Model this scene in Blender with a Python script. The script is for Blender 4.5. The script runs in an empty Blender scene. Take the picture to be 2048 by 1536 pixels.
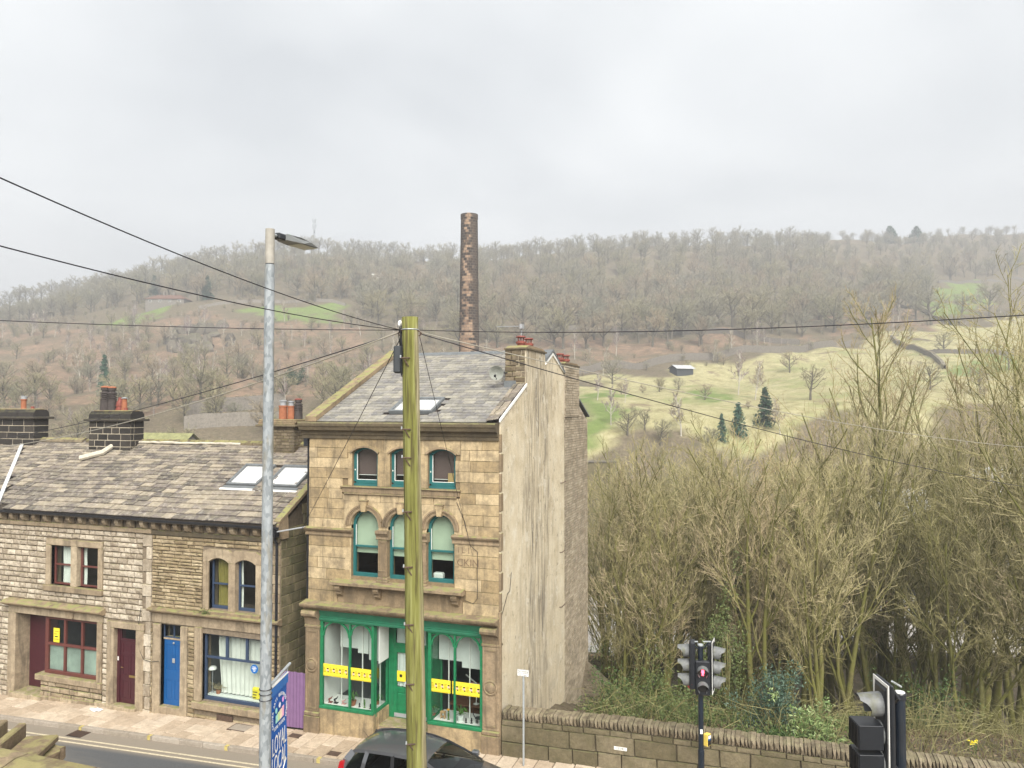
import bpy, bmesh, math, random
import numpy as np
from mathutils import Vector, Matrix, Euler

# ------------------------------------------------------------------ camera
F, HZ = 1520.0, 814.0                      # focal length and horizon, in photo pixels
PITCH = math.atan((HZ - 768) / F)
YAW = math.atan(F / 4404)
SY, CYW = math.sin(YAW), math.cos(YAW)
CX, CY, CZ = 9.777, -18.841, 9.25          # x runs along the street, y away from the camera, z up
scene = bpy.context.scene
col = scene.collection
cam_d = bpy.data.cameras.new('camera')
cam = bpy.data.objects.new('camera', cam_d)
col.objects.link(cam)
cam_d.sensor_width = 36
cam_d.lens = 36 * F / 2048
cam_d.clip_end = 4000
cam.location = (CX, CY, CZ)
cam.rotation_euler = (math.pi / 2 + PITCH, 0, YAW)
scene.camera = cam

# ------------------------------------------------------------------ sky, sun, exposure
SUN_EL, SUN_AZ = math.radians(40), math.radians(150)     # azimuth clockwise from +y: behind the camera, to its right
w = bpy.data.worlds.new('World')
scene.world = w
w.use_nodes = True
nt = w.node_tree
nt.nodes.clear()
N, L = nt.nodes, nt.links
sky = N.new('ShaderNodeTexSky')
sky.sky_type = 'NISHITA'
sky.sun_disc = False
sky.sun_elevation = SUN_EL
sky.sun_rotation = SUN_AZ
sky.air_density, sky.dust_density = 1.0, 4.0
bg1 = N.new('ShaderNodeBackground')
bg1.inputs['Strength'].default_value = 0.05
L.new(sky.outputs[0], bg1.inputs['Color'])
tc = N.new('ShaderNodeTexCoord')
sep = N.new('ShaderNodeSeparateXYZ')
L.new(tc.outputs['Generated'], sep.inputs[0])
def wm(op, a, b=None):
    n = N.new('ShaderNodeMath'); n.operation = op
    for i, v in enumerate((a, b)):
        if v is None: continue
        if isinstance(v, (int, float)): n.inputs[i].default_value = v
        else: L.new(v, n.inputs[i])
    return n.outputs[0]
zz = wm('ADD', wm('MAXIMUM', sep.outputs[2], 0.0), 0.22)
comb = N.new('ShaderNodeCombineXYZ')
L.new(wm('DIVIDE', sep.outputs[0], zz), comb.inputs[0])
L.new(wm('DIVIDE', sep.outputs[1], zz), comb.inputs[1])
cn = N.new('ShaderNodeTexNoise')
cn.inputs['Scale'].default_value = 1.15
cn.inputs['Detail'].default_value = 3.2
cn.inputs['Roughness'].default_value = 0.48
cn.inputs['Distortion'].default_value = 0.35
L.new(comb.outputs[0], cn.inputs['Vector'])
cr = N.new('ShaderNodeValToRGB')
cr.color_ramp.elements[0].position = 0.36
cr.color_ramp.elements[0].color = (0.58, 0.605, 0.62, 1)
cr.color_ramp.elements[1].position = 0.62
cr.color_ramp.elements[1].color = (0.90, 0.915, 0.91, 1)
L.new(cn.outputs['Fac'], cr.inputs['Fac'])
hz = N.new('ShaderNodeMapRange')                          # an overcast sky pales towards the horizon
hz.inputs['From Min'].default_value = 0.02
hz.inputs['From Max'].default_value = 0.42
hz.inputs['To Min'].default_value = 0.8
hz.inputs['To Max'].default_value = 0.0
L.new(sep.outputs[2], hz.inputs['Value'])
cm = N.new('ShaderNodeMix'); cm.data_type = 'RGBA'
L.new(hz.outputs[0], cm.inputs['Factor'])
L.new(cr.outputs[0], cm.inputs['A'])
cm.inputs['B'].default_value = (0.95, 0.965, 0.955, 1)
bg2 = N.new('ShaderNodeBackground')
bg2.inputs['Strength'].default_value = 0.218
L.new(cm.outputs['Result'], bg2.inputs['Color'])
ms = N.new('ShaderNodeMixShader')
ms.inputs[0].default_value = 0.93
L.new(bg1.outputs[0], ms.inputs[1]); L.new(bg2.outputs[0], ms.inputs[2])
wo = N.new('ShaderNodeOutputWorld')
L.new(ms.outputs[0], wo.inputs['Surface'])

sl = bpy.data.lights.new('sun', 'SUN')
sl.energy = 1.5
sl.angle = math.radians(42)                               # overcast: a very broad, soft source
sl.color = (1.0, 0.965, 0.90)
sun = bpy.data.objects.new('sun', sl)
col.objects.link(sun)
sd = Vector((math.sin(SUN_AZ) * math.cos(SUN_EL), math.cos(SUN_AZ) * math.cos(SUN_EL), math.sin(SUN_EL)))
sun.rotation_euler = sd.to_track_quat('Z', 'Y').to_euler()
sun.location = (0, -30, 60)

scene.view_settings.view_transform = 'Standard'
scene.view_settings.look = 'None'
scene.view_settings.exposure = 2.55
scene.view_settings.gamma = 1.0
scene.view_settings.use_curve_mapping = False
scene.render.engine = 'CYCLES'
scene.cycles.max_bounces = 6
scene.cycles.diffuse_bounces = 3
scene.cycles.glossy_bounces = 3
scene.cycles.transmission_bounces = 4
scene.cycles.transparent_max_bounces = 16
scene.cycles.volume_bounces = 0
scene.cycles.use_denoising = True
scene.cycles.use_adaptive_sampling = False

# ------------------------------------------------------------------ pixel -> direction helpers
def ray(px, py):
    x = (px - 1024) / F; v = (768 - py) / F
    f = math.cos(PITCH) - v * math.sin(PITCH); u = math.sin(PITCH) + v * math.cos(PITCH)
    return (x * CYW - f * SY, x * SY + f * CYW, u)
def fac(px, py, n=0.0):                      # pixel -> (x, z) on the vertical plane y = n
    d = ray(px, py); t = (n - CY) / d[1]
    return (CX + t * d[0], CZ + t * d[2])
def at_depth(px, depth):                     # a point in plan, that far in front of the camera
    x = (px - 1024) / F * depth
    return (CX + x * CYW - depth * SY, CY + x * SY + depth * CYW)
def at_z(px, py, z):
    d = ray(px, py); t = (z - CZ) / d[2]
    return (CX + t * d[0], CY + t * d[1])
def to_cam(x, y):                            # plan position -> (lateral, depth) seen from the camera
    a, b = x - CX, y - CY
    return a * CYW + b * SY, -a * SY + b * CYW
def street_z(x):                             # the street climbs gently to the right
    return 0.12 + 0.035 * max(-60, min(40, x))

# ------------------------------------------------------------------ mesh helpers
R = random.Random(7)
class MB:
    """collects shapes in world coordinates and links them as ONE mesh object"""
    def __init__(s): s.v = []; s.f = []; s.m = []
    def add(s, vs, fs, mi=0):
        o = len(s.v); s.v.extend(vs)
        for f in fs: s.f.append([i + o for i in f]); s.m.append(mi)
    def box(s, x0, x1, y0, y1, z0, z1, mi=0):
        s.add([(x0,y0,z0),(x1,y0,z0),(x1,y1,z0),(x0,y1,z0),(x0,y0,z1),(x1,y0,z1),(x1,y1,z1),(x0,y1,z1)],
              [(0,3,2,1),(4,5,6,7),(0,1,5,4),(1,2,6,5),(2,3,7,6),(3,0,4,7)], mi)
        return s
    def cbox(s, x0, x1, y0, y1, z0, z1, c=0.01, mi=0):          # box with chamfered edges
        c = min(c, (x1-x0)*.45, (y1-y0)*.45, (z1-z0)*.45)
        vs, idx = [], {}
        for i, X in enumerate((x0, x1)):
            for j, Y in enumerate((y0, y1)):
                for k, Z in enumerate((z0, z1)):
                    sx, sy_, sz = (1,-1)[i], (1,-1)[j], (1,-1)[k]
                    for a in range(3):
                        p = [X + sx*c, Y + sy_*c, Z + sz*c]; p[a] = (X, Y, Z)[a]
                        idx[(i,j,k,a)] = len(vs); vs.append(tuple(p))
        g = lambda i,j,k,a: idx[(i,j,k,a)]
        fs = [(g(0,0,0,0),g(0,0,1,0),g(0,1,1,0),g(0,1,0,0)), (g(1,0,0,0),g(1,1,0,0),g(1,1,1,0),g(1,0,1,0)),
              (g(0,0,0,1),g(1,0,0,1),g(1,0,1,1),g(0,0,1,1)), (g(0,1,0,1),g(0,1,1,1),g(1,1,1,1),g(1,1,0,1)),
              (g(0,0,0,2),g(0,1,0,2),g(1,1,0,2),g(1,0,0,2)), (g(0,0,1,2),g(1,0,1,2),g(1,1,1,2),g(0,1,1,2))]
        for i in (0,1):
            for j in (0,1): fs.append((g(i,j,0,0),g(i,j,1,0),g(i,j,1,1),g(i,j,0,1)))
            for k in (0,1): fs.append((g(i,0,k,0),g(i,1,k,0),g(i,1,k,2),g(i,0,k,2)))
        for j in (0,1):
            for k in (0,1): fs.append((g(0,j,k,1),g(1,j,k,1),g(1,j,k,2),g(0,j,k,2)))
        for i in (0,1):
            for j in (0,1):
                for k in (0,1): fs.append((g(i,j,k,0),g(i,j,k,1),g(i,j,k,2)))
        s.add(vs, fs, mi); return s
    def prism(s, poly, a0, a1, axis='y', mi=0):
        """poly: 2-D outline; axis 'y': (x,z) along y; 'x': (y,z) along x; 'z': (x,y) along z"""
        n = len(poly)
        P = {'y': lambda p, a: (p[0], a, p[1]), 'x': lambda p, a: (a, p[0], p[1]), 'z': lambda p, a: (p[0], p[1], a)}[axis]
        s.add([P(p, a0) for p in poly] + [P(p, a1) for p in poly],
              [tuple(range(n))[::-1], tuple(range(n, 2*n))] + [(i, (i+1) % n, n + (i+1) % n, n + i) for i in range(n)], mi)
        return s
    def tube(s, pts, rad, k=8, mi=0, cap=True):
        pts = [Vector(p) for p in pts]; n = len(pts)
        if isinstance(rad, (int, float)): rad = [rad] * n
        vs, fs = [], []
        for i, p in enumerate(pts):
            t = (pts[min(i+1, n-1)] - pts[max(i-1, 0)])
            t = t.normalized() if t.length > 1e-9 else Vector((0,0,1))
            u = t.orthogonal().normalized() if i == 0 else (u - t * u.dot(t)).normalized()
            v = t.cross(u)
            for j in range(k):
                a = 2 * math.pi * j / k
                vs.append(tuple(p + (u * math.cos(a) + v * math.sin(a)) * rad[i]))
        for i in range(n-1):
            for j in range(k):
                fs.append((i*k+j, i*k+(j+1) % k, (i+1)*k+(j+1) % k, (i+1)*k+j))
        if cap: fs.append(tuple(range(k))[::-1]); fs.append(tuple(range((n-1)*k, n*k)))
        s.add(vs, fs, mi); return s
    def lathe(s, cx, cy, prof, k=16, mi=0, z0=0.0):            # prof: (r, z)
        n = len(prof)
        vs = [(cx + r*math.cos(2*math.pi*j/k), cy + r*math.sin(2*math.pi*j/k), z0 + z) for r, z in prof for j in range(k)]
        fs = [(i*k+j, i*k+(j+1) % k, (i+1)*k+(j+1) % k, (i+1)*k+j) for i in range(n-1) for j in range(k)]
        fs += [tuple(range(k))[::-1], tuple(range((n-1)*k, n*k))]
        s.add(vs, fs, mi); return s
    def disc_y(s, cx, y0, cz, prof, k=20, mi=0):               # lathe about the y axis: prof (r, dy), front is -y
        n = len(prof)
        vs = [(cx + r*math.cos(2*math.pi*j/k), y0 + d, cz + r*math.sin(2*math.pi*j/k)) for r, d in prof for j in range(k)]
        fs = [(i*k+j, i*k+(j+1) % k, (i+1)*k+(j+1) % k, (i+1)*k+j) for i in range(n-1) for j in range(k)]
        fs += [tuple(range(k))[::-1], tuple(range((n-1)*k, n*k))]
        s.add(vs, fs, mi); return s
    def ring(s, cx, cz, r0, r1, a0, a1, y0, y1, k=20, mi=0):   # arch ring in the facade plane
        poly = []
        A = [a0 + (a1-a0)*i/k for i in range(k+1)]
        vs, fs = [], []
        for a in A:
            for r, y in ((r0,y0),(r1,y0),(r1,y1),(r0,y1)):
                vs.append((cx + r*math.cos(a), y, cz + r*math.sin(a)))
        for i in range(k):
            for j in range(4):
                fs.append((i*4+j, i*4+(j+1) % 4, i*4+4+(j+1) % 4, i*4+4+j))
        fs += [(0,3,2,1), (k*4, k*4+1, k*4+2, k*4+3)]
        s.add(vs, fs, mi); return s
    def xform(s, M):
        s.v = [tuple(M @ Vector(p)) for p in s.v]; return s
    def mesh(s, name, off=(0,0,0), smooth=False):
        me = bpy.data.meshes.new(name)
        if off != (0,0,0): s.v = [(a-off[0], b-off[1], c-off[2]) for a, b, c in s.v]
        me.from_pydata(s.v, [], s.f)
        if any(s.m): me.polygons.foreach_set('material_index', s.m)
        if smooth: me.polygons.foreach_set('use_smooth', [True]*len(s.f))
        return me
    def build(s, name, mat, parent=None, smooth=False):
        me = s.mesh(name, base_of(parent), smooth)
        return link_mesh(name, me, mat, parent)
def base_of(o):
    t = [0.0, 0.0, 0.0]
    while o is not None:
        for i in range(3): t[i] += o.location[i]
        o = o.parent
    return tuple(t)
def link_mesh(name, me, mat, parent=None):
    for m in (mat if isinstance(mat, (list, tuple)) else [mat]):
        me.materials.append(m)
    o = bpy.data.objects.new(name, me)
    col.objects.link(o)
    if parent is not None: o.parent = parent
    return o
def inst(name, me, parent, loc, rot=(0,0,0), scl=(1,1,1)):     # an object that shares mesh data; loc in world coordinates
    o = bpy.data.objects.new(name, me)
    col.objects.link(o)
    b = base_of(parent)
    o.parent = parent
    o.location = (loc[0]-b[0], loc[1]-b[1], loc[2]-b[2]); o.rotation_euler = rot; o.scale = scl
    return o
def tag(o, label=None, cat=None, group=None, kind=None):
    if label: o['label'] = label
    if cat: o['category'] = cat
    if group: o['group'] = group
    if kind: o['kind'] = kind
    return o
def thing(name, label, cat, loc=(0,0,0), group=None):
    o = bpy.data.objects.new(name, None)
    o.empty_display_size = 0.2
    col.objects.link(o); o.location = loc
    return tag(o, label, cat, group)
def copy_tree(o, parent=None):
    c = o.copy(); col.objects.link(c); c.parent = parent
    for ch in list(o.children): copy_tree(ch, c)
    return c
# ------------------------------------------------------------------ materials
class NB:
    def __init__(s, name):
        s.mat = bpy.data.materials.new(name); s.mat.use_nodes = True
        s.n = s.mat.node_tree.nodes; s.l = s.mat.node_tree.links
        s.b = s.n['Principled BSDF']; s.out = s.n['Material Output']
        s._pos = None
    def set(s, sock, v):
        if v is None: return
        if hasattr(v, 'is_output') or isinstance(v, bpy.types.NodeSocket): s.l.new(v, sock)
        elif isinstance(v, (tuple, list)) and len(v) == 3 and sock.type == 'RGBA': sock.default_value = (*v, 1)
        else: sock.default_value = v
    def pos(s):
        if s._pos is None: s._pos = s.n.new('ShaderNodeNewGeometry')
        return s._pos.outputs['Position']
    def geo(s, o):
        s.pos(); return s._pos.outputs[o]
    def obj(s): return s.n.new('ShaderNodeTexCoord').outputs['Object']
    def vscale(s, v, sc):
        n = s.n.new('ShaderNodeVectorMath'); n.operation = 'MULTIPLY'
        s.set(n.inputs[0], v); n.inputs[1].default_value = sc; return n.outputs[0]
    def noise(s, scale, detail=4, vec=None, rough=0.55, dist=0.0):
        n = s.n.new('ShaderNodeTexNoise')
        n.inputs['Scale'].default_value = scale; n.inputs['Detail'].default_value = detail
        n.inputs['Roughness'].default_value = rough; n.inputs['Distortion'].default_value = dist
        s.set(n.inputs['Vector'], vec if vec is not None else s.pos()); return n.outputs['Fac']
    def voro(s, scale, vec=None, feat='F1', out='Distance'):
        n = s.n.new('ShaderNodeTexVoronoi'); n.feature = feat
        n.inputs['Scale'].default_value = scale
        s.set(n.inputs['Vector'], vec if vec is not None else s.pos()); return n.outputs[out]
    def ramp(s, f, stops):
        n = s.n.new('ShaderNodeValToRGB'); e = n.color_ramp.elements
        while len(e) < len(stops): e.new(0.5)
        for q, (p, c) in zip(e, stops):
            q.position = p; q.color = (*c, 1) if isinstance(c, (tuple, list)) else (c, c, c, 1)
        s.l.new(f, n.inputs['Fac']); return n.outputs['Color']
    def math(s, op, a, b=None, clamp=False):
        n = s.n.new('ShaderNodeMath'); n.operation = op; n.use_clamp = clamp
        s.set(n.inputs[0], a); s.set(n.inputs[1], b); return n.outputs[0]
    def mix(s, f, a, b, mode='MIX'):
        n = s.n.new('ShaderNodeMix'); n.data_type = 'RGBA'; n.blend_type = mode
        s.set(n.inputs['Factor'], f); s.set(n.inputs['A'], a); s.set(n.inputs['B'], b); return n.outputs['Result']
    def step(s, f, a, b):                                  # smooth 0..1 between a and b
        n = s.n.new('ShaderNodeMapRange'); n.interpolation_type = 'SMOOTHSTEP'
        n.inputs['From Min'].default_value = a; n.inputs['From Max'].default_value = b
        s.l.new(f, n.inputs['Value']); return n.outputs[0]
    def sep(s, v):
        n = s.n.new('ShaderNodeSeparateXYZ'); s.l.new(v, n.inputs[0]); return n.outputs
    def rnd(s, k=1.0):                                     # one number per piece: per object and per loose island
        oi = s.n.new('ShaderNodeObjectInfo')
        a = s.math('MULTIPLY', s.geo('Random Per Island'), 7.31)
        return s.math('FRACT', s.math('MULTIPLY', s.math('ADD', oi.outputs['Random'], a), k))
    def bump(s, h, strength=0.4, dist=0.02):
        n = s.n.new('ShaderNodeBump'); n.inputs['Strength'].default_value = strength
        n.inputs['Distance'].default_value = dist; s.l.new(h, n.inputs['Height'])
        s.l.new(n.outputs[0], s.b.inputs['Normal'])
    def fin(s, color, rough=0.85, spec=0.3, metal=0.0):
        s.set(s.b.inputs['Base Color'], color); s.set(s.b.inputs['Roughness'], rough)
        s.b.inputs['Specular IOR Level'].default_value = spec; s.b.inputs['Metallic'].default_value = metal
        return s.mat

def stone(name, cols, fleck=0.5, moss=0.0, soot=0.0, streak=0.0, bump=0.5, mossc=(0.16, 0.17, 0.05), sootc=(0.05, 0.045, 0.04), fine=28, pale=0.0):
    """cols: three tones a piece can take"""
    m = NB(name)
    r = m.rnd()
    c = m.ramp(r, [(0.0, cols[0]), (0.5, cols[1]), (1.0, cols[2])])
    n1 = m.noise(2.6, 5); n2 = m.noise(fine, 4); n3 = m.noise(9, 5, rough=0.65)
    c = m.mix(fleck, c, m.ramp(n3, [(0.25, 0.32), (0.55, 0.62), (0.8, 0.85)]), 'OVERLAY')
    c = m.mix(0.25, c, m.ramp(n2, [(0.3, 0.25), (0.7, 0.75)]), 'OVERLAY')
    if pale:
        c = m.mix(m.math('MULTIPLY', m.step(m.noise(6, 5, rough=0.7), 0.52, 0.66), pale), c, (0.62, 0.57, 0.48))
    if soot:
        c = m.mix(m.math('MULTIPLY', m.step(n1, 0.44, 0.66), soot), c, sootc)
    if streak:
        st = m.noise(1.0, 5, m.vscale(m.pos(), (3.6, 3.6, 0.5)), 0.62, 0.9)
        c = m.mix(m.math('MULTIPLY', m.step(st, 0.47, 0.68), streak), c, (0.085, 0.07, 0.05))
    if moss:
        up = m.step(m.sep(m.geo('Normal'))[2], 0.25, 0.8)
        k = m.math('MULTIPLY', up, m.step(m.noise(5, 5), 0.40, 0.58))
        c = m.mix(m.math('MULTIPLY', k, moss), c, mossc)
    m.bump(m.math('ADD', n2, m.math('MULTIPLY', n3, 1.5)), bump, 0.012)
    return m.fin(c, 0.9, 0.15)
def plain(name, c, rough=0.5, spec=0.4, metal=0.0, var=0.12, sc=6.0, bump=0.0, dirt=0.0, dirtc=(0.08, 0.07, 0.05)):
    m = NB(name)
    n = m.noise(sc, 4)
    k = m.ramp(n, [(0.25, tuple(x*(1-var) for x in c)), (0.75, tuple(min(1, x*(1+var)) for x in c))])
    if dirt:
        k = m.mix(m.math('MULTIPLY', m.step(m.noise(1.0, 5, m.vscale(m.pos(), (7, 7, 0.9)), 0.65), 0.5, 0.7), dirt), k, dirtc)
    if bump: m.bump(m.noise(sc*8, 3), bump, 0.006)
    return m.fin(k, rough, spec, metal)

S_ASHLAR = stone('ashlar_sandstone', [(0.28, 0.208, 0.115), (0.36, 0.275, 0.16), (0.44, 0.345, 0.212)], 0.6, 0.5, 0.55, 0.5, 0.3, sootc=(0.15, 0.118, 0.08))
S_TRIM = stone('moulded_sandstone', [(0.20, 0.148, 0.092), (0.24, 0.18, 0.113), (0.285, 0.215, 0.138)], 0.45, 0.85, 0.4, 0.5, 0.35, mossc=(0.25, 0.25, 0.10), sootc=(0.12, 0.095, 0.065))
S_DARKTRIM = stone('sooty_cornice_stone', [(0.085, 0.07, 0.045), (0.11, 0.088, 0.056), (0.145, 0.115, 0.074)], 0.55, 0.7, 0.4, 0.5, 0.4, mossc=(0.20, 0.195, 0.085))
S_PALE = stone('pale_coursed_stone', [(0.28, 0.232, 0.172), (0.38, 0.322, 0.245), (0.50, 0.438, 0.345)], 0.65, 0.3, 0.38, 0.15, 0.9, sootc=(0.17, 0.125, 0.085), pale=0.35)
S_RUBBLE = stone('thin_coursed_stone', [(0.20, 0.152, 0.09), (0.30, 0.235, 0.145), (0.41, 0.335, 0.22)], 0.65, 0.3, 0.45, 0.2, 1.0, sootc=(0.14, 0.10, 0.06))
S_LINTEL = stone('dressed_surround_stone', [(0.26, 0.20, 0.132), (0.32, 0.255, 0.175), (0.38, 0.31, 0.215)], 0.55, 0.75, 0.4, 0.5, 0.4, mossc=(0.22, 0.22, 0.08), sootc=(0.16, 0.12, 0.08))
S_SIDE = stone('damp_mossy_wall_stone', [(0.10, 0.09, 0.05), (0.14, 0.12, 0.07), (0.18, 0.15, 0.09)], 0.5, 0.6, 0.4, 0.4, 0.7, sootc=(0.06, 0.07, 0.03))
S_WALL = stone('roadside_wall_stone', [(0.105, 0.088, 0.052), (0.14, 0.117, 0.072), (0.18, 0.15, 0.098)], 0.6, 0.6, 0.4, 0.25, 0.8, mossc=(0.15, 0.145, 0.065), sootc=(0.075, 0.07, 0.035))
S_COPE = stone('roadside_coping_stone', [(0.10, 0.082, 0.055), (0.15, 0.12, 0.08), (0.22, 0.18, 0.125)], 0.7, 0.5, 0.3, 0.1, 0.9, mossc=(0.26, 0.23, 0.14), sootc=(0.07, 0.065, 0.035))
S_NEAR = stone('near_wall_stone', [(0.15, 0.11, 0.07), (0.20, 0.15, 0.098), (0.25, 0.195, 0.13)], 0.6, 0.5, 0.35, 0.0, 0.9, mossc=(0.30, 0.28, 0.11), sootc=(0.16, 0.15, 0.07))
S_BLACK = stone('soot_black_chimney_stone', [(0.026, 0.024, 0.022), (0.036, 0.032, 0.029), (0.055, 0.048, 0.04)], 0.5, 0.35, 0.2, 0.0, 0.6, mossc=(0.16, 0.15, 0.07))
S_CHIM = stone('brown_chimney_stone', [(0.11, 0.085, 0.055), (0.15, 0.12, 0.08), (0.20, 0.16, 0.11)], 0.55, 0.6, 0.4, 0.2, 0.9, mossc=(0.30, 0.29, 0.11))
S_BRICK = stone('narrow_gable_brick', [(0.27, 0.22, 0.155), (0.33, 0.275, 0.20), (0.40, 0.335, 0.25)], 0.5, 0.3, 0.35, 0.2, 0.7, sootc=(0.11, 0.095, 0.075))
S_SLATE = stone('stone_roof_slate', [(0.085, 0.075, 0.068), (0.165, 0.14, 0.122), (0.30, 0.255, 0.195)], 0.8, 0.25, 0.3, 0.0, 0.8, mossc=(0.30, 0.27, 0.17), sootc=(0.075, 0.07, 0.072), pale=0.35)
S_BLUE = stone('grey_roof_slate', [(0.15, 0.145, 0.142), (0.205, 0.195, 0.182), (0.28, 0.262, 0.225)], 0.65, 0.22, 0.3, 0.0, 0.35, mossc=(0.27, 0.25, 0.15), sootc=(0.085, 0.075, 0.085))
S_PAVE = stone('buff_paving_flag', [(0.36, 0.28, 0.20), (0.45, 0.36, 0.265), (0.54, 0.45, 0.345)], 0.4, 0.0, 0.3, 0.0, 0.25, sootc=(0.30, 0.235, 0.17))
S_KERB = stone('kerb_stone', [(0.29, 0.25, 0.20), (0.33, 0.285, 0.235), (0.37, 0.325, 0.27)], 0.35, 0.0, 0.2, 0.0, 0.4, sootc=(0.2, 0.17, 0.13))
MORTAR = plain('lime_mortar', (0.11, 0.088, 0.062), 0.95, 0.1, var=0.3, sc=12, bump=0.5)
MORTAR_B = plain('buff_mortar', (0.20, 0.16, 0.115), 0.95, 0.1, var=0.3, sc=12, bump=0.5)
MORTAR_L = plain('pale_pointing', (0.42, 0.37, 0.29), 0.95, 0.1, var=0.25, sc=12, bump=0.5)
MORTAR_G = plain('buff_ashlar_joint', (0.20, 0.15, 0.09), 0.95, 0.1, var=0.25, sc=12)
WHITE_CEMENT = plain('white_cement_fillet', (0.50, 0.46, 0.38), 0.9, 0.2, var=0.2, sc=9, bump=0.5, dirt=0.3, dirtc=(0.35, 0.3, 0.2))
GREEN = plain('green_shopfront_paint', (0.012, 0.165, 0.066), 0.45, 0.4, var=0.22, sc=7, dirt=0.5, dirtc=(0.025, 0.10, 0.05))
FASCIA = plain('weathered_green_fascia', (0.025, 0.155, 0.085), 0.55, 0.35, var=0.18, sc=4, dirt=0.35, dirtc=(0.05, 0.12, 0.08))
TEAL = plain('teal_window_paint', (0.018, 0.115, 0.115), 0.42, 0.4, var=0.12, sc=5, dirt=0.12)
BLUE = plain('blue_door_paint', (0.008, 0.085, 0.26), 0.38, 0.45, var=0.10, sc=4, dirt=0.12, dirtc=(0.02, 0.05, 0.12))
NAVY = plain('dark_blue_window_paint', (0.035, 0.055, 0.10), 0.45, 0.4, var=0.12)
MAROON = plain('maroon_door_paint', (0.055, 0.012, 0.018), 0.35, 0.45, var=0.15)
BROWN = plain('red_brown_window_paint', (0.12, 0.038, 0.030), 0.45, 0.4, var=0.15)
PURPLE = plain('purple_gate_paint', (0.20, 0.115, 0.225), 0.6, 0.3, var=0.10, sc=5, dirt=0.15, dirtc=(0.2, 0.09, 0.24))
WHITE = plain('white_paint', (0.78, 0.77, 0.73), 0.5, 0.4, var=0.05)
CREAM = plain('pale_roller_blind', (0.42, 0.49, 0.37), 0.8, 0.2, var=0.06, sc=3)
BLINDW = plain('white_roller_blind', (0.68, 0.70, 0.66), 0.8, 0.2, var=0.05, sc=3)
MAUVE = plain('mauve_blind', (0.125, 0.085, 0.080), 0.85, 0.2, var=0.08, sc=3)
NET = plain('white_net_curtain', (0.66, 0.66, 0.61), 0.9, 0.15, var=0.08, sc=4)
OLIVE_CURTAIN = plain('olive_curtain', (0.22, 0.18, 0.05), 0.9, 0.15, var=0.2, sc=4)
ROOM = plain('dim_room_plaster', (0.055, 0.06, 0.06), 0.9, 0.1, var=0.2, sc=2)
SHOPROOM = plain('shop_room_plaster', (0.20, 0.215, 0.205), 0.9, 0.1, var=0.15, sc=1.5)
BLACKP = plain('black_gutter_plastic', (0.014, 0.015, 0.018), 0.35, 0.5, var=0.2)
LEAD = plain('lead_flashing', (0.13, 0.14, 0.145), 0.6, 0.4, var=0.2, sc=8)
LEADW = plain('pale_lead_flashing', (0.5, 0.51, 0.5), 0.5, 0.4, var=0.15, sc=8)
GREYM = plain('grey_signal_paint', (0.30, 0.31, 0.32), 0.5, 0.4, var=0.12, sc=9)
TERRA = plain('terracotta_pot', (0.30, 0.115, 0.06), 0.75, 0.25, var=0.2, sc=10)
TERRA_D = plain('red_chimney_pot', (0.20, 0.055, 0.04), 0.6, 0.35, var=0.25, sc=10)
POT_BLK = plain('sooty_chimney_pot', (0.055, 0.045, 0.042), 0.7, 0.3, var=0.3, sc=10)
BRASS = plain('brass', (0.55, 0.42, 0.16), 0.3, 0.5, 0.9, var=0.1)
YELLOW = plain('yellow_poster', (0.80, 0.66, 0.04), 0.55, 0.4, var=0.04)
BLACKPR = plain('black_print', (0.02, 0.02, 0.02), 0.6, 0.3)
OCHREPR = plain('ochre_print', (0.42, 0.32, 0.02), 0.6, 0.3)
PINKPR = plain('pale_pink_print', (0.7, 0.45, 0.35), 0.6, 0.3)
def glass_mat(name, fres=1.45, tint=(1, 1, 1), rough=0.0):
    m = NB(name)
    m.n.remove(m.b)
    t = m.n.new('ShaderNodeBsdfTransparent'); t.inputs[0].default_value = (*tint, 1)
    g = m.n.new('ShaderNodeBsdfGlossy'); g.inputs['Roughness'].default_value = rough
    dt = m.n.new('ShaderNodeVectorMath'); dt.operation = 'DOT_PRODUCT'       # Schlick reflectance, the same from either side
    m.l.new(m.geo('Incoming'), dt.inputs[0]); m.l.new(m.geo('Normal'), dt.inputs[1])
    f0 = ((fres - 1) / (fres + 1)) ** 2
    p5 = m.math('POWER', m.math('SUBTRACT', 1.0, m.math('ABSOLUTE', dt.outputs['Value']), clamp=True), 5.0)
    fo = m.math('ADD', f0, m.math('MULTIPLY', p5, 1 - f0))
    mx = m.n.new('ShaderNodeMixShader')
    m.l.new(fo, mx.inputs[0]); m.l.new(t.outputs[0], mx.inputs[1]); m.l.new(g.outputs[0], mx.inputs[2])
    m.l.new(mx.outputs[0], m.out.inputs['Surface'])
    return m.mat
GLASS = glass_mat('window_glass', 1.5, (0.93, 0.96, 0.95), 0.02)
SKYGLASS = glass_mat('rooflight_glass', 2.0, (1, 1, 1), 0.03)
CARGLASS = glass_mat('tinted_car_glass', 1.6, (0.22, 0.26, 0.27), 0.01)
# ------------------------------------------------------------------ terrain: street shelf, valley floor, hillside
VALLEY = -6.5
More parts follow.
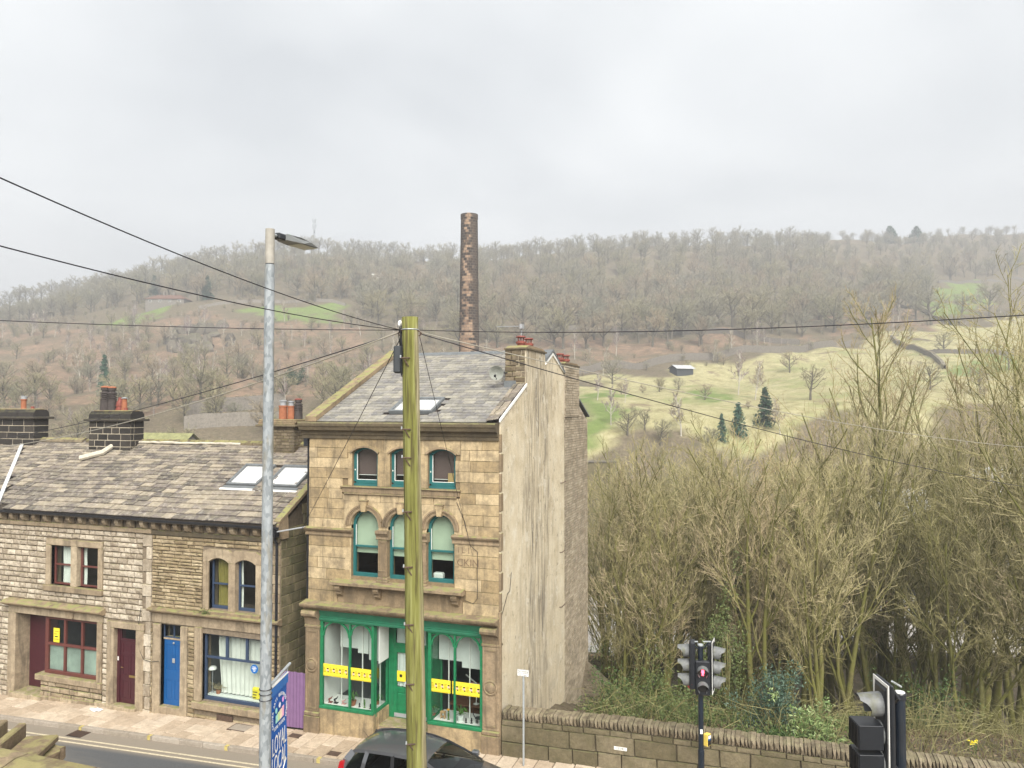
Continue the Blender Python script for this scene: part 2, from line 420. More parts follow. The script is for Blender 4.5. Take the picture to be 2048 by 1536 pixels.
# (photo px x, px y, distance) on the bare hillside; the height follows from the distance
HP = []
for px, rows in {
    -500: [(860,125),(760,210),(690,320),(668,430),(664,520)],
    -150: [(850,125),(740,210),(672,320),(648,420),(644,520)],
    120:  [(845,122),(735,205),(645,300),(612,385),(600,440)],
    390:  [(842,118),(745,185),(672,245),(618,285),(572,350),(532,430)],
    620:  [(842,118),(735,190),(640,265),(585,320),(535,390),(512,440)],
    830:  [(845,118),(730,190),(650,255),(590,320),(540,385),(522,430)],
    1050: [(880,108),(770,160),(715,205),(640,270),(570,340),(513,420)],
    1250: [(885,104),(790,145),(730,190),(655,260),(570,345),(497,440)],
    1450: [(885,104),(780,150),(713,195),(650,255),(565,350),(489,450)],
    1680: [(870,104),(770,150),(685,215),(630,280),(555,370),(482,480)],
    1900: [(855,106),(745,160),(670,220),(620,290),(560,380),(472,540)],
    2150: [(850,108),(735,165),(655,235),(610,310),(550,400),(468,560)],
    2600: [(850,110),(735,170),(650,240),(600,320),(545,410),(466,570)]}.items():
    for py, d in rows:
        x, y = at_depth(px, d)
        dd = ray(px, py); t = (y - CY) / dd[1]
        HP.append((x, y, CZ + t * dd[2]))
    top = rows[-1][1]
    for extra, dz in ((60, -1.5), (160, -6), (320, -16)):      # the moor falls away behind the skyline
        x, y = at_depth(px, top + extra); HP.append((x, y, HP[-1][2] + dz))
for px in (-500, 0, 400, 800, 1200, 1600, 2048, 2600):
    for d, z in ((62, VALLEY), (84, VALLEY)):
        x, y = at_depth(px, d); HP.append((x, y, z))
HPA = np.array(HP)
def _kern(a, b):
    d2 = ((a[:, None, :] - b[None, :, :]) ** 2).sum(-1)
    return np.sqrt(d2 + 12.0 ** 2)
_n = len(HPA)
_A = np.zeros((_n + 3, _n + 3))
_A[:_n, :_n] = _kern(HPA[:, :2], HPA[:, :2]) + np.eye(_n) * 0.4
_A[:_n, _n] = 1; _A[:_n, _n+1:] = HPA[:, :2]
_A[_n, :_n] = 1; _A[_n+1:, :_n] = HPA[:, :2].T
_W = np.linalg.solve(_A, np.concatenate([HPA[:, 2], np.zeros(3)]))
def sstep(x, a, b):
    t = np.clip((x - a) / (b - a), 0, 1); return t * t * (3 - 2 * t)
_rs = np.random.RandomState(3)
_waves = [(_rs.uniform(0, 6.28), _rs.uniform(0, 6.28), lam) for lam in (47, 31, 23, 16, 11, 8) for _ in range(2)]
def ground(x, y):
    """terrain height, arrays in plan coordinates"""
    x = np.asarray(x, float); y = np.asarray(y, float)
    P = np.stack([x.ravel(), y.ravel()], 1)
    h = np.empty(len(P))
    for i in range(0, len(P), 20000):
        Q = P[i:i+20000]
        h[i:i+20000] = _kern(Q, HPA[:, :2]) @ _W[:_n] + _W[_n] + Q @ _W[_n+1:]
    h = h.reshape(x.shape)
    rough = sum(np.sin(x * math.cos(a) * 6.28 / l + y * math.sin(a) * 6.28 / l + p) * l * 0.011 for a, p, l in _waves)
    lat = (x - CX) * CYW + (y - CY) * SY
    dep = -(x - CX) * SY + (y - CY) * CYW
    hill = np.maximum(h, VALLEY) + rough * sstep(dep, 100, 150)
    k = sstep(dep, 78, 112)
    street = 0.12 + 0.035 * np.clip(x, -60, 40) - 0.16
    # behind the houses the ground falls to the river; right of the shop it falls from the roadside wall
    start = np.where(x < 3.2, 9.0, 0.9)
    near = street + (VALLEY - street) * sstep(y, start, start + np.where(x < 3.2, 16, 24)) * 1.0
    near = np.where(y < 0.45, street, near)
    near = near + np.where(y > 1.0, rough * 0.25 * sstep(y, 1, 9), 0)
    return near * (1 - k) + hill * k
def gz(x, y): return float(ground(np.array([x]), np.array([y]))[0])
def hill_hit(px, py, d0=90, d1=700):
    """where the view ray meets the bare ground"""
    d = np.arange(d0, d1, 1.0)
    xs = (px - 1024) / F * d
    x = CX + xs * CYW - d * SY; y = CY + xs * SY + d * CYW
    r = ray(px, py); t = (y - CY) / r[1]
    z = CZ + t * r[2]
    g = ground(x, y)
    k = np.nonzero(z < g)[0]
    i = k[0] if len(k) else int(np.argmin(z - g))
    if len(k) and i > 0:
        e0, e1 = z[i-1] - g[i-1], z[i] - g[i]; u = e0 / (e0 - e1)
        return tuple(float(v[i-1] + (v[i] - v[i-1]) * u) for v in (x, y, g, d))
    return float(x[i]), float(y[i]), float(g[i]), float(d[i])

def inpoly(px, py, poly):
    r = np.zeros(px.shape, bool); n = len(poly)
    for i in range(n):
        x0, y0 = poly[i]; x1, y1 = poly[(i+1) % n]
        c = ((y0 > py) != (y1 > py))
        with np.errstate(divide='ignore', invalid='ignore'):
            r ^= c & (px < (x1 - x0) * (py - y0) / (y1 - y0 + 1e-12) + x0)
    return r
def zone(pts): return [hill_hit(*p)[:2] for p in pts]
Z_BRACKEN = [zone([(-300,640),(60,648),(180,668),(300,650),(420,612),(540,650),(600,640),(700,645),(780,690),(800,760),(640,790),(470,812),(150,822),(-300,830)]),
             zone([(930,682),(1180,672),(1420,668),(1640,672),(1560,692),(1380,712),(1150,738),(930,728)]),
             zone([(1790,600),(1880,640),(1830,668),(1650,660),(1640,610)])]
Z_GREEN = [zone([(556,618),(690,611),(694,642),(605,646),(560,640)]), zone([(470,616),(540,612),(560,612),(560,630),(500,632)]),
           zone([(190,648),(250,634),(300,622),(340,612),(330,630),(250,655)]),
           zone([(1880,562),(1965,560),(1975,600),(1935,630),(1880,640),(1850,612)]),
           zone([(1860,712),(2000,706),(2090,706),(2090,735),(1880,745)]), zone([(1340,800),(1440,778),(1500,790),(1440,812)]),
           zone([(1160,800),(1230,780),(1260,830),(1180,880)])]
Z_PALE = [zone([(1140,762),(1300,745),(1440,735),(1560,705),(1700,692),(1800,672),(1880,648),(2100,640),(2300,640),(2300,800),(2050,815),(1800,850),(1600,870),(1400,888),(1160,888)])]
def terrain():
    us = np.concatenate([np.linspace(-620, -220, 60), np.linspace(-217, 330, 215), np.linspace(334, 820, 70)])
    vs = np.concatenate([np.linspace(-160, -2, 16), np.linspace(0, 60, 61), np.linspace(61.2, 110, 42), np.linspace(112.2, 520, 185), np.linspace(526, 900, 30)])
    U, V = np.meshgrid(us, vs)
    X = CX + U * CYW - V * SY; Y = CY + U * SY + V * CYW
    Zt = ground(X, Y)
    nu, nv = len(us), len(vs)
    me = bpy.data.meshes.new('ground')
    idx = np.arange(nu * nv).reshape(nv, nu)
    q = np.stack([idx[:-1, :-1], idx[:-1, 1:], idx[1:, 1:], idx[1:, :-1]], -1).reshape(-1, 4)
    me.from_pydata(np.stack([X.ravel(), Y.ravel(), Zt.ravel()], 1).tolist(), [], q.tolist())
    me.polygons.foreach_set('use_smooth', [True] * len(q))
    a = me.color_attributes.new('cover', 'FLOAT_COLOR', 'POINT')
    jx = X + 4 * np.sin(Y * .31) + 3 * np.sin(X * .23 + Y * .17); jy = Y + 4 * np.sin(X * .27) + 3 * np.sin(Y * .21 - X * .13)
    C = np.zeros((nv, nu, 4)); C[..., 3] = 1
    for p in Z_BRACKEN: C[..., 0] = np.where(inpoly(jx, jy, p), 1, C[..., 0])
    for p in Z_PALE: C[..., 2] = np.where(inpoly(jx, jy, p), 1, C[..., 2])
    for p in Z_GREEN:
        k = inpoly(X + .5 * (jx - X), Y + .5 * (jy - Y), p); C[..., 1] = np.where(k, 1, C[..., 1])
    a.data.foreach_set('color', C.ravel())
    m = NB('valley_ground')
    at = m.n.new('ShaderNodeAttribute'); at.attribute_name = 'cover'
    sp = m.n.new('ShaderNodeSeparateColor'); m.l.new(at.outputs['Color'], sp.inputs[0])
    n_a = m.noise(0.09, 6, rough=0.65); n_b = m.noise(0.55, 6, rough=0.7); n_c = m.noise(6, 5, rough=0.7); n_d = m.noise(2.2, 6, rough=0.75)
    litter = m.ramp(n_d, [(0.3, (0.085, 0.068, 0.045)), (0.55, (0.17, 0.14, 0.095)), (0.78, (0.28, 0.235, 0.165))])
    litter = m.mix(m.step(n_b, 0.5, 0.7), litter, (0.11, 0.105, 0.055))
    brk = m.ramp(n_b, [(0.30, (0.11, 0.085, 0.055)), (0.46, (0.19, 0.138, 0.095)), (0.62, (0.28, 0.19, 0.13)), (0.8, (0.37, 0.275, 0.19))])
    brk = m.mix(m.step(n_a, 0.46, 0.60), brk, litter)
    pale = m.ramp(n_b, [(0.28, (0.20, 0.175, 0.085)), (0.5, (0.35, 0.32, 0.17)), (0.75, (0.46, 0.42, 0.26))])
    pale = m.mix(m.math('MULTIPLY', m.step(n_a, 0.48, 0.66), .6), pale, (0.22, 0.25, 0.09))
    pale = m.mix(m.step(m.noise(0.16, 6, rough=0.75), 0.56, 0.66), pale, (0.21, 0.165, 0.105))
    grn = m.ramp(n_b, [(0.3, (0.12, 0.165, 0.045)), (0.7, (0.20, 0.255, 0.085))])
    c = m.mix(sp.outputs[0], litter, brk)
    c = m.mix(sp.outputs[2], c, pale)
    c = m.mix(m.math('MULTIPLY', sp.outputs[1], m.step(n_a, 0.36, 0.52)), c, grn)
    m.bump(m.math('ADD', m.math('MULTIPLY', n_d, 1.6), n_c), 0.8, 0.12)
    o = link_mesh('ground', me, m.fin(c, 0.95, 0.1))
    tag(o, 'valley ground and hillside of bracken, fields and woodland floor', kind='structure')
terrain()

# ------------------------------------------------------------------ street
KERB = -1.47          # kerb face; the pavement runs from the fronts to here
RX0, RX1 = -60.0, 40.0
def sheet(name, y0, y1, dz, mat, x0=RX0, x1=RX1, step=1.0):
    b = MB(); n = int((x1 - x0) / step)
    vs, fs = [], []
    for i in range(n + 1):
        x = x0 + (x1 - x0) * i / n
        vs += [(x, y0, street_z(x) + dz), (x, y1, street_z(x) + dz)]
        if i: fs.append((2*i-2, 2*i, 2*i+1, 2*i-1))
    b.add(vs, fs); return b
def asphalt():
    m = NB('asphalt')
    n = m.noise(55, 3); a = m.noise(0.5, 4, m.vscale(m.pos(), (0.25, 1.4, 1)))
    c = m.ramp(n, [(0.3, (0.070, 0.073, 0.076)), (0.7, (0.115, 0.118, 0.12))])
    c = m.mix(m.math('MULTIPLY', m.step(a, 0.48, 0.7), 0.5), c, (0.20, 0.18, 0.15))
    y = m.sep(m.pos())[1]
    gut = m.math('MULTIPLY', m.step(y, -2.45, -2.1), m.step(m.noise(2.2, 5), 0.15, 0.35))
    c = m.mix(gut, c, (0.25, 0.215, 0.17))
    m.bump(n, 0.35, 0.004)
    return m.fin(c, 0.85, 0.3)
tag(sheet('road', -8.6, KERB, -0.11, 0).build('road', asphalt()), 'grey tarmac road along the terrace', kind='structure')
YLINE = plain('worn_yellow_line', (0.55, 0.48, 0.34), 0.8, 0.2, var=0.25, sc=14)
for y in (KERB - 0.50, KERB - 0.70):
    tag(sheet('yellow_line', y - 0.035, y + 0.035, -0.106, 0).build('yellow_line', YLINE), 'no-waiting line painted along the road edge', kind='structure')
pv = tag(sheet('pavement', KERB + 0.12, 0.35, -0.035, 0).build('pavement', MORTAR), 'paved footway of buff flags along the house fronts', kind='structure')
tag(sheet('near_pavement', -12.0, -8.75, 0.0, 0).build('near_pavement', S_PAVE), 'footway on the near side of the road', kind='structure')
UNIT = {}
def unit_block(key, jit=0.03, cham=0.06, pillow=0.0, n=6, sub=False):
    """a few slightly uneven unit blocks, front towards -y, shared by all alike pieces"""
    if key in UNIT: return UNIT[key]
    out = []
    for k in range(n):
        rr = random.Random(hash(key) % 1000 + k * 17 if False else len(key) * 31 + k * 17)
        J = lambda a: rr.uniform(-a, a)
        vs = []
        for y, ins in ((0.5, 0.0), (-0.30, 0.0), (-0.5, cham)):
            for x, z in ((-.5,-.5),(0,-.5),(.5,-.5),(.5,0),(.5,.5),(0,.5),(-.5,.5),(-.5,0)):
                sx = (abs(x) - ins * .55) / max(abs(x), 1e-6) if x else 1; sz = (abs(z) - ins) / max(abs(z), 1e-6) if z else 1
                jj = jit if y < 0.4 else 0
                vs.append((x*sx + J(jj)*.5, y + (J(jit) if y < -.4 else 0), z*sz + J(jj)))
        vs.append((J(.12), -0.5 - pillow + J(jit), J(.12)))
        fs = []
        for r in range(2):
            for i in range(8): fs.append((r*8+i, r*8+(i+1) % 8, r*8+8+(i+1) % 8, r*8+8+i))
        for i in range(8): fs.append((16+i, 16+(i+1) % 8, 24))
        me = bpy.data.meshes.new(key); me.from_pydata(vs, [], fs); out.append(me)
    UNIT[key] = out
    return out
def mat_units(key, mat, **kw):
    kk = key + '_' + mat.name
    if kk not in UNIT:
        UNIT[kk] = []
        for me in unit_block(key, **kw):
            c = me.copy(); c.name = key; c.materials.append(mat); UNIT[kk].append(c)
    return UNIT[kk]
def scatter_blocks(name, parent, items, units, mat, cap=300):
    """items: (loc, rot, scale). the largest become objects, the rest one joined part"""
    items = sorted(items, key=lambda t: -t[2][0] * t[2][2] if t[2][2] > t[2][1] * 0.2 else -t[2][0] * t[2][1])
    for i, (lo, ro, sc) in enumerate(items[:cap]):
        inst(name, units[R.randrange(len(units))], parent, lo, ro, sc)
    rest = items[cap:]
    if rest:
        b = MB()
        for lo, ro, sc in rest:
            me = units[R.randrange(len(units))]
            M = Matrix.Translation(lo) @ Euler(ro).to_matrix().to_4x4() @ Matrix.Diagonal((*sc, 1))
            b.add([tuple(M @ v.co) for v in me.vertices], [tuple(p.vertices) for p in me.polygons])
        tag(b.build(name + '_remainder', mat, parent), kind='stuff')
# flags: rows run across the pavement
flag_u = mat_units('flag', S_PAVE, jit=0.006, cham=0.012)
items = []
x = -19.0
while x < 9.5:
    wdt = R.choice((0.42, 0.45, 0.45, 0.52))
    y = KERB + 0.14 - R.choice((0, 0.18, 0.33))
    while y < 0.0:
        ln = R.choice((0.5, 0.6, 0.62, 0.75))
        a, b_ = max(y, KERB + 0.14), min(y + ln, 0.02)
        if b_ - a > 0.06:
            xm, ym = x + wdt/2, (a + b_)/2
            items.append(((xm, ym, street_z(xm) - 0.02 + R.uniform(-.003, .003)), (-math.pi/2 + R.uniform(-.004, .004), -0.035 * 0 , 0), (wdt - 0.034, 0.05, b_ - a - 0.034)))
        y += ln
    x += wdt
scatter_blocks('paving_flag', pv, items, flag_u, S_PAVE)
kerb_u = mat_units('kerb_stone', S_KERB, jit=0.01, cham=0.05)
kr = tag(sheet('kerb', KERB + 0.02, KERB + 0.1, -0.12, 0).build('kerb', MORTAR), 'stone kerb between the road and the footway', kind='structure')
x = -19.0
while x < 9.5:
    ln = R.uniform(0.8, 1.05)
    inst('kerb_stone', kerb_u[R.randrange(6)], kr, (x + ln/2, KERB + 0.065, street_z(x + ln/2) - 0.075), (0, -math.atan(0.035), 0), (ln - 0.012, 0.13, 0.16))
    x += ln
# worn yellow marks on the kerb, gully grating
YMARK = plain('yellow_kerb_paint', (0.50, 0.41, 0.15), 0.8, 0.2, var=0.25, sc=14)
for px, py in ((128, 1458), (281, 1476), (447, 1498), (645, 1521)):
    x, y = at_z(px, py, street_z(-5))
    b = MB(); z = street_z(x)
    b.box(x - .05, x + .05, KERB - .012, KERB + .11, z + .0085, z + .0125).box(x - .05, x + .05, KERB - .012, KERB - .0055, z - .10, z + .0125)
    tag(b.build('kerb_mark', YMARK, kr))
gx, gy = at_z(158, 1470, street_z(-10.5) - .1)
g = thing('gully_grating', 'slotted iron gully grating in the road by the kerb', 'drain', (gx, gy, street_z(gx) - .106))
IRON = plain('rusty_iron', (0.085, 0.055, 0.04), 0.8, 0.3, var=0.3, sc=14)
MB().box(gx-.28, gx+.28, gy-.2, gy+.2, street_z(gx)-.106, street_z(gx)-.101).build('frame', BLACKP, g)
for i in range(8):
    xx = gx - .25 + i * .066
    MB().box(xx, xx+.035, gy-.18, gy+.18, street_z(gx)-.102, street_z(gx)-.085).build('bar', IRON, g)
for i, (px, py, sx, sy_, lab) in enumerate(((487, 1452, .42, .22, 'large stone-filled service cover in the footway outside the bay window'), (592, 1472, .2, .12, 'small iron valve cover in the flags before the purple gate'), (668, 1512, .17, .12, 'small rusty cover in the flags by the parked car'))):
    x, y = at_z(px, py, street_z(-3)); z = street_z(x)
    o = thing('service_cover', lab, 'manhole cover', (x, y, z))
    MB().box(x-sx, x+sx, y-sy_, y+sy_, z-.01, z+.0085).build('frame', IRON, o)
    MB().box(x-sx+.035, x+sx-.035, y-sy_+.035, y+sy_-.035, z-.01, z+.012).build('plate', S_KERB if i == 0 else IRON, o)
# a flattened plastic bag on the flags
lx, ly = at_z(192, 1420, street_z(-10))
b = MB()
rr = random.Random(4)
ring_ = []
for k in range(26):
    a = k / 26 * 6.283
    ring_.append((lx + math.cos(a) * (.22 + rr.uniform(-.05, .05)), ly + math.sin(a) * (.11 + rr.uniform(-.03, .03)), street_z(lx) + .012 + rr.uniform(0, .03)))
mid = [(lx + (p[0]-lx)*.5 + rr.uniform(-.02,.02), ly + (p[1]-ly)*.5, street_z(lx) + .02 + rr.uniform(0, .055)) for p in ring_]
b.add(ring_ + mid + [(lx, ly, street_z(lx) + .05)], [(i, (i+1) % 26, 26+(i+1) % 26, 26+i) for i in range(26)] + [(26+i, 26+(i+1) % 26, 52) for i in range(26)])
tag(b.build('plastic_bag', plain('crumpled_white_plastic', (0.75, 0.77, 0.8), 0.3, 0.5, var=0.1)), 'crumpled clear white plastic bag lying on the flags', 'litter')
# ------------------------------------------------------------------ masonry and roof helpers
def free(x0, x1, za, zb, ops):
    iv = [(x0, x1)]
    for (a, b, c, d) in ops:
        if min(zb, d) - max(za, c) > 0.25 * (zb - za):
            nx = []
            for p, q in iv:
                if b <= p or a >= q: nx.append((p, q)); continue
                if a - p > 0.05: nx.append((p, a))
                if q - b > 0.05: nx.append((b, q))
            iv = nx
    return iv
def courses(x0, x1, z0, z1, hs, lens, ops, joint, rr, uneven=0.0):
    """list of (xa, xb, za, zb) blocks; hs gives course heights from the top down"""
    out = []; z = z1; i = 0
    while z > z0 + 0.03:
        h = hs(rr, i); zb = z; za = max(z0, z - h)
        for p, q in free(x0, x1, za, zb, ops):
            x = p - (rr.uniform(0, lens[0]) if q - p > lens[0] * 1.5 else 0)
            while x < q - 0.02:
                l = rr.uniform(*lens); a, b = max(x, p), min(x + l, q)
                if q - b < lens[0] * 0.45: b = q; l = b - x
                if b - a > 0.04:
                    out.append((a + joint/2, b - joint/2, za + joint/2 + rr.uniform(0, uneven), zb - joint/2 - rr.uniform(0, uneven)))
                x += l
        z = za; i += 1
    return out
def front_items(bl, yf, depth, rr, out=0.0):
    return [((( a+b)/2, yf + depth/2 - rr.uniform(0, out), (c+d)/2), (0, rr.uniform(-.004, .004), 0), (b-a, depth, d-c)) for a, b, c, d in bl]
def side_items(bl, xf, depth, rr, out=0.0):       # a wall facing +x; block coordinates are (y, z)
    return [((xf - depth/2 + rr.uniform(0, out), (a+b)/2, (c+d)/2), (0, 0, math.pi/2), (b-a, depth, d-c)) for a, b, c, d in bl]
def holed(x0, x1, z0, z1, ops, y0, y1):
    """wall slab with rectangular openings"""
    b = MB()
    xs = sorted({x0, x1, *[min(max(v, x0), x1) for o in ops for v in o[:2]]})
    zs = sorted({z0, z1, *[min(max(v, z0), z1) for o in ops for v in o[2:]]})
    for i in range(len(xs)-1):
        for k in range(len(zs)-1):
            mx, mz = (xs[i]+xs[i+1])/2, (zs[k]+zs[k+1])/2
            if not any(a < mx < c and d < mz < e for a, c, d, e in ops):
                b.box(xs[i], xs[i+1], y0, y1, zs[k], zs[k+1])
    return b
def roof_items(x0, x1, e, r, rows, lens, rr, thick=(0.022, 0.035), holes=(), tilt=0.05, wavy=0.0, side=1, trim=None):
    """slates on the slope from eave e=(y,z) to ridge r=(y,z); rows: exposed heights from the eave up; returns placements"""
    dy, dz = r[0]-e[0], r[1]-e[1]; Ls = math.hypot(dy, dz); ang = math.atan2(dz, dy)
    out = []; t = -0.04; i = 0
    while t < Ls - 0.02:
        ex = rows(t / Ls); x = x0 - rr.uniform(0, lens[0])
        while x < x1:
            l = rr.uniform(*lens); a, b = max(x, x0), min(x + l, x1)
            if x1 - b < lens[0] * .4: b = x1; l = b - x
            if b - a > 0.04:
                tm = t + ex * 0.62
                if not any(h[0] < (a+b)/2 < h[1] and h[2] < t + ex*.6 < h[3] for h in holes) and not (trim and trim((a+b)/2, t)):
                    ln = ex * 1.35; th = rr.uniform(*thick)
                    c = t + ln/2
                    sag = wavy * math.sin((a+b)*.55 + 1.0) * math.sin(c * .9) if wavy else 0
                    nrm = 0.03 + sag
                    p = (( a+b)/2, e[0] + dy*c/Ls - math.sin(ang)*nrm, e[1] + dz*c/Ls + math.cos(ang)*nrm)
                    out.append((p, (ang - tilt, rr.uniform(-.012, .012), rr.uniform(-.012, .012)), (b - a - 0.008, ln, th)))
            x += l
        t += ex; i += 1
    return out
def unit_slate(mat, n=6):
    key = 'slate_' + mat.name
    if key in UNIT: return UNIT[key]
    out = []
    for k in range(n):
        rr = random.Random(k * 7 + 3)
        lo = [(-.5 + i/4, -.5 + rr.uniform(-.035, .035)) for i in range(5)]
        base = lo + [(.5, .5), (-.5, .5)]
        m = len(base)
        vs = [(x, y, -.5) for x, y in base] + [(x*.995, y*.99 if y > 0 else y + .01, .5 + rr.uniform(-.12, .12)) for x, y in base]
        fs = [tuple(range(m))[::-1], tuple(range(m, 2*m))] + [(i, (i+1) % m, m+(i+1) % m, m+i) for i in range(m)]
        me = bpy.data.meshes.new('slate'); me.from_pydata(vs, [], fs); me.materials.append(mat); out.append(me)
    UNIT[key] = out
    return out
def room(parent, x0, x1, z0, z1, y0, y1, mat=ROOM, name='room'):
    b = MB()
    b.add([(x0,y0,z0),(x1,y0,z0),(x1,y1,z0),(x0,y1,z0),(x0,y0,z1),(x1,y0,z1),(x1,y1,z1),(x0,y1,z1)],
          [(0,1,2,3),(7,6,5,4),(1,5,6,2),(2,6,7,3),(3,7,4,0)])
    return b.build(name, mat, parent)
def framed(parent, name, x0, x1, z0, z1, y, fw, fmat, bars_x=(), bars_z=(), depth=0.06, bar=0.03, gy=0.0, glass=GLASS, bottom=None):
    """a window: frame, bars and panes. y is the front of the frame"""
    wd = MB()
    bt = bottom or fw
    wd.cbox(x0, x1, y, y+depth, z0, z0+bt, .006).cbox(x0, x1, y, y+depth, z1-fw, z1, .006)
    wd.cbox(x0, x0+fw, y+.001, y+depth-.001, z0+bt-.004, z1-fw+.004, .006).cbox(x1-fw, x1, y+.001, y+depth-.001, z0+bt-.004, z1-fw+.004, .006)
    wn = wd.build(name, fmat, parent)
    for v in bars_x: MB().cbox(v-bar/2, v+bar/2, y+.004, y+depth-.004, z0+bt, z1-fw, .004).build('glazing_bar', fmat, wn)
    for v in bars_z: MB().cbox(x0+fw, x1-fw, y-.004, y+depth-.006, v-bar/2, v+bar/2, .004).build('glazing_bar', fmat, wn)
    xs = [x0+fw, *bars_x, x1-fw]; zs = [z0+bt, *bars_z, z1-fw]
    for i in range(len(xs)-1):
        for k in range(len(zs)-1):
            MB().box(xs[i], xs[i+1], y+depth*.5, y+depth*.5+.004, zs[k], zs[k+1]).build('pane', glass, wn)
    return wn
def curtain(parent, name, x0, x1, z0, z1, y, mat, waves=6, amp=0.03, gather=0.0, rr=R):
    b = MB(); nx, nz = waves * 6, 6
    vs = []
    for k in range(nz+1):
        z = z0 + (z1-z0)*k/nz
        for i in range(nx+1):
            u = i/nx
            g = gather * (1 - k/nz) ** 2
            x = x0 + (x1-x0)*u + g * (0.5 - u)
            vs.append((x, y + amp*math.sin(u*waves*6.283 + .6*math.sin(k)) + .4*amp*math.sin(u*waves*15), z))
    b.add(vs, [(k*(nx+1)+i, k*(nx+1)+i+1, (k+1)*(nx+1)+i+1, (k+1)*(nx+1)+i) for k in range(nz) for i in range(nx)])
    return b.build(name, mat, parent, smooth=True)
def panel_door(parent, name, x0, x1, z0, z1, y, mat, panels, frame=0.0):
    b = MB(); b.box(x0, x1, y+.012, y+.05, z0, z1)
    W, H = x1-x0, z1-z0
    # stiles and rails stand proud of the sunk panels
    xs = sorted({p for q in panels for p in q[:2]})
    cells = [(x0+a*W, x0+b_*W, z0+c*H, z0+d*H) for a, b_, c, d in panels]
    d = holed(x0, x1, z0, z1, cells, y, y+.0115)
    o = b.build(name, mat, parent)
    d.build('rails', mat, o)
    for a, b_, c, e in cells:
        MB().cbox(a+.03, b_-.03, y+.004, y+.012, c+.03, e-.03, .008).build('panel', mat, o)
    return o
def pot(parent, x, y, z, prof, mat, name='chimney_pot', k=16):
    return MB().lathe(x, y, prof, k, z0=z).build(name, mat, parent, smooth=False)
PLAINPOT = [(.11,0),(.105,.03),(.1,.06),(.095,.32),(.115,.34),(.115,.39),(.09,.4),(.085,.3)]
def cowl(parent, x, y, z, mat):
    o = MB().lathe(x, y, [(.115,0),(.11,.1),(.15,.11),(.15,.17),(.115,.18),(.105,.19)], 16, z0=z).build('chimney_pot', mat, parent)
    for k in range(6):
        a = k/6*6.283
        MB().tube([(x+.09*math.cos(a), y+.09*math.sin(a), z+.18), (x+.09*math.cos(a), y+.09*math.sin(a), z+.30)], .012, 5).build('cowl_bar', mat, o)
    MB().lathe(x, y, [(.14,.29),(.155,.30),(.15,.325),(.10,.345),(.02,.355)], 16, z0=z).build('cowl_cap', mat, o)
    return o
def louvre_pot(parent, x, y, z, mat, h=.95, r=.15, cap=TERRA):
    o = MB().lathe(x, y, [(r*1.08,0),(r*1.02,h*.3),(r*1.0,h*.32),(r*1.0,h*.45),(r*.7,h*.46),(r*.7,h*.85),(r*.9,h*.86),(r*.9,h*.95),(r*.6,h*.96)], 14, z0=z).build('chimney_pot', mat, parent)
    for k in range(4):
        zz = z + h*(.50 + .085*k)
        MB().lathe(x, y, [(r*.72,0),(r*1.08,-.035),(r*1.1,-.01),(r*.75,.03)], 14, z0=zz).build('louvre_ring', mat, o)
    MB().lathe(x, y, [(r*.95,h*.96),(r*1.0,h*.975),(r*.8,h*1.02),(r*.2,h*1.04)], 14, z0=z).build('pot_cap', cap, o)
    return o

# ------------------------------------------------------------------ the two cottages and their neighbour
XA, XS, XB = -15.12, -8.571, -3.87          # party walls
EZ, RZ, RN = 5.74, 7.93, 3.5                # eaves height, ridge height and its distance behind the front
EAVE, RIDGE = (-0.22, 5.84), (RN, RZ)
rows_c = lambda u: 0.275 - 0.13 * u
rr = random.Random(11)
def roof_part(house, x0, x1, holes=(), trim=None, mat=S_SLATE, wavy=.035, sx=None):
    b = MB()
    b.prism([(EAVE[0], EAVE[1]-.10), (EAVE[0], EAVE[1]), (RN, RZ), (2*RN - EAVE[0], EAVE[1]), (2*RN - EAVE[0], EAVE[1]-.10), (RN, RZ-.12)], x0+.012, x1-.012, 'x')
    rf = b.build('roof', plain('roof_boarding', (0.06, 0.05, 0.04), .9, .1), house)
    scatter_blocks('slate', rf, roof_items(*(sx or (x0, x1)), EAVE, RIDGE, rows_c, (.34, .62), rr, (.018, .032), holes, .135, wavy, trim=trim), unit_slate(mat), mat, 300)
    b = MB()
    for p in [(2*RN-EAVE[0], EAVE[1])]:
        b.add([(x0, RN, RZ+.05), (x1, RN, RZ+.05), (x1, p[0], p[1]+.05), (x0, p[0], p[1]+.05)], [(0,1,2,3)])
    b.build('rear_slope', mat, rf)
    x = x0
    i = 0
    while x < x1 - .1:                                   # ridge stones
        l = min(rr.uniform(.5, .62), x1 - x)
        bb = MB().prism([(RN-.17, RZ-.03), (RN-.14, RZ+.05), (RN, RZ+.135), (RN+.14, RZ+.05), (RN+.17, RZ-.03)], x+.006, x+l-.006, 'x')
        bb.build('ridge_stone', S_CHIM, rf); x += l
    return rf
def gutter(house, x0, x1, z=5.81, y=-.30, name='gutter'):
    prof = [(-.065, 0), (-.06, -.05), (-.03, -.075), (.03, -.075), (.06, -.05), (.065, 0), (.05, 0), (.045, -.04), (0, -.06), (-.045, -.04), (-.05, 0)]
    return MB().prism([(y+a, z+c) for a, c in prof], x0, x1, 'x').build(name, BLACKP, house)
def corbels(house, x0, x1, n, z=5.50):
    for i in range(n):
        x = x0 + (x1-x0)*(i+.5)/n
        MB().prism([(0.0, z+.03), (-.20, z+.03), (-.21, z-.09), (-.15, z-.18), (-.05, z-.24), (0.0, z-.24)], x-.075, x+.075, 'x').build('corbel', S_LINTEL, house)

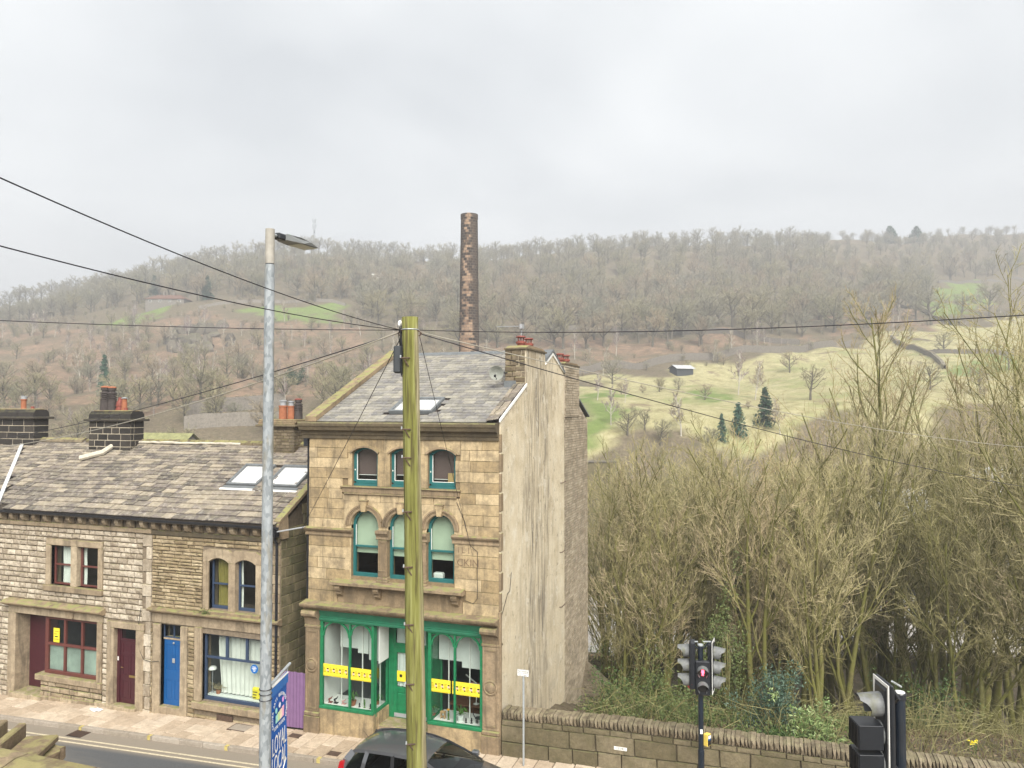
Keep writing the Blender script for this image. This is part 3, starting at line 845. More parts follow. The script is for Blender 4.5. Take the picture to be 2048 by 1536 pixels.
ROOF_L = math.hypot(RN-EAVE[0], RZ-EAVE[1])
def valley_x(t): return -14.98 - 3.5*t/ROOF_L      # the terrace bends here: the lead strip runs up this line
def cottage_pale():
    h = thing('terraced_cottage', 'pale stone terraced cottage with maroon door and brown-framed shop window', 'house', ((XA+XS)/2, 0, street_z(-12)))
    g = lambda x: street_z(x)
    # openings (x0, x1, z0, z1)
    WU = (-12.78, -10.75, 3.42, 4.72)
    REC = (-14.42, -10.72, -.45, 2.36)       # recessed shopfront: passage door, then the six-pane window
    DR = (-10.06, -9.12, -.30, 2.28)
    ops = [WU, REC, DR]
    holed(XA, XS, -2.0, 5.72, ops, .03, .4).build('wall_core', MORTAR_B, h)
    wl = MB().box(XA, XS, 6.6, 7.0, -5, 5.6).build('stone_wall', S_SIDE, h)
    MB().box(XA, XA+.3, .4, 6.6, -5, 5.6).build('party_wall', S_SIDE, h)
    sur = [(WU[0]-.22, WU[1]+.22, WU[2]-.2, WU[3]+.2), (REC[0]-.2, REC[1]+.22, REC[2], REC[3]+.45), (DR[0]-.26, DR[1]+.30, DR[2], DR[3]+.17), (XS-.36, XS+.0, -.6, 5.3)]
    bl = courses(XA, XS, -.75, 5.30, lambda q, i: q.uniform(.15, .20), (.2, .42), sur, .026, rr, .008)
    scatter_blocks('stone', wl, front_items(bl, -.005, .09, rr, .022), mat_units('rough_stone', S_PALE, jit=.05, cham=.10, pillow=.12), S_PALE)
    for i in range(15):                                   # tall alternating quoins by the party line
        z0 = -.5 + i*.385
        if z0 > 5.1: break
        wq = (.36, .22)[i % 2]
        MB().cbox(XS-wq+.008, XS-.012, -.022, .09, z0+.008, min(z0+.378, 5.30), .012).build('quoin', S_PALE, h)
    MB().cbox(XA, XS, -.07, .1, 5.31, 5.45, .015).build('eaves_course', S_LINTEL, h)
    corbels(h, XA, XS, 13, 5.70)
    roof_part(h, XA, XS, sx=(-18.6, XS), trim=lambda x, t: x < valley_x(t))
    gutter(h, XA-.05, XS+.02)
    # upper two-light window
    sr = MB()
    sr.cbox(WU[0]-.2, WU[1]+.2, -.03, .2, WU[3], WU[3]+.2, .012).build('lintel', S_LINTEL, h)
    MB().cbox(WU[0]-.24, WU[1]+.24, -.10, .2, WU[2]-.19, WU[2], .015).build('sill', S_LINTEL, h)
    mid = (WU[0]+WU[1])/2
    for a, b in ((WU[0]-.2, WU[0]), (WU[1], WU[1]+.2), (mid-.13, mid+.13)):
        MB().cbox(a, b, -.028, .22, WU[2]+.001, WU[3]-.001, .012).build('jamb', S_LINTEL, h)
    for a, b in ((WU[0], mid-.13), (mid+.13, WU[1])):
        framed(h, 'window', a, b, WU[2], WU[3], .14, .055, BROWN, (), ((WU[2]+WU[3])/2,), .07, .05)
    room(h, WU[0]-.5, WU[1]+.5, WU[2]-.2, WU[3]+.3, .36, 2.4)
    curtain(h, 'net_curtain', WU[0]+.28, mid-.13, WU[2]+.05, WU[3], .245, NET, 6, .018)
    curtain(h, 'net_curtain', mid+.16, mid+.3, WU[2]+.05, WU[3], .245, NET, 2, .018)
    # shopfront in the recess
    MB().cbox(REC[0]-.18, REC[0]+.16, -.045, .55, g(-14.4)-.3, REC[3]+.02, .015).build('jamb', S_LINTEL, h)
    MB().cbox(REC[1]-.005, REC[1]+.2, -.045, .3, g(-10.7)+.42, REC[3]+.02, .012).build('jamb', S_LINTEL, h)
    MB().cbox(REC[0]-.18, REC[1]+.22, -.035, .5, REC[3]+.021, REC[3]+.28, .012).build('fascia_stone', S_LINTEL, h)
    MB().prism([(-12.0, REC[3]+.04), (-11.72, REC[3]+.04), (-11.66, REC[3]+.26), (-12.06, REC[3]+.26)], -.07, -.036, 'y').build('keystone', S_LINTEL, h)
    MB().prism([(.03, REC[3]+.281), (-.12, REC[3]+.281), (-.26, REC[3]+.36), (-.27, REC[3]+.40), (-.18, REC[3]+.44), (.03, REC[3]+.50)], REC[0]-.28, REC[1]+.32, 'x').build('hood_cornice', S_TRIM, h)
    WX0, WX1, WZ0, WZ1 = -13.02, -10.73, .50, REC[3]-.02
    framed(h, 'shop_window', WX0, WX1, WZ0, WZ1, .10, .07, BROWN, (WX0+.78, WX0+1.52), (1.46,), .10, .075, bottom=.11)
    MB().cbox(WX0-.28, REC[1]+.22, -.09, .28, .30, .49, .015).build('sill', S_LINTEL, h)
    MB().box(WX0-.1, REC[1]+.2, .03, .28, -.7, .30).build('stall_riser', MORTAR, h)
    bl = courses(WX0-.12, REC[1]+.2, -.62, .29, lambda q, i: q.uniform(.16, .22), (.3, .62), [], .03, rr, .01)
    scatter_blocks('stone', wl, front_items(bl, -.01, .09, rr, .02), mat_units('rough_stone', S_LINTEL, jit=.05, cham=.10, pillow=.12), S_LINTEL)
    room(h, WX0-.1, REC[1]+.3, .3, WZ1+.1, .30, 2.6)
    # frosted lower panes: a pale film behind the glass
    MB().box(WX0+.07, WX1-.07, .185, .188, WZ0+.1, 1.44).build('window_film', plain('frosted_film', (0.30, 0.36, 0.31), .3, .5, var=.35, sc=2.2), h)
    # passage side door and step
    MB().box(-14.27, -13.02, .50, .56, -.2, REC[3]).build('passage_board', MAROON, h)
    sd_ = MB().box(-13.10, -13.03, .12, .50, -.2, REC[3]).build('side_door', BROWN, h)
    for k in range(5): MB().box(-13.115, -13.101, .12, .50, .1+k*.42, .12+k*.42).build('ledge', BROWN, sd_)
    MB().cbox(-14.40, -12.96, -.14, .6, g(-14)-.3, g(-13.6)+.15, .015).build('step', S_LINTEL, h)
    b = MB(); px = WX0+.40
    b.box(px-.13, px+.13, .128, .132, 1.52, 1.98)
    ps = b.build('window_poster', YELLOW, h)
    for k in range(4): MB().box(px-.10+.03*(k % 2), px+.10-.04*(k % 3), .124, .127, 1.60+k*.085, 1.635+k*.085).build('print', BLACKPR if k == 1 else OCHREPR, ps)
    # maroon door
    MB().cbox(DR[0]-.24, DR[0]+.03, -.045, .32, g(-10)-.3, DR[3], .012).build('jamb', S_LINTEL, h)
    MB().cbox(DR[1]-.02, DR[1]+.28, -.045, .32, g(-9.2)-.3, DR[3], .012).build('jamb', S_LINTEL, h)
    MB().cbox(DR[0]-.26, DR[1]+.30, -.05, .32, DR[3]+.001, DR[3]+.2, .012).build('lintel', S_LINTEL, h)
    d = panel_door(h, 'door', DR[0]+.14, DR[1]-.03, -.10, 1.86, .15, MAROON, [(.14,.46,.80,.95),(.54,.86,.80,.95),(.14,.46,.46,.76),(.54,.86,.46,.76),(.14,.46,.08,.36),(.54,.86,.08,.36)])
    MB().box(DR[0]+.03, DR[0]+.135, .12, .36, -.12, DR[3]).build('door_frame', MAROON, h)
    framed(h, 'fanlight', DR[0]+.14, DR[1]-.03, 1.87, DR[3], .13, .045, MAROON)
    MB().cbox(DR[0]+.50, DR[0]+.74, .135, .149, .72, .79, .004).build('letter_plate', BRASS, d)
    MB().tube([(DR[0]+.21, .14, 1.02), (DR[0]+.21, .10, 1.02), (DR[0]+.30, .10, 1.02)], .011, 8).build('handle', BRASS, d)
    MB().box(DR[0]+.06, DR[0]+.10, .105, .119, 1.22, 1.34).build('bell_push', WHITE, h)
    MB().cbox(DR[0]-.08, DR[1]+.08, -.16, .4, g(-9.6)-.3, g(-9.6)+.115, .012).build('step', S_LINTEL, h)
    room(h, DR[0]-.1, DR[1]+.2, -.2, DR[3]+.1, .37, 1.5)
    MB().tube([(XA-.06, -.10, 5.5), (XA-.06, -.10, -.4)], .045, 8).build('downpipe', BLACKP, h)
    # a loose cable down the front
    MB().tube([(-8.95, -.03, 3.0), (-9.05, -.035, 2.4), (-8.98, -.04, 1.7), (-8.8, -.05, 1.42), (-8.5, -.05, 1.38), (-8.2, -.055, 1.43)], .008, 5).build('loose_cable', BLACKP, h)
    # plinth
    bl = courses(WX0-.14, -9.95, -.75, -.30, lambda q, i: .45, (.5, .9), [], .012, rr)
    for a, b_, c, d_ in bl: MB().cbox(a, b_, -.05, .05, c, street_z((a+b_)/2)+.12, .015).build('plinth_stone', S_LINTEL, h)
cottage_pale()

def seg_arch(cx, hw, zs, rise, k=10):
    """points of a segmental arch from left to right"""
    rad = (hw*hw + rise*rise) / (2*rise); cz = zs + rise - rad
    a = math.asin(hw / rad)
    return [(cx + rad*math.sin(-a + 2*a*i/k), cz + rad*math.cos(-a + 2*a*i/k)) for i in range(k+1)]
def cottage_buff():
    h = thing('terraced_cottage', 'buff thin-coursed stone cottage with a blue door and curtained bay window', 'house', ((XS+XB)/2, 0, street_z(-6)))
    WU = (-6.40, -4.70, 3.17, 4.78)
    BAY = (-6.62, -4.35, .42, 2.42)
    DR = (-8.20, -7.42, -.20, 2.56)
    ops = [WU, BAY, DR]
    holed(XS, XB, -2.0, 5.72, ops, .03, .4).build('wall_core', MORTAR_B, h)
    wl = MB().box(XS, XB-.01, 6.6, 7.0, -5, 5.6).build('stone_wall', S_SIDE, h)
    sur = [(WU[0]-.24, WU[1]+.22, WU[2]-.28, WU[3]+.22), (BAY[0]-.28, BAY[1]+.22, BAY[2]-.35, 3.02), (DR[0]-.3, DR[1]+.28, DR[2]-.4, 3.02), (XS, XB, 2.62, 2.98), (XB-.26, XB, 2.9, 5.3)]
    bl = courses(XS+.02, XB, -.4, 5.28, lambda q, i: q.uniform(.082, .125) if i < 24 else q.uniform(.10, .15), (.22, .58), sur, .016, rr, .006)
    scatter_blocks('stone', wl, front_items(bl, -.005, .10, rr, .045), mat_units('rough_stone', S_RUBBLE, jit=.06, cham=.14, pillow=.16), S_RUBBLE)
    for i in range(8):
        MB().cbox(XB-.26+.05*(i % 2), XB-.001, -.03, .12, 2.99+i*.275, 3.255+i*.275, .012).build('quoin', S_LINTEL, h)
    MB().cbox(XS, XB+.0, -.06, .1, 5.29, 5.43, .015).build('eaves_course', S_DARKTRIM, h)
    corbels(h, XS, XB-.1, 11, 5.68)
    # gable wall towards the narrow passage
    gm = MB().prism([(.05, -5), (.05, 5.7), (RN, RZ-.16), (6.95, 5.7), (6.95, -5)], XB-.30, XB-.03, 'x').build('gable_wall', MORTAR, h)
    bl = courses(.05, 6.9, -.3, 7.7, lambda q, i: q.uniform(.24, .33), (.4, .85), [], .014, rr)
    bl = [q for q in bl if q[3] < min(5.7 + (RZ-5.7)*(min(q[0], 7-q[1]))/RN, 7.7)]
    scatter_blocks('stone', gm, side_items(bl, XB+.005, .05, rr, .008), mat_units('dressed_stone', S_SIDE, jit=.02, cham=.05), S_SIDE)
    sk = [(fac(448, 968, .7)[0]-.05, fac(525, 968, .7)[0]+.25, 1.35, 2.35), (-4.95, -3.95, 1.35, 2.35)]
    RS = lambda t: (EAVE[0] + (RN-EAVE[0])*t/math.hypot(RN-EAVE[0], RZ-EAVE[1]), EAVE[1] + (RZ-EAVE[1])*t/math.hypot(RN-EAVE[0], RZ-EAVE[1]))
    sky_x = [(-6.85, -5.68), (-5.36, -4.19)]
    holes = [(a-.04, b+.04, 1.60, 2.92) for a, b in sky_x]
    rf = roof_part(h, XS, XB+.02, holes)
    ang = math.atan2(RZ-EAVE[1], RN-EAVE[0])
    for a, b in sky_x:                                     # roof windows
        t0, t1 = 1.74, 2.90
        M = Matrix.Translation((0, EAVE[0], EAVE[1])) @ Matrix.Rotation(ang, 4, 'X')
        fr = MB()
        fr.cbox(a, b, t0, t0+.08, .0, .14, .01).cbox(a, b, t1-.08, t1, .0, .14, .01).cbox(a, a+.07, t0+.08, t1-.08, .0, .139, .01).cbox(b-.07, b, t0+.08, t1-.08, .0, .139, .01)
        f = fr.xform(M).build('rooflight', NAVY if False else LEAD, rf)
        MB().box(a+.07, b-.07, t0+.08, t1-.08, .115, .12).xform(M).build('pane', SKYGLASS, f)
        MB().box(a+.07, b-.07, t0+.08, t1-.08, .06, .065).xform(M).build('blind', WHITE, f)  # white sheet under the glass, standing in for the reflected sky
        MB().box(a-.06, b+.06, t0-.16, t0-.005, .05, .075).xform(M).build('apron_flashing', LEAD, f)
        MB().box(a-.10, b+.10, t0-.24, t0-.16, .052, .08).xform(M).build('white_apron', WHITE, f)
    gutter(h, XS-.02, XB+.12, 5.785)
    MB().cbox(XB-.16, XB+.06, -.34, -.12, 5.50, 5.70, .01).build('hopper', BLACKP, h)
    MB().tube([(XB-.05, -.2, 5.52), (XB-.06, -.16, 5.4), (XB-.045, -.09, 5.25), (XB-.045, -.09, .0)], .04, 8).build('downpipe', BLACKP, h)
    # verge of thick stone
    b = MB().prism([(EAVE[0]+.05, EAVE[1]+.0), (EAVE[0]+.05, EAVE[1]+.10), (RN, RZ+.10), (RN, RZ-.02)], XB-.12, XB+.10, 'x'); b.build('verge_stone', S_TRIM, rf)
    MB().prism([(.0, 5.4), (-.2, 5.7), (-.2, 5.84), (.25, 6.12), (.3, 5.4)], XB-.02, XB+.09, 'x').build('kneeler', S_TRIM, h)
    # white cement fillet where this roof stands above its neighbour
    n0 = [fac(162, 918, 2.6), fac(205, 905, 2.9), fac(243, 876, 3.5)]
    # upper window pair with shouldered arches
    mid = (WU[0]+WU[1])/2
    lights = [(WU[0], mid-.12), (mid+.12, WU[1])]
    for a, c in ((WU[0]-.2, WU[0]), (WU[1], WU[1]+.2), (mid-.12, mid+.12)):
        MB().cbox(a, c, -.03, .22, WU[2]-.02, WU[3]-.19, .012).build('jamb', S_LINTEL, h)
    for a, c in lights:
        arc = seg_arch((a+c)/2, (c-a)/2, WU[3]-.19, .13)
        left = WU[0]-.2 if a == WU[0] else mid; right = mid if a == WU[0] else WU[1]+.2
        MB().prism([(left+.001, WU[3]-.189)] + arc + [(right-.001, WU[3]-.189), (right-.001, WU[3]+.1), ((a+c)/2+.35, WU[3]+.2), ((a+c)/2-.35, WU[3]+.2), (left+.001, WU[3]+.1)], -.032, .21, 'y').build('arched_lintel', S_LINTEL, h)
        framed(h, 'window', a, c, WU[2], WU[3], .15, .05, WHITE if False else NAVY, (), ((WU[2]+WU[3])/2-.06,), .07, .045, bottom=.09)
    MB().cbox(WU[0]-.24, WU[1]+.22, -.13, .2, WU[2]-.2, WU[2]-.01, .02).build('sill', S_TRIM, h)
    room(h, WU[0]-.5, WU[1]+.5, WU[2]-.2, WU[3]+.3, .36, 2.4)
    curtain(h, 'olive_curtain', lights[0][0]+.15, lights[0][1], WU[2]+.05, WU[3], .26, OLIVE_CURTAIN, 4)
    curtain(h, 'net_curtain', lights[1][0]+.02, lights[1][0]+.10, WU[2]+.05, WU[3], .26, NET, 2, .018)
    MB().cbox(-5.05, -4.85, .5, .65, 3.42, 3.68, .02).build('lamp_shade', CREAM, h)
    # string cornice over the ground floor
    MB().prism([(.05, 2.90), (-.05, 2.90), (-.10, 2.94), (-.22, 2.99), (-.23, 3.03), (-.14, 3.06), (.05, 3.09)], XS+.0, XB+.06, 'x').build('string_cornice', S_TRIM, h)
    MB().cbox(XS+.02, XB-.01, -.015, .09, 2.60, 2.899, .008).build('frieze', S_LINTEL, h)
    # doorway
    for a, c in ((DR[0]-.28, DR[0]), (DR[1], DR[1]+.26)):
        MB().cbox(a, c, -.04, .34, street_z(-8)-.2, DR[3], .015).build('jamb', S_LINTEL, h)
    d = panel_door(h, 'door', DR[0]+.02, DR[1]-.02, .07, 2.06, .15, BLUE, [(.12,.44,.54,.92),(.56,.88,.54,.92),(.12,.44,.08,.38),(.56,.88,.08,.38)])
    MB().cbox(DR[0]+.34, DR[0]+.44, .125, .148, 1.36, 1.50, .008).build('knocker', GREYM, d)
    MB().lathe(0, 0, [(.02, 0), (.035, .02), (.02, .04)], 10).xform(Matrix.Translation((DR[0]+.39, .15, 1.97)) @ Matrix.Rotation(math.pi/2, 4, 'X')).build('knob', GREYM, d)
    MB().box(DR[0], DR[1], .13, .36, 2.07, 2.12).build('transom', S_LINTEL, h)
    framed(h, 'fanlight', DR[0]+.0, DR[1]-.0, 2.12, DR[3], .13, .03, NAVY, ((DR[0]+DR[1])/2,), ())
    room(h, DR[0]-.1, DR[1]+.2, 0, DR[3]+.1, .37, 1.5)
    MB().cbox(DR[0]-.02, DR[1]+.02, -.03, .42, street_z(-7.8)-.2, .068, .012).build('step', S_LINTEL, h)
    # bay
    for a, c in ((BAY[0]-.26, BAY[0]), (BAY[1], BAY[1]+.2)):
        MB().cbox(a, c, -.05, .3, BAY[2]-.02, BAY[3]+.18, .015).build('jamb', S_LINTEL, h)
    bz = BAY[2] + 1.28
    wn = framed(h, 'bay_window', BAY[0], BAY[1], BAY[2], BAY[3], .12, .055, NAVY, (), (bz,), .09, .055, bottom=.10)
    for v in (BAY[0]+.80, BAY[0]+1.52): MB().cbox(v-.035, v+.035, .118, .205, bz, BAY[3]-.05, .005).build('glazing_bar', NAVY, wn)
    MB().cbox(BAY[0]-.30, BAY[1]+.26, -.12, .25, BAY[2]-.24, BAY[2]-.02, .025).build('sill', S_LINTEL, h)
    room(h, BAY[0]-.3, BAY[1]+.25, .2, BAY[3]+.2, .30, 2.6, SHOPROOM)
    curtain(h, 'net_curtain', BAY[0]+.30, BAY[1]-.05, BAY[2]+.16, BAY[3]-.04, .40, NET, 11, .035, .22)
    MB().box(BAY[0], BAY[1], .22, .5, BAY[2]-.02, BAY[2]+.12).build('window_board', BLINDW, h)
    # things standing in the bay window are things of their own
    x, z = fac(424, 1340, .35)
    t = thing('bay_ornament', 'small white domed lamp standing in the curtained bay window', 'lamp', (x, .38, BAY[2]+.12))
    MB().lathe(x, .38, [(.05, 0), (.05, .02), (.012, .03), (.012, z-BAY[2]-.1)], 10, z0=BAY[2]+.12).build('stem', GREYM, t)
    MB().lathe(x, .38, [(.13, 0), (.125, .04), (.08, .085), (.02, .10)], 14, z0=z+.02).build('shade', WHITE, t)
    t = thing('dried_plant', 'pot of dry stems standing in the curtained bay window', 'plant', (-6.3, .36, BAY[2]+.12))
    MB().lathe(-6.3, .36, [(.06, 0), (.08, .12), (.075, .12), (.05, .02)], 12, z0=BAY[2]+.12).build('pot', TERRA, t)
    b = MB(); q = random.Random(5)
    for k in range(26):
        a = q.uniform(0, 6.28); e = q.uniform(.15, .42)
        b.tube([(-6.3, .36, BAY[2]+.22), (-6.3+e*.5*math.cos(a), .36+.1*math.sin(a), BAY[2]+.30+q.uniform(0,.12)), (-6.3+e*math.cos(a), .36+.14*math.sin(a), BAY[2]+.26+q.uniform(0,.25))], [.006,.005,.003], 4)
    b.build('stems', plain('dry_stems', (0.32, 0.27, 0.16), .9, .1), t)
    x, z = fac(509, 1338, .11)
    t = tag(MB().disc_y(x, .10, z, [(.13, .012), (.13, 0)], 24).build('window_sticker', plain('blue_sticker', (.01, .13, .42), .5, .4)), 'round blue sticker with white lettering on the bay window', 'sticker')
    for k, wq in enumerate((.06, .085, .05, .03)): MB().box(x-wq, x+wq, .0945, .0985, z+.05-k*.04, z+.068-k*.04).build('print', WHITE, t)
    x, z = fac(509, 1395, .3)
    t = tag(MB().cbox(x-.11, x+.16, .29, .40, BAY[2]+.12, BAY[2]+.48, .05).build('yellow_box', YELLOW), 'yellow printed carton standing in the curtained bay window', 'box')
    for k in range(3): MB().box(x-.05, x+.05+.03*k, .284, .2885, BAY[2]+.18+k*.08, BAY[2]+.205+k*.08).build('print', BLACKPR, t)
    x = -6.0
    MB().box(x-.01, x+.55, -.055, -.01, -.06, .10).build('air_brick', IRON, h)
cottage_buff()

def cottage_left():
    h = thing('terraced_cottage', 'neighbouring cottage beyond the lead verge, showing its stone roof', 'house', (-19, 0, street_z(-19)))
    holed(-23, XA-.14, -2.0, 5.72, [], .0, .4).build('wall_core', S_PALE, h)
    b = MB().box(-23, XA-.02, 6.6, 7.0, -5, 5.6); b.build('rear_wall', S_SIDE, h)
    roof_part(h, -23, XA-.16, sx=(-23, XA+.1), trim=lambda x, t: x > valley_x(t) - .05)
    gutter(h, -23, XA-.1)
    vb = MB(); a0 = (valley_x(0), EAVE[0]-.02, EAVE[1]+.10); a1 = (valley_x(ROOF_L), RN, RZ+.11)
    vb.add([(a[0]+dx_, a[1], a[2]+dz_) for a in (a0, a1) for dx_, dz_ in ((-.10, -.05), (-.09, .0), (.09, .0), (.10, -.05))], [(0,1,5,4), (1,2,6,5), (2,3,7,6), (0,3,2,1), (4,5,6,7)])
    vb.build('lead_verge', LEADW, h)
cottage_left()

# ------------------------------------------------------------------ chimney stacks on the cottages
def ashlar_stack(name, label, x0, x1, y0, y1, zb, zt, mat, joint, course, lens, capz, pots, mort=MORTAR):
    h = thing(name, label, 'chimney', ((x0+x1)/2, (y0+y1)/2, zb))
    MB().box(x0+.012, x1-.012, y0+.012, y1-.012, zb, zt).build('core', mort, h)
    q = random.Random(int(abs(x0)*10))
    un = mat_units('dressed_stone', mat, jit=.02, cham=.05)
    bl = courses(x0, x1, zb, zt, lambda r_, i: course, lens, [], joint, q)
    scatter_blocks('stone', h, front_items(bl, y0-.004, .06, q, .006), un, mat)
    bl = courses(y0, y1, zb, zt, lambda r_, i: course, lens, [], joint, q)
    scatter_blocks('stone', h, side_items(bl, x1+.004, .06, q, .006), un, mat)
    capz(h); pots(h)
    return h
# black stack above the party wall
def capA(x0, x1, y0, y1, z):
    def f(h):
        MB().cbox(x0-.14, x1+.14, y0-.14, y1+.14, z, z+.085, .02).build('band', S_BLACK, h)
        n = 4
        for i in range(n):
            a = x0-.0+(x1-x0)*i/n; b = x0+(x1-x0)*(i+1)/n
            MB().prism([(y0-.03, z+.086), (y0+.0, z+.26), (y0+.09, z+.36), (y1-.09, z+.36), (y1, z+.26), (y1+.03, z+.086)], a+.008, b-.008, 'x').build('capstone', S_BLACK, h)
        MB().cbox(x0+.1, x1-.1, y0+.1, y1-.1, z+.355, z+.40, .02).build('flaunching', S_TRIM, h)
    return f
yA = 2.95
x0, zt = fac(178, 842, yA); x1 = fac(262, 842, yA)[0]
def potsA(h):
    z = zt + .39
    louvre_pot(h, x0+.40, yA+.35, z, POT_BLK, .90, .17); louvre_pot(h, x0+.72, yA+.36, z, POT_BLK, .88, .155)
    pot(h, x0+1.02, yA+.45, z, [(.16,0),(.16,.06),(.14,.07),(.14,.16),(.155,.17),(.155,.20),(.14,.21),(.13,.30),(.10,.36),(.07,.40),(.06,.50),(.05,.5)], TERRA_D)
    pot(h, x0+1.28, yA+.4, z, [(.10,0),(.095,.30),(.085,.31),(.085,.46),(.07,.46)], TERRA)
    MB().lathe(x0+1.28, yA+.4, [(.02,.50),(.13,.47),(.13,.455),(.02,.455)], 12, z0=z).build('cowl_cap', GREYM, h)
    pot(h, x0+1.46, yA+.3, z, [(.07,0),(.07,.1),(.05,.1)], TERRA_D)
ashlar_stack('chimney_stack', 'soot-black stone chimney stack with two tall louvred pots and orange pots', x0, x1, yA, yA+.62, 6.6, zt, S_BLACK, .03, .235, (.35, .75), capA(x0, x1, yA, yA+.62, zt), potsA, MORTAR_L)
# white cement fillet from its foot up to the ridge
pts = [fac(160, 916, 2.25), fac(205, 903, 2.6), fac(244, 874, 3.38)]
ys = (2.25, 2.6, 3.42)
b = MB()
P = []
for (x, z), y in zip(pts, ys):
    zr = EAVE[1] + (RZ-EAVE[1])*(y-EAVE[0])/(RN-EAVE[0])
    P.append((x, y, max(zr+.07, min(z, zr+.16))))
b.tube(P, [.10, .10, .09], 7)
tag(b.build('cement_fillet', WHITE_CEMENT), 'white cement fillet running from the black chimney to the ridge', 'flashing')
xr0, xr1 = fac(243, 880, RN)[0], fac(487, 885, RN)[0]
b = MB(); nseg = 26
b.tube([(xr0+(xr1-xr0)*i/nseg, RN-.155+R.uniform(-.012,.012), RZ+.02+R.uniform(-.012,.012)) for i in range(nseg+1)], [R.uniform(.035,.055) for _ in range(nseg+1)], 6)
tag(b.build('ridge_pointing', WHITE_CEMENT), 'line of pale cement pointing under the ridge stones', 'flashing')
# left stack
yB = 3.1
xb0 = fac(-60, 845, yB)[0]; xb1, ztb = fac(68, 838, yB)
def potsB(h):
    x, z = fac(40, 830, yB+.3)[0], ztb+.39
    pot(h, x, yB+.45, z, PLAINPOT, TERRA); MB().lathe(x, yB+.45, [(.105,.40),(.105,.5),(.12,.5),(.1,.52)], 12, z0=z).build('cowl_cap', GREYM, h)
    pot(h, x+.42, yB+.5, z, [(.07,0),(.07,.09),(.05,.1)], TERRA_D)
ashlar_stack('chimney_stack', 'soot-black stone chimney stack with one orange pot above the lead verge', xb0, xb1, yB, yB+.65, 6.6, ztb, S_BLACK, .028, .26, (.45, .95), capA(xb0, xb1, yB, yB+.65, ztb), potsB, MORTAR_L)
# brown stack by the passage
yC = 3.0
xc0, ztc = fac(524, 853, yC); xc1 = fac(588, 853, yC)[0]
def capC(h):
    MB().cbox(xc0-.16, xc1+.16, yC-.16, yC+1.1, ztc, ztc+.07, .015).build('band', S_DARKTRIM, h)
    q = random.Random(9)
    for k in range(3):
        x = xc0-.10
        while x < xc1+.05:
            l = q.uniform(.25, .5)
            MB().cbox(x, min(x+l, xc1+.12), yC-.10+k*.03, yC+.95, ztc+.071+k*.06, ztc+.128+k*.06, .01).build('cap_slab', S_TRIM, h); x += l
def potsC(h):
    z = ztc+.24
    xx = fac(566, 830, yC+.4)[0]
    pot(h, xx, yC+.4, z, [(.14,0),(.135,.42),(.15,.43),(.15,.48),(.12,.48),(.115,.40)], TERRA); MB().lathe(xx, yC+.4, [(.10,.48),(.10,.62),(.13,.62),(.13,.66),(.02,.67)], 12, z0=z).build('cowl_cap', GREYM, h)
    pot(h, xx+.26, yC+.5, z, [(.13,0),(.125,.42),(.14,.43),(.14,.47),(.11,.47)], TERRA); MB().lathe(xx+.26, yC+.5, [(.09,.47),(.09,.6),(.12,.6),(.12,.63),(.02,.64)], 12, z0=z).build('cowl_cap', GREYM, h)
    louvre_pot(h, xx+.48, yC+.6, z, POT_BLK, .70, .14, TERRA_D)
ashlar_stack('chimney_stack', 'brown rough stone chimney stack with mossy slab cap beside the tall shop house', xc0, xc1, yC, yC+1.0, 6.5, ztc, S_CHIM, .02, .105, (.16, .36), capC, potsC)
# ------------------------------------------------------------------ the tall shop house
HX0, HX1 = -2.905, 2.956
HD, HR = 9.85, 4.92                        # depth and ridge position
HE, HRZ = 8.83, 11.02                      # eaves and ridge height
shop = thing('shop_house', 'tall three-storey sandstone shop house with green shopfront and rendered gable', 'building', (0, 0, street_z(0)))
TW = [(-1.50, -.69), (-.31, .49), (.845, 1.665)]           # top windows
MW = [(-1.515, -.645), (-.355, .475), (.82, 1.635)]        # arched middle windows
TZ0, TZS, TRISE = 7.03, 7.965, .145
MZ0 = 4.50
ops_t = [(a, b, TZ0, TZS+TRISE) for a, b in TW]
ops_m = [(a, b, MZ0, 6.37) for a, b in MW]
SHOPO = (-2.49, 2.47, .0, 3.22)
core = holed(HX0+.02, HX1-.06, -3.0, HE-.05, ops_t + ops_m + [SHOPO], .03, .42).build('wall_core', MORTAR_G, shop)
MB().box(HX0, HX0+.3, .42, HD, -6, HE-.05).build('side_wall', S_SIDE, shop)
MB().box(HX0+.3, HX1-.3, HD-.3, HD, -6, HE-.05).build('rear_wall', S_SIDE, shop)
fw = MB().box(HX0+.31, HX1-.31, 5.0, 5.1, 0, HE-.1).build('ashlar_wall', ROOM, shop)
q = random.Random(21)
AU = mat_units('ashlar_block', S_ASHLAR, jit=.006, cham=.014)
PAN = (-1.80, 1.80, 6.83, 7.03)
# top storey above the string course: courses .283 m, blocks avoid the windows and the arcade panel
sur = [(a-.0, b+.0, TZ0, TZS+.02) for a, b in TW] + [(TW[0][0]-.0, TW[2][1], TZ0, TZS), (-1.80, 1.80, 6.80, 7.04), (-1.74, 1.86, 5.80, 6.72), (TW[0][0]-.15, TW[2][1]+.15, TZS, 8.40)]
bl = courses(HX0, HX1-.04, 5.80, 8.38, lambda r_, i: .287, (.62, 1.25), sur, .008, q)
scatter_blocks('ashlar_block', fw, front_items(bl, -.004, .06, q, .004), AU, S_ASHLAR)
sur = [(MW[0][0]-.02, MW[2][1]+.02, 4.38, 5.62), (-2.03, 1.96, 4.26, 4.40), (-1.95, 1.88, 3.74, 4.27)]
bl = courses(HX0, HX1-.04, 3.74, 5.61, lambda r_, i: .312, (.75, 1.5), sur, .008, q)
scatter_blocks('ashlar_block', fw, front_items(bl, -.004, .06, q, .004), AU, S_ASHLAR)
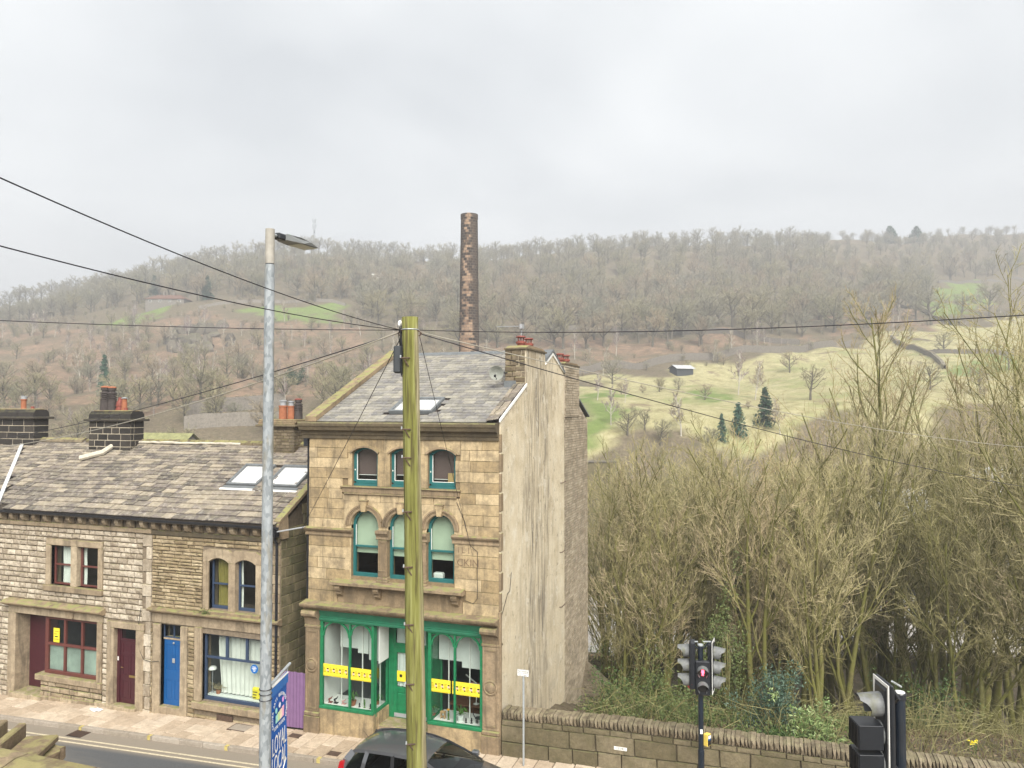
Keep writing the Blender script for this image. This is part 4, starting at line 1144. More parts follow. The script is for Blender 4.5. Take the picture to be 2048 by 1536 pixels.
# plain courses between sill panel and arcade
bl = courses(-1.80, 1.86, 6.60, 6.80, lambda r_, i: .2, (.6, 1.1), [], .008, q)
scatter_blocks('ashlar_block', fw, front_items(bl, -.003, .05, q, .003), AU, S_ASHLAR)
MB().cbox(-1.93, 1.87, .006, .05, 3.75, 4.26, .004).build('apron_panel', S_TRIM, shop)
# spandrel stones over the top windows
xs = [TW[0][0]-.15, (TW[0][1]+TW[1][0])/2, (TW[1][1]+TW[2][0])/2, TW[2][1]+.15]
for i, (a, b) in enumerate(TW):
    arc = seg_arch((a+b)/2, (b-a)/2, TZS, TRISE, 14)
    MB().prism([(xs[i]+.004, TZS+.001)] + arc + [(xs[i+1]-.004, TZS+.001), (xs[i+1]-.004, 8.385), (xs[i]+.004, 8.385)], -.006, .2, 'y').build('arch_lintel', S_ASHLAR, shop)
    rad = (((b-a)/2)**2 + TRISE**2) / (2*TRISE); cz = TZS + TRISE - rad; an = math.asin((b-a)/2/rad)
    MB().ring((a+b)/2, cz, rad+.005, rad+.055, math.pi/2 - an*1.06, math.pi/2 + an*1.06, -.05, -.0, 16).build('hood_mould', S_TRIM, shop)
for a, b in ((TW[0][0]-.13, TW[0][0]), (TW[0][1], TW[1][0]), (TW[1][1], TW[2][0])):
    MB().cbox(a+.002, b-.002, -.008 if a > -1.6 else .0, .2, TZ0, TZS-.002, .01).build('mullion', S_ASHLAR, shop)
b = MB().cbox(-1.80, 1.80, -.045, .05, 6.84, 6.985, .008); b.build('sill_panel', S_TRIM, shop)
MB().cbox(-1.84, 1.84, -.085, .2, 6.986, 7.029, .01).build('sill', S_TRIM, shop)
MB().cbox(-1.72, 1.72, -.06, .05, 6.80, 6.838, .006).build('sill_mould', S_TRIM, shop)
for i, (a, b) in enumerate(TW):
    # frame with a segmental head
    arc = seg_arch((a+b)/2, (b-a)/2, TZS, TRISE, 14); f = .085
    inn = seg_arch((a+b)/2, (b-a)/2-f, TZS-.03, TRISE-.02, 14)
    m = MB(); n = len(arc)
    m.prism(arc + inn[::-1], .12, .20, 'y')
    m.box(a, a+f, .12, .20, TZ0+.12, TZS).box(b-f, b, .12, .20, TZ0+.12, TZS).box(a, b, .115, .205, TZ0, TZ0+.07).cbox(a+f*.6, b-f*.6, .125, .195, TZ0+.071, TZ0+.17, .006)
    wn = m.build('window', TEAL, shop)
    MB().prism([(a+f, TZ0+.17)] + [(b-f, TZ0+.17)] + inn[::-1], .165, .169, 'y').build('pane', GLASS, wn)
    bb = MB(); e = .012
    bb.box(a+f, a+f+e, .135, .16, TZ0+.17, TZS-.04).box(a+f, b-f, .135, .16, TZ0+.17, TZ0+.17+e)
    bb.build('white_beading', WHITE, wn)
    MB().box(a+f-.02, b-f+.02, .30, .305, TZ0+(.30, .32, .24)[i], TZS+TRISE).build('blind', MAUVE, wn)
    MB().box(a+f-.02, b-f+.02, .295, .31, TZ0+(.29, .31, .23)[i], TZ0+(.305, .325, .245)[i]).build('blind_bar', WHITE, wn)
    MB().cbox(a+.03, a+.055, .105, .119, 7.46, 7.50, .003).build('catch', WHITE, wn)
MB().box(1.36, 1.57, .21, .22, 7.20, 7.45).build('card', plain('brown_card', (.42, .29, .13), .8, .2), shop)
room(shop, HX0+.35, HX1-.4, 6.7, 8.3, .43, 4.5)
# main cornice
prof = [(.05, 8.36), (-.06, 8.36), (-.07, 8.44), (-.10, 8.47), (-.12, 8.55), (-.24, 8.60), (-.27, 8.68), (-.30, 8.72), (-.31, 8.79), (-.28, 8.82), (.10, 8.84)]
x = HX0 - .2
while x < HX1 - .1:
    l = min(q.uniform(1.2, 1.7), HX1 - .04 - x)
    if HX1 - .04 - (x + l) < .4: l = HX1 - .04 - x
    MB().prism(prof, x+.002, x+l-.002, 'x').build('cornice_stone', S_DARKTRIM, shop); x += l
# string course at the springing
prof = [(.05, 5.60), (-.035, 5.60), (-.04, 5.63), (-.03, 5.66), (-.03, 5.71), (-.08, 5.73), (-.11, 5.77), (-.12, 5.80), (-.09, 5.815), (.05, 5.835)]
MB().prism(prof, HX0-.09, MW[0][0]+.05, 'x').build('string_course', S_TRIM, shop)
MB().prism(prof, MW[2][1]-.05, HX1-.02, 'x').build('string_course', S_TRIM, shop)
# arcade: panel with three round-headed holes, mouldings, keystones, pilasters
r0 = .42; zc = 5.935
cs = [(a+b)/2 for a, b in MW]
xs = [-1.74, (cs[0]+cs[1])/2, (cs[1]+cs[2])/2, 1.86]
for i, c in enumerate(cs):
    hw = (MW[i][1]-MW[i][0])/2
    arc = [(c + hw*math.cos(math.pi - math.pi*k/24), zc + hw*math.sin(math.pi*k/24)) for k in range(25)]
    MB().prism([(xs[i]+.002, 5.836)] + [(c-hw, 5.836)] + arc + [(c+hw, 5.836), (xs[i+1]-.002, 5.836), (xs[i+1]-.002, 6.60), (xs[i]+.002, 6.60)], -.002, .2, 'y').build('arcade_stone', S_ASHLAR, shop)
    for ra, rb, y0 in ((hw+.005, hw+.075, -.035), (hw+.08, hw+.105, -.055), (hw+.11, hw+.155, -.075)):
        a_l = a_r = 0.0
        lim = (xs[i+1]-c) if i < 2 else 9; lim2 = (c-xs[i]) if i > 0 else 9
        if rb > lim: a_r = math.acos(lim/rb)
        if rb > lim2: a_l = math.acos(lim2/rb)
        MB().ring(c, zc, ra, rb, a_r, math.pi-a_l, y0, .0, 24).build('arch_moulding', S_TRIM, shop)
    kt = zc + hw
    MB().prism([(c-.065, kt-.04), (c+.065, kt-.04), (c+.11, kt+.25), (c-.11, kt+.25)], -.11, .05, 'y').build('keystone', S_ASHLAR, shop)
    MB().cbox(c-.125, c+.125, -.125, .05, kt+.251, kt+.285, .006).build('keystone_cap', S_TRIM, shop)
for a, b in ((MW[0][1], MW[1][0]), (MW[1][1], MW[2][0])):
    m = (a+b)/2; wd = (b-a)/2
    pl = MB().cbox(a+.005, b-.005, -.05, .2, 4.55, 5.58, .012).build('pilaster', S_TRIM, shop)
    fr = MB(); e = .03
    fr.box(a+.03, a+.03+e, -.066, -.049, 4.75, 5.50).box(b-.03-e, b-.03, -.066, -.049, 4.75, 5.50).box(a+.03, b-.03, -.067, -.049, 5.50, 5.53).box(a+.03, b-.03, -.067, -.049, 4.72, 4.75)
    fr.build('raised_border', S_TRIM, pl)
    MB().cbox(a-.03, b+.03, -.09, .2, 4.40, 4.47, .012).cbox(a-.012, b+.012, -.07, .2, 4.471, 4.549, .012).build('base', S_TRIM, pl)
    MB().prism([(.2, 5.581), (-.055, 5.581), (-.07, 5.60), (-.06, 5.63), (-.06, 5.66), (-.10, 5.72), (-.135, 5.76), (-.135, 5.83), (.2, 5.835)], a-.045, b+.045, 'x').build('capital', S_TRIM, pl)
for a, b in ((MW[0][0]-.2, MW[0][0]), (MW[2][1], MW[2][1]+.2)):
    MB().cbox(a+.002, b-.002, -.004, .2, 4.40, 5.60, .01).build('jamb', S_ASHLAR, shop)
MB().prism([(.2, 4.26), (-.20, 4.26), (-.27, 4.29), (-.30, 4.30), (-.31, 4.37), (.2, 4.44)], -2.03, 1.96, 'x').build('sill', S_TRIM, shop)
for c in (-1.83, -.62, .55, 1.71):
    MB().prism([(.02, 4.258), (-.22, 4.258), (-.24, 4.20), (-.20, 4.12), (-.12, 4.09), (-.13, 4.02), (-.07, 3.96), (.02, 3.95)], c-.085, c+.085, 'x').build('sill_bracket', S_TRIM, shop)
for i, (a, b) in enumerate(MW):
    c = (a+b)/2; hw = (b-a)/2; f = .075
    arcO = [(c + hw*math.cos(math.pi*k/24), zc + hw*math.sin(math.pi*k/24)) for k in range(25)]
    arcI = [(c + (hw-f)*math.cos(math.pi*k/24), zc + (hw-f)*math.sin(math.pi*k/24)) for k in range(25)]
    m = MB().prism(arcO + arcI[::-1], .13, .21, 'y')
    m.box(a, a+f, .13, .21, MZ0+.10, zc).box(b-f, b, .13, .21, MZ0+.10, zc).cbox(a, b, .125, .215, MZ0-.06, MZ0+.10, .008)
    wn = m.build('window', TEAL, shop)
    zm = 5.34
    MB().cbox(a+f-.01, b-f+.01, .12, .20, zm-.025, zm+.025, .006).build('meeting_rail', TEAL, wn)
    MB().prism([(a+f, zm+.025), (b-f, zm+.025)] + arcI, .165, .169, 'y').build('pane', GLASS, wn)
    MB().box(a+f, b-f, .185, .189, MZ0+.10, zm-.025).build('pane', GLASS, wn)
    MB().box(a+f, a+f+.01, .14, .16, zm, zc).build('white_beading', WHITE, wn)
    zb = 5.34 - (.20, .24, .26)[i]
    MB().box(a+.01, b-.01, .25, .254, zb, 6.36).build('blind', CREAM, wn)
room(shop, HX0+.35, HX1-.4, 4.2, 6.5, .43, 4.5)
x, z = fac(878, 1152, .5)
MB().cbox(x-.16, x+.14, .42, .62, 4.50, 4.68, .04).build('white_case', BLINDW, shop)
# ---- ground floor
GZ = street_z(0)
prof = [(.05, 3.50), (-.10, 3.50), (-.14, 3.53), (-.16, 3.58), (-.30, 3.61), (-.33, 3.66), (-.34, 3.70), (.05, 3.755)]
x = HX0 - .08
while x < HX1 - .1:
    l = min(q.uniform(.9, 1.4), HX1 - .02 - x)
    if HX1 - .02 - (x + l) < .4: l = HX1 - .02 - x
    MB().prism(prof, x+.003, x+l-.003, 'x').build('shop_cornice_stone', S_TRIM, shop); x += l
for a, b in ((HX0-.045, -2.49), (2.47, HX1-.02)):
    gzz = street_z((a+b)/2); w_ = b-a
    p = MB().cbox(a, b, -.06, .3, gzz+.60, 2.98, .012).build('pilaster', S_TRIM, shop)
    fr = MB(); e = .035
    z0, z1 = gzz+.72, 2.86
    fr.box(a+.06, a+.06+e, -.078, -.059, z0, z1).box(b-.06-e, b-.06, -.078, -.059, z0, z1).box(a+.06, b-.06, -.079, -.059, z1, z1+e).box(a+.06, b-.06, -.079, -.059, z0-e, z0)
    fr.build('raised_border', S_TRIM, p)
    px = (a+b)/2; zr = 1.93
    MB().disc_y(px, -.06, zr, [(.20, 0), (.20, -.03), (.17, -.045), (.15, -.03), (.13, -.03), (.125, -.055), (.07, -.075), (.01, -.08)], 28).build('roundel', S_TRIM, p)
    MB().cbox(a-.025, b+.025, -.09, .3, gzz-.2, gzz+.47, .012).build('plinth', S_TRIM, p)
    MB().cbox(a-.015, b+.015, -.10, .3, gzz+.471, gzz+.60, .03).build('plinth_mould', S_TRIM, p)
    MB().cbox(a-.02, b+.02, -.08, .2, 2.981, 3.05, .01).build('neck_mould', S_TRIM, p)
    MB().prism([(.05, 3.051), (-.07, 3.051), (-.09, 3.15), (-.13, 3.26), (-.21, 3.32), (-.29, 3.36), (-.31, 3.43), (-.27, 3.50), (.05, 3.50)], a+.005, b-.005, 'x').build('console', S_TRIM, p)
# fascia
MB().prism([(.12, 3.21), (-.06, 3.21), (-.07, 3.26), (-.045, 3.28), (-.06, 3.30), (-.03, 3.32), (-.09, 3.50), (.12, 3.50)], -2.49, 2.47, 'x').build('fascia', FASCIA, shop)
# shop windows: left bay, right bay, returns beside the recessed door
RX, RXR, RY = -.76, .88, .85              # recess left edge, right edge, depth
def shop_window(x0, x1, mull):
    zb0, zt0 = .74, 3.205
    f = MB()
    f.cbox(x0, x0+.085, -.02, .09, zb0+.09, zt0, .008).cbox(x1-.085, x1, -.02, .09, zb0+.09, zt0, .008).cbox(x0, x1, -.05, .10, zb0, zb0+.09, .012).cbox(x0, x1, -.021, .09, zt0-.05, zt0, .008)
    wn = f.build('shop_window', GREEN, shop)
    MB().cbox(mull-.025, mull+.025, -.015, .08, zb0+.09, zt0-.05, .008).build('mullion', GREEN, wn)
    for a, b in ((x0+.085, mull-.025), (mull+.025, x1-.085)):
        c, hw = (a+b)/2, (b-a)/2
        zs = zt0-.05-hw*.92
        MB().ring(c, zs, hw-.03, hw+.004, 0, math.pi, -.0, .06, 20).build('arched_bar', GREEN, wn)
        MB().box(a, b, .035, .040, zb0+.09, zt0-.05).build('pane', GLASS, wn)
    return wn
shop_window(-2.49, RX, fac(699, 1340, 0)[0])
shop_window(RXR, 2.47, fac(909, 1360, 0)[0])
MB().cbox(-2.49, RX-.002, -.035, .25, GZ-.5, .739, .012).build('stall_riser', S_ASHLAR, shop)
MB().cbox(RXR+.002, 2.47, -.035, .25, GZ-.5, .739, .012).build('stall_riser', S_ASHLAR, shop)
for xr, sgn in ((RX, -1), (RXR, 1)):
    xa, xb_ = (xr-.06, xr) if sgn < 0 else (xr, xr+.06)
    f = MB().cbox(xa, xb_, .091, .16, .65, 3.20, .006).cbox(xa, xb_, RY-.09, RY, .65, 3.20, .006).cbox(xa-.001, xb_+.001, .16, RY-.09, .74, .83, .006).cbox(xa, xb_, .16, RY-.09, 3.14, 3.20, .006)
    wn = f.build('return_window', GREEN, shop)
    MB().box((xa+xb_)/2-.002, (xa+xb_)/2+.002, .16, RY-.09, .83, 3.14).build('pane', GLASS, wn)
    MB().box(xa-.02, xb_+.02, .251, RY, GZ-.3, .739).build('stall_riser', S_ASHLAR, shop)
MB().cbox(RX+.001, RXR-.001, -.10, RY+.1, GZ-.4, .27, .02).cbox(RX+.001, RXR-.001, .25, RY+.1, .2705, .39, .02).build('door_step', S_LINTEL, shop)
MB().box(RX, RXR, .10, RY+.1, 3.19, 3.24).build('lobby_ceiling', WHITE, shop)
# double door with glazed uppers and a fanlight
DX0, DX1, DZ0, DZ1 = -.60, .46, .40, 2.36
MB().cbox(RX, DX0, RY-.01, RY+.1, .39, 3.19, .008).cbox(DX1, RXR, RY-.01, RY+.1, .39, 3.19, .008).cbox(DX0-.01, DX1+.01, RY-.012, RY+.1, DZ1, DZ1+.09, .008).build('door_frame', GREEN, shop)
framed(shop, 'fanlight', DX0, DX1, DZ1+.09, 3.18, RY, .05, GREEN)
MB().box(DX0+.05, DX1-.05, RY+.10, RY+.104, DZ1+.1, 3.16).build('fanlight_blind', BLINDW, shop)
mid = (DX0+DX1)/2
for a, b in ((DX0, mid-.003), (mid+.003, DX1)):
    W = b-a
    gl = (a+.10, b-.10, DZ0+.86, DZ1-.12)
    o = holed(a, b, DZ0, DZ1, [gl, (a+.10, b-.10, DZ0+.16, DZ0+.72)], RY, RY+.05).build('door', GREEN, shop)
    MB().cbox(a+.10, b-.10, RY+.02, RY+.04, DZ0+.16, DZ0+.72, .004).cbox(a+.14, b-.14, RY+.008, RY+.03, DZ0+.20, DZ0+.68, .01).build('panel', GREEN, o)
    MB().box(gl[0], gl[1], RY+.02, RY+.024, gl[2], gl[3]).build('pane', GLASS, o)
    curtain(shop, 'door_curtain', gl[0]-.02, gl[1]+.02, gl[2], gl[3], RY+.09, BLINDW, 3, .015)
    MB().box(a+.02, b-.02, RY-.004, RY, DZ0+.02, DZ0+.13).build('kick_plate', GREYM, o)
    MB().box(gl[0], gl[1], RY+.014, RY+.018, DZ0+1.02, DZ0+1.32).build('yellow_poster', YELLOW, o)
    MB().box(gl[0]+.08, gl[0]+.16, RY+.010, RY+.0135, DZ0+1.14, DZ0+1.22).build('print', BLACKPR, o)
MB().lathe(0, 0, [(.02, 0), (.03, .02), (.015, .045)], 10).xform(Matrix.Translation((mid-.06, RY, DZ0+.98)) @ Matrix.Rotation(math.pi/2, 4, 'X')).build('door_knob', BRASS, shop)
room(shop, HX0+.35, HX1-.4, GZ-.1, 3.4, RY+.11, 4.9, SHOPROOM, 'shop_interior')
# display shelves, blinds, white inner posts, poster strips
for x0, x1, xm in ((-2.45, RX-.07, -1.58), (RXR+.07, 2.43, 1.55)):
    MB().cbox(x0, x1, .12, RY+.05, .70, .80, .01).build('display_shelf', WHITE, shop)
    for f in (.20, .62, .97):
        xx = x0 + (x1-x0)*f
        MB().box(xx-.014, xx+.014, .55, .58, .80, 3.15).build('inner_post', WHITE, shop)
for a, b, zb in ((-2.20, -1.62, 2.30), (-1.62, -1.28, 2.18), (-1.26, -.80, 2.02), (.93, 1.62, 2.28), (1.62, 2.43, 2.12)):
    MB().box(a, b, .60, .605, zb, 3.16).build('white_blind', BLINDW, shop)
MB().box(-2.48, -2.44, .10, 1.6, .75, 3.15).build('white_side_wall', WHITE, shop)
MB().box(-.72, -.70, .18, RY-.12, 2.1, 3.14).build('return_blind', BLINDW, shop)
pq = random.Random(2)
def poster_strip(x0, x1, z0, z1, y):
    t = MB().box(x0, x1, y, y+.003, z0, z1).build('poster_strip', YELLOW, shop)
    n = max(1, round((x1-x0)/.2)); w_ = (x1-x0)/n; H = z1-z0
    pr, bk, oc = MB(), MB(), MB()
    for i in range(n):
        a = x0 + i*w_
        bk.box(a+.58*w_, a+.88*w_, y-.004, y-.001, z0+.56*H, z0+.66*H).box(a+.70*w_, a+.90*w_, y-.004, y-.001, z0+.30*H, z0+.39*H)
        pr.box(a+.50*w_, a+.90*w_, y-.004, y-.001, z0+.41*H, z0+.54*H)
        for k in range(4): oc.box(a+.04*w_, a+(.30+.16*pq.random())*w_, y-.004, y-.001, z0+(.30+.12*k)*H, z0+(.36+.12*k)*H)
    oc.box(x0, x1, y-.0045, y-.0005, z0+.05*H, z0+.075*H)
    for nm, bb, mm in (('dark_print', bk, BLACKPR), ('pale_print', pr, PINKPR), ('small_print', oc, OCHREPR)): tag(bb.build(nm, mm, t), kind='stuff')
ps = 1.62
poster_strip(-2.40, -1.61, 1.64, 1.98, .028); poster_strip(-1.55, -.85, 1.62, 1.96, .028)
poster_strip(.97, 1.525, 1.60, 1.94, .028); poster_strip(1.575, 2.38, 1.60, 1.94, .028)
# ---- roof
Ls = math.hypot(HR+.05, HRZ-HE)
rb = MB().prism([(-.05, HE-.06), (-.05, HE), (HR, HRZ), (HD+.05, HE), (HD+.05, HE-.06), (HR, HRZ-.1)], HX0+.05, HX1-.06, 'x')
rf = rb.build('roof', plain('roof_boarding_b', (0.06, 0.05, 0.045), .9, .1), shop)
ang = math.atan2(HRZ-HE, HR+.05)
sx0, sx1, st0, st1 = fac(782, 832, .55)[0], fac(868, 832, .55)[0], .52, 1.52
its = roof_items(HX0+.30, HX1-.36, (-.06, HE), (HR, HRZ), lambda u: .205, (.30, .42), q, (.012, .016), [(sx0-.03, sx1+.03, st0-.05, st1+.03)], .07)
scatter_blocks('slate', rf, its, unit_slate(S_BLUE), S_BLUE)
b = MB(); b.add([(HX0+.1, HR, HRZ+.03), (HX1-.1, HR, HRZ+.03), (HX1-.1, HD+.1, HE+.02), (HX0+.1, HD+.1, HE+.02)], [(0,1,2,3)]); b.build('rear_slope', S_BLUE, rf)
x = HX0+.3
while x < HX1-.35:
    MB().prism([(HR-.13, HRZ-.02), (HR-.10, HRZ+.05), (HR, HRZ+.10), (HR+.10, HRZ+.05), (HR+.13, HRZ-.02)], x+.004, min(x+.45, HX1-.3)-.004, 'x').build('ridge_tile', LEAD, rf); x += .45
def coping(x0, x1, name):
    n = 5
    for i in range(n):
        t0, t1 = i/n, (i+1)/n
        y0, y1 = -.16 + (HR+.16)*t0, -.16 + (HR+.16)*t1
        z = lambda y: HE + (HRZ-HE)*(y+.05)/(HR+.05)
        MB().prism([(y0+.004, z(y0)+.06), (y0+.004, z(y0)+.20), (y1-.004, z(y1)+.20), (y1-.004, z(y1)+.06)], x0, x1, 'x').build(name, S_TRIM, rf)
coping(HX0-.04, HX0+.32, 'coping_stone')
MB().prism([(-.06, HE), (HR, HRZ), (HR, HRZ+.08), (-.06, HE+.08)], HX0+.02, HX0+.27, 'x').build('verge_upstand', S_SIDE, rf)
# right verge: slates tilted up to the gable edge
vs_ = roof_items(HX1-.36, HX1-.01, (-.14, HE+.07), (2.0, HE+.07+(HRZ-HE)*2.14/(HR+.05)), lambda u: .30, (.35, .36), q, (.02, .03), (), .03)
for lo, ro, sc in vs_: inst('verge_slate', unit_slate(S_SLATE)[0], rf, lo, (ro[0], -.14, ro[2]), (sc[0], sc[1], sc[2]))
MB().prism([(-.10, HE+.02), (2.2, HE+.02+(HRZ-HE)*2.3/(HR+.05)), (2.2, HE+.10+(HRZ-HE)*2.3/(HR+.05)), (-.10, HE+.10)], HX1-.005, HX1+.03, 'x').build('verge_board', WHITE, rf)
MB().prism([(4.12, HRZ-.36), (HR, HRZ+.0), (6.35, HE+.10+(HRZ-HE)*(HD-6.35)/(HR)), (6.35, HE+.02+(HRZ-HE)*(HD-6.35)/(HR)), (HR, HRZ-.09), (4.12, HRZ-.44)], HX1-.005, HX1+.035, 'x').build('verge_board', WHITE, rf)
vz = lambda y: HE + (HRZ-HE)*(HD-y)/HR
MB().prism([(4.12, HRZ-.33), (HR, HRZ+.03), (6.40, vz(6.40)+.03), (6.40, vz(6.40)+.10), (HR, HRZ+.10), (4.12, HRZ-.24)], HX1-.30, HX1+.05, 'x').build('verge_slates', LEAD, rf)
MB().prism([(8.46, vz(8.46)+.03), (HD+.12, HE+.03), (HD+.12, HE+.09), (8.46, vz(8.46)+.10)], HX1-.30, HX1+.05, 'x').build('verge_slates', LEAD, rf)
# roof window
M = Matrix.Translation((0, -.05, HE)) @ Matrix.Rotation(ang, 4, 'X')
fr = MB().cbox(sx0, sx1, st0, st0+.08, 0, .12, .01).cbox(sx0, sx1, st1-.08, st1, 0, .12, .01).cbox(sx0, sx0+.07, st0+.08, st1-.08, 0, .119, .01).cbox(sx1-.07, sx1, st0+.08, st1-.08, 0, .119, .01)
f = fr.xform(M).build('rooflight', LEAD, rf)
MB().box(sx0+.07, sx1-.07, st0+.08, st1-.08, .095, .10).xform(M).build('pane', SKYGLASS, f)
MB().box(sx0+.07, sx1-.07, st0+.08, st1-.08, .04, .045).xform(M).build('blind', WHITE, f)  # sky reflection given as a white sheet behind the pane
# ---- gable: rendered front part, bare brick rear part
def render_mat():
    m = NB('stained_cream_render')
    p = m.pos(); s_ = m.sep(p)
    n1 = m.noise(1.6, 6, rough=0.65); n2 = m.noise(24, 4); big = m.noise(.55, 4)
    st = m.noise(1.0, 6, m.vscale(p, (1, 2.3, .42)), .68, 1.6)
    st2 = m.noise(1.0, 6, m.vscale(p, (1, 4.6, .38)), .66, 1.2)
    c = m.ramp(n1, [(.25, (.45, .375, .25)), (.5, (.57, .49, .35)), (.75, (.66, .59, .45))])
    band = m.math('MULTIPLY', m.step(s_[1], 1.2, 2.9), m.math('SUBTRACT', 1.0, m.step(s_[1], 3.6, 5.6)))
    k = m.math('ADD', m.step(st, .46, .62), m.math('MULTIPLY', band, .55), clamp=True)
    k = m.math('MULTIPLY', k, m.math('MULTIPLY', m.step(st2, .36, .64), m.math('ADD', .38, m.math('MULTIPLY', band, 1.3))))
    c = m.mix(m.math('MULTIPLY', k, .66, clamp=True), c, (.21, .178, .135))
    c = m.mix(m.math('MULTIPLY', m.step(m.noise(2.1, 6, rough=.7), .56, .64), .55), c, (.66, .61, .50))
    c = m.mix(m.math('MULTIPLY', m.step(m.noise(.9, 7, rough=.72), .57, .66), .5), c, (.30, .235, .15))
    c = m.mix(m.math('MULTIPLY', m.step(m.noise(5.5, 5, rough=.7), .60, .68), .6), c, (.12, .10, .08))
    low = m.math('SUBTRACT', 1.0, m.step(s_[2], -.5, 3.4))
    c = m.mix(m.math('MULTIPLY', m.math('MULTIPLY', low, m.step(n1, .46, .64)), .45), c, (.20, .165, .12))
    c = m.mix(.3, c, m.ramp(n2, [(.3, .3), (.7, .7)]), 'OVERLAY')
    m.bump(m.math('ADD', n2, m.math('MULTIPLY', n1, 2)), .5, .012)
    return m.fin(c, .92, .12)
RENDER = render_mat()
gzl = lambda y: HE - .02 + (HRZ-HE)*(y if y < HR else HD-y)/HR
NB_ = 6.38
gb = MB()
ys = [0.0] + [i*.4 for i in range(1, 16)] + [NB_]
ys = sorted(set([y for y in ys if y <= NB_] + [HR]))
gp = [(0.02, -6.0)] + [(y+.02 if y == 0 else y, gzl(y)) for y in ys] + [(NB_, -6.0)]
MB().prism(gp, HX1-.30, HX1, 'x').build('rendered_gable', RENDER, shop)
for i in range(9):                                       # toothed quoin stones at the front corner, render broken away beside them
    z0 = 3.9 + i*.52
    MB().cbox(HX1-.05, HX1+.012, -.012, .10+.09*(i % 2), z0, z0+.47, .01).build('corner_quoin', S_TRIM, shop)
MB().cbox(HX1-.055, HX1+.01, -.03, .10, street_z(3)-.3, 3.88, .01).build('corner_strip', S_TRIM, shop)
bg = MB().prism([(NB_, -6), (NB_, gzl(NB_)-.06), (HD-.02, gzl(HD-.02)-.06), (HD-.02, -6)], HX1-.30, HX1-.03, 'x').build('brick_gable', MORTAR_L, shop)
bl = courses(NB_+.03, HD, -3.4, 10.3, lambda r_, i: .088, (.22, .34), [], .012, q)
bl = [t for t in bl if t[3] < gzl(t[1])-.05]
its = side_items(bl, HX1-.004, .05, q, .008)
scatter_blocks('brick', bg, its, mat_units('brick', S_BRICK, jit=.03, cham=.06), S_BRICK)
# crack in the render
cr_ = [side for side in ((0.02, 3.72), (.55, 4.25), (.72, 4.27), (.85, 4.75))]
MB().tube([(HX1+.002, y, z) for y, z in cr_], .012, 4).build('render_crack', BLACKPR, shop)
for y, z in ((5.9, 6.7), (5.8, 4.4), (5.75, 2.6)):
    MB().tube([(HX1-.01, y, z), (HX1+.08, y+.05, z), (HX1+.09, y+.35, z+.03)], .015, 5).build('wall_hook', IRON, shop)
# front chimney, flush with the gable
c0, c1, cz0, cz1 = 2.17, 4.10, 9.3, 10.93
cs_ = MB().box(HX1-.62, HX1-.005, c0, c1, cz0, cz1).build('chimney_stack', MORTAR, shop)
bl = courses(HX1-.64, HX1-.02, cz0+.3, cz1, lambda r_, i: .16, (.2, .42), [], .014, q)
scatter_blocks('stone', cs_, front_items(bl, c0-.03, .06, q, .008), mat_units('rough_stone', S_CHIM, jit=.05, cham=.10, pillow=.12), S_CHIM)
MB().box(HX1-.30, HX1+.004, c0-.02, c1+.02, 9.7, cz1).build('rendered_side', RENDER, cs_)
MB().box(HX1-.66, HX1+.05, c0-.08, c1+.06, cz1+.001, cz1+.05).build('cap_slab', S_DARKTRIM, cs_)
MB().prism([(c0-.04, cz1+.051), (c0+.25, cz1+.14), (c1-.25, cz1+.12), (c1, cz1+.051)], HX1-.62, HX1+.02, 'x').build('flaunching', S_TRIM, cs_)
MB().box(HX1-.67, HX1-.30, c0-.04, c0+.5, 9.78, 10.02).build('lead_apron', LEAD, cs_)
for px in (1042, 1061):
    y = c0 + .5 + (0 if px == 1042 else .75)
    cowl(cs_, HX1-.32, y, cz1+.10, TERRA_D)
# rear chimney on the brick gable
d0, d1, dz = 6.42, 8.42, 10.70
c2 = MB().box(HX1-.60, HX1+.012, d0, d1, 9.0, dz).build('chimney_stack', MORTAR_L, shop)
bl = courses(d0, d1, 8.9, dz, lambda r_, i: .088, (.22, .34), [], .012, q)
scatter_blocks('brick', c2, [t for t in side_items(bl, HX1+.035, .05, q, .006)], mat_units('brick', S_BRICK, jit=.03, cham=.06), S_BRICK)
bl = courses(HX1-.60, HX1, 9.8, dz, lambda r_, i: .16, (.2, .4), [], .012, q)
scatter_blocks('stone', c2, front_items(bl, d0-.02, .05, q, .006), mat_units('rough_stone', S_CHIM, jit=.05, cham=.10, pillow=.12), S_CHIM)
MB().box(HX1-.64, HX1+.05, d0-.06, d1+.06, dz, dz+.05).build('cap_slab', S_DARKTRIM, c2)
MB().prism([(d0, dz+.051), (d0+.25, dz+.12), (d1-.25, dz+.12), (d1, dz+.051)], HX1-.60, HX1+.02, 'x').build('flaunching', S_TRIM, c2)
cowl(c2, HX1-.3, d0+.55, dz+.09, TERRA_D); cowl(c2, HX1-.3, d0+1.35, dz+.09, TERRA_D)
# ghost of a painted wall sign
GHOST = plain('faded_sign_paint', (.19, .135, .085), .9, .1, var=.4, sc=14)
def ghost(body, x, z, size):
    c = bpy.data.curves.new('ghost', 'FONT'); c.body = body; c.size = size; c.align_x = 'LEFT'
    tmp = bpy.data.objects.new('ghost', c); col.objects.link(tmp)
    me = bpy.data.meshes.new_from_object(tmp.evaluated_get(bpy.context.evaluated_depsgraph_get())); bpy.data.objects.remove(tmp)
    me.transform(Matrix.Translation((x, -.0125, z)) @ Matrix.Rotation(math.pi/2, 4, 'X')); bs = base_of(shop); me.transform(Matrix.Translation((-bs[0], -bs[1], -bs[2])))
    me.materials.clear(); tag(link_mesh('painted_lettering', me, GHOST, shop), 'faded painted letters on the ashlar')
ghost('CKIN', 1.72, 5.02, .27); ghost('I L I', 1.74, 5.36, .22)
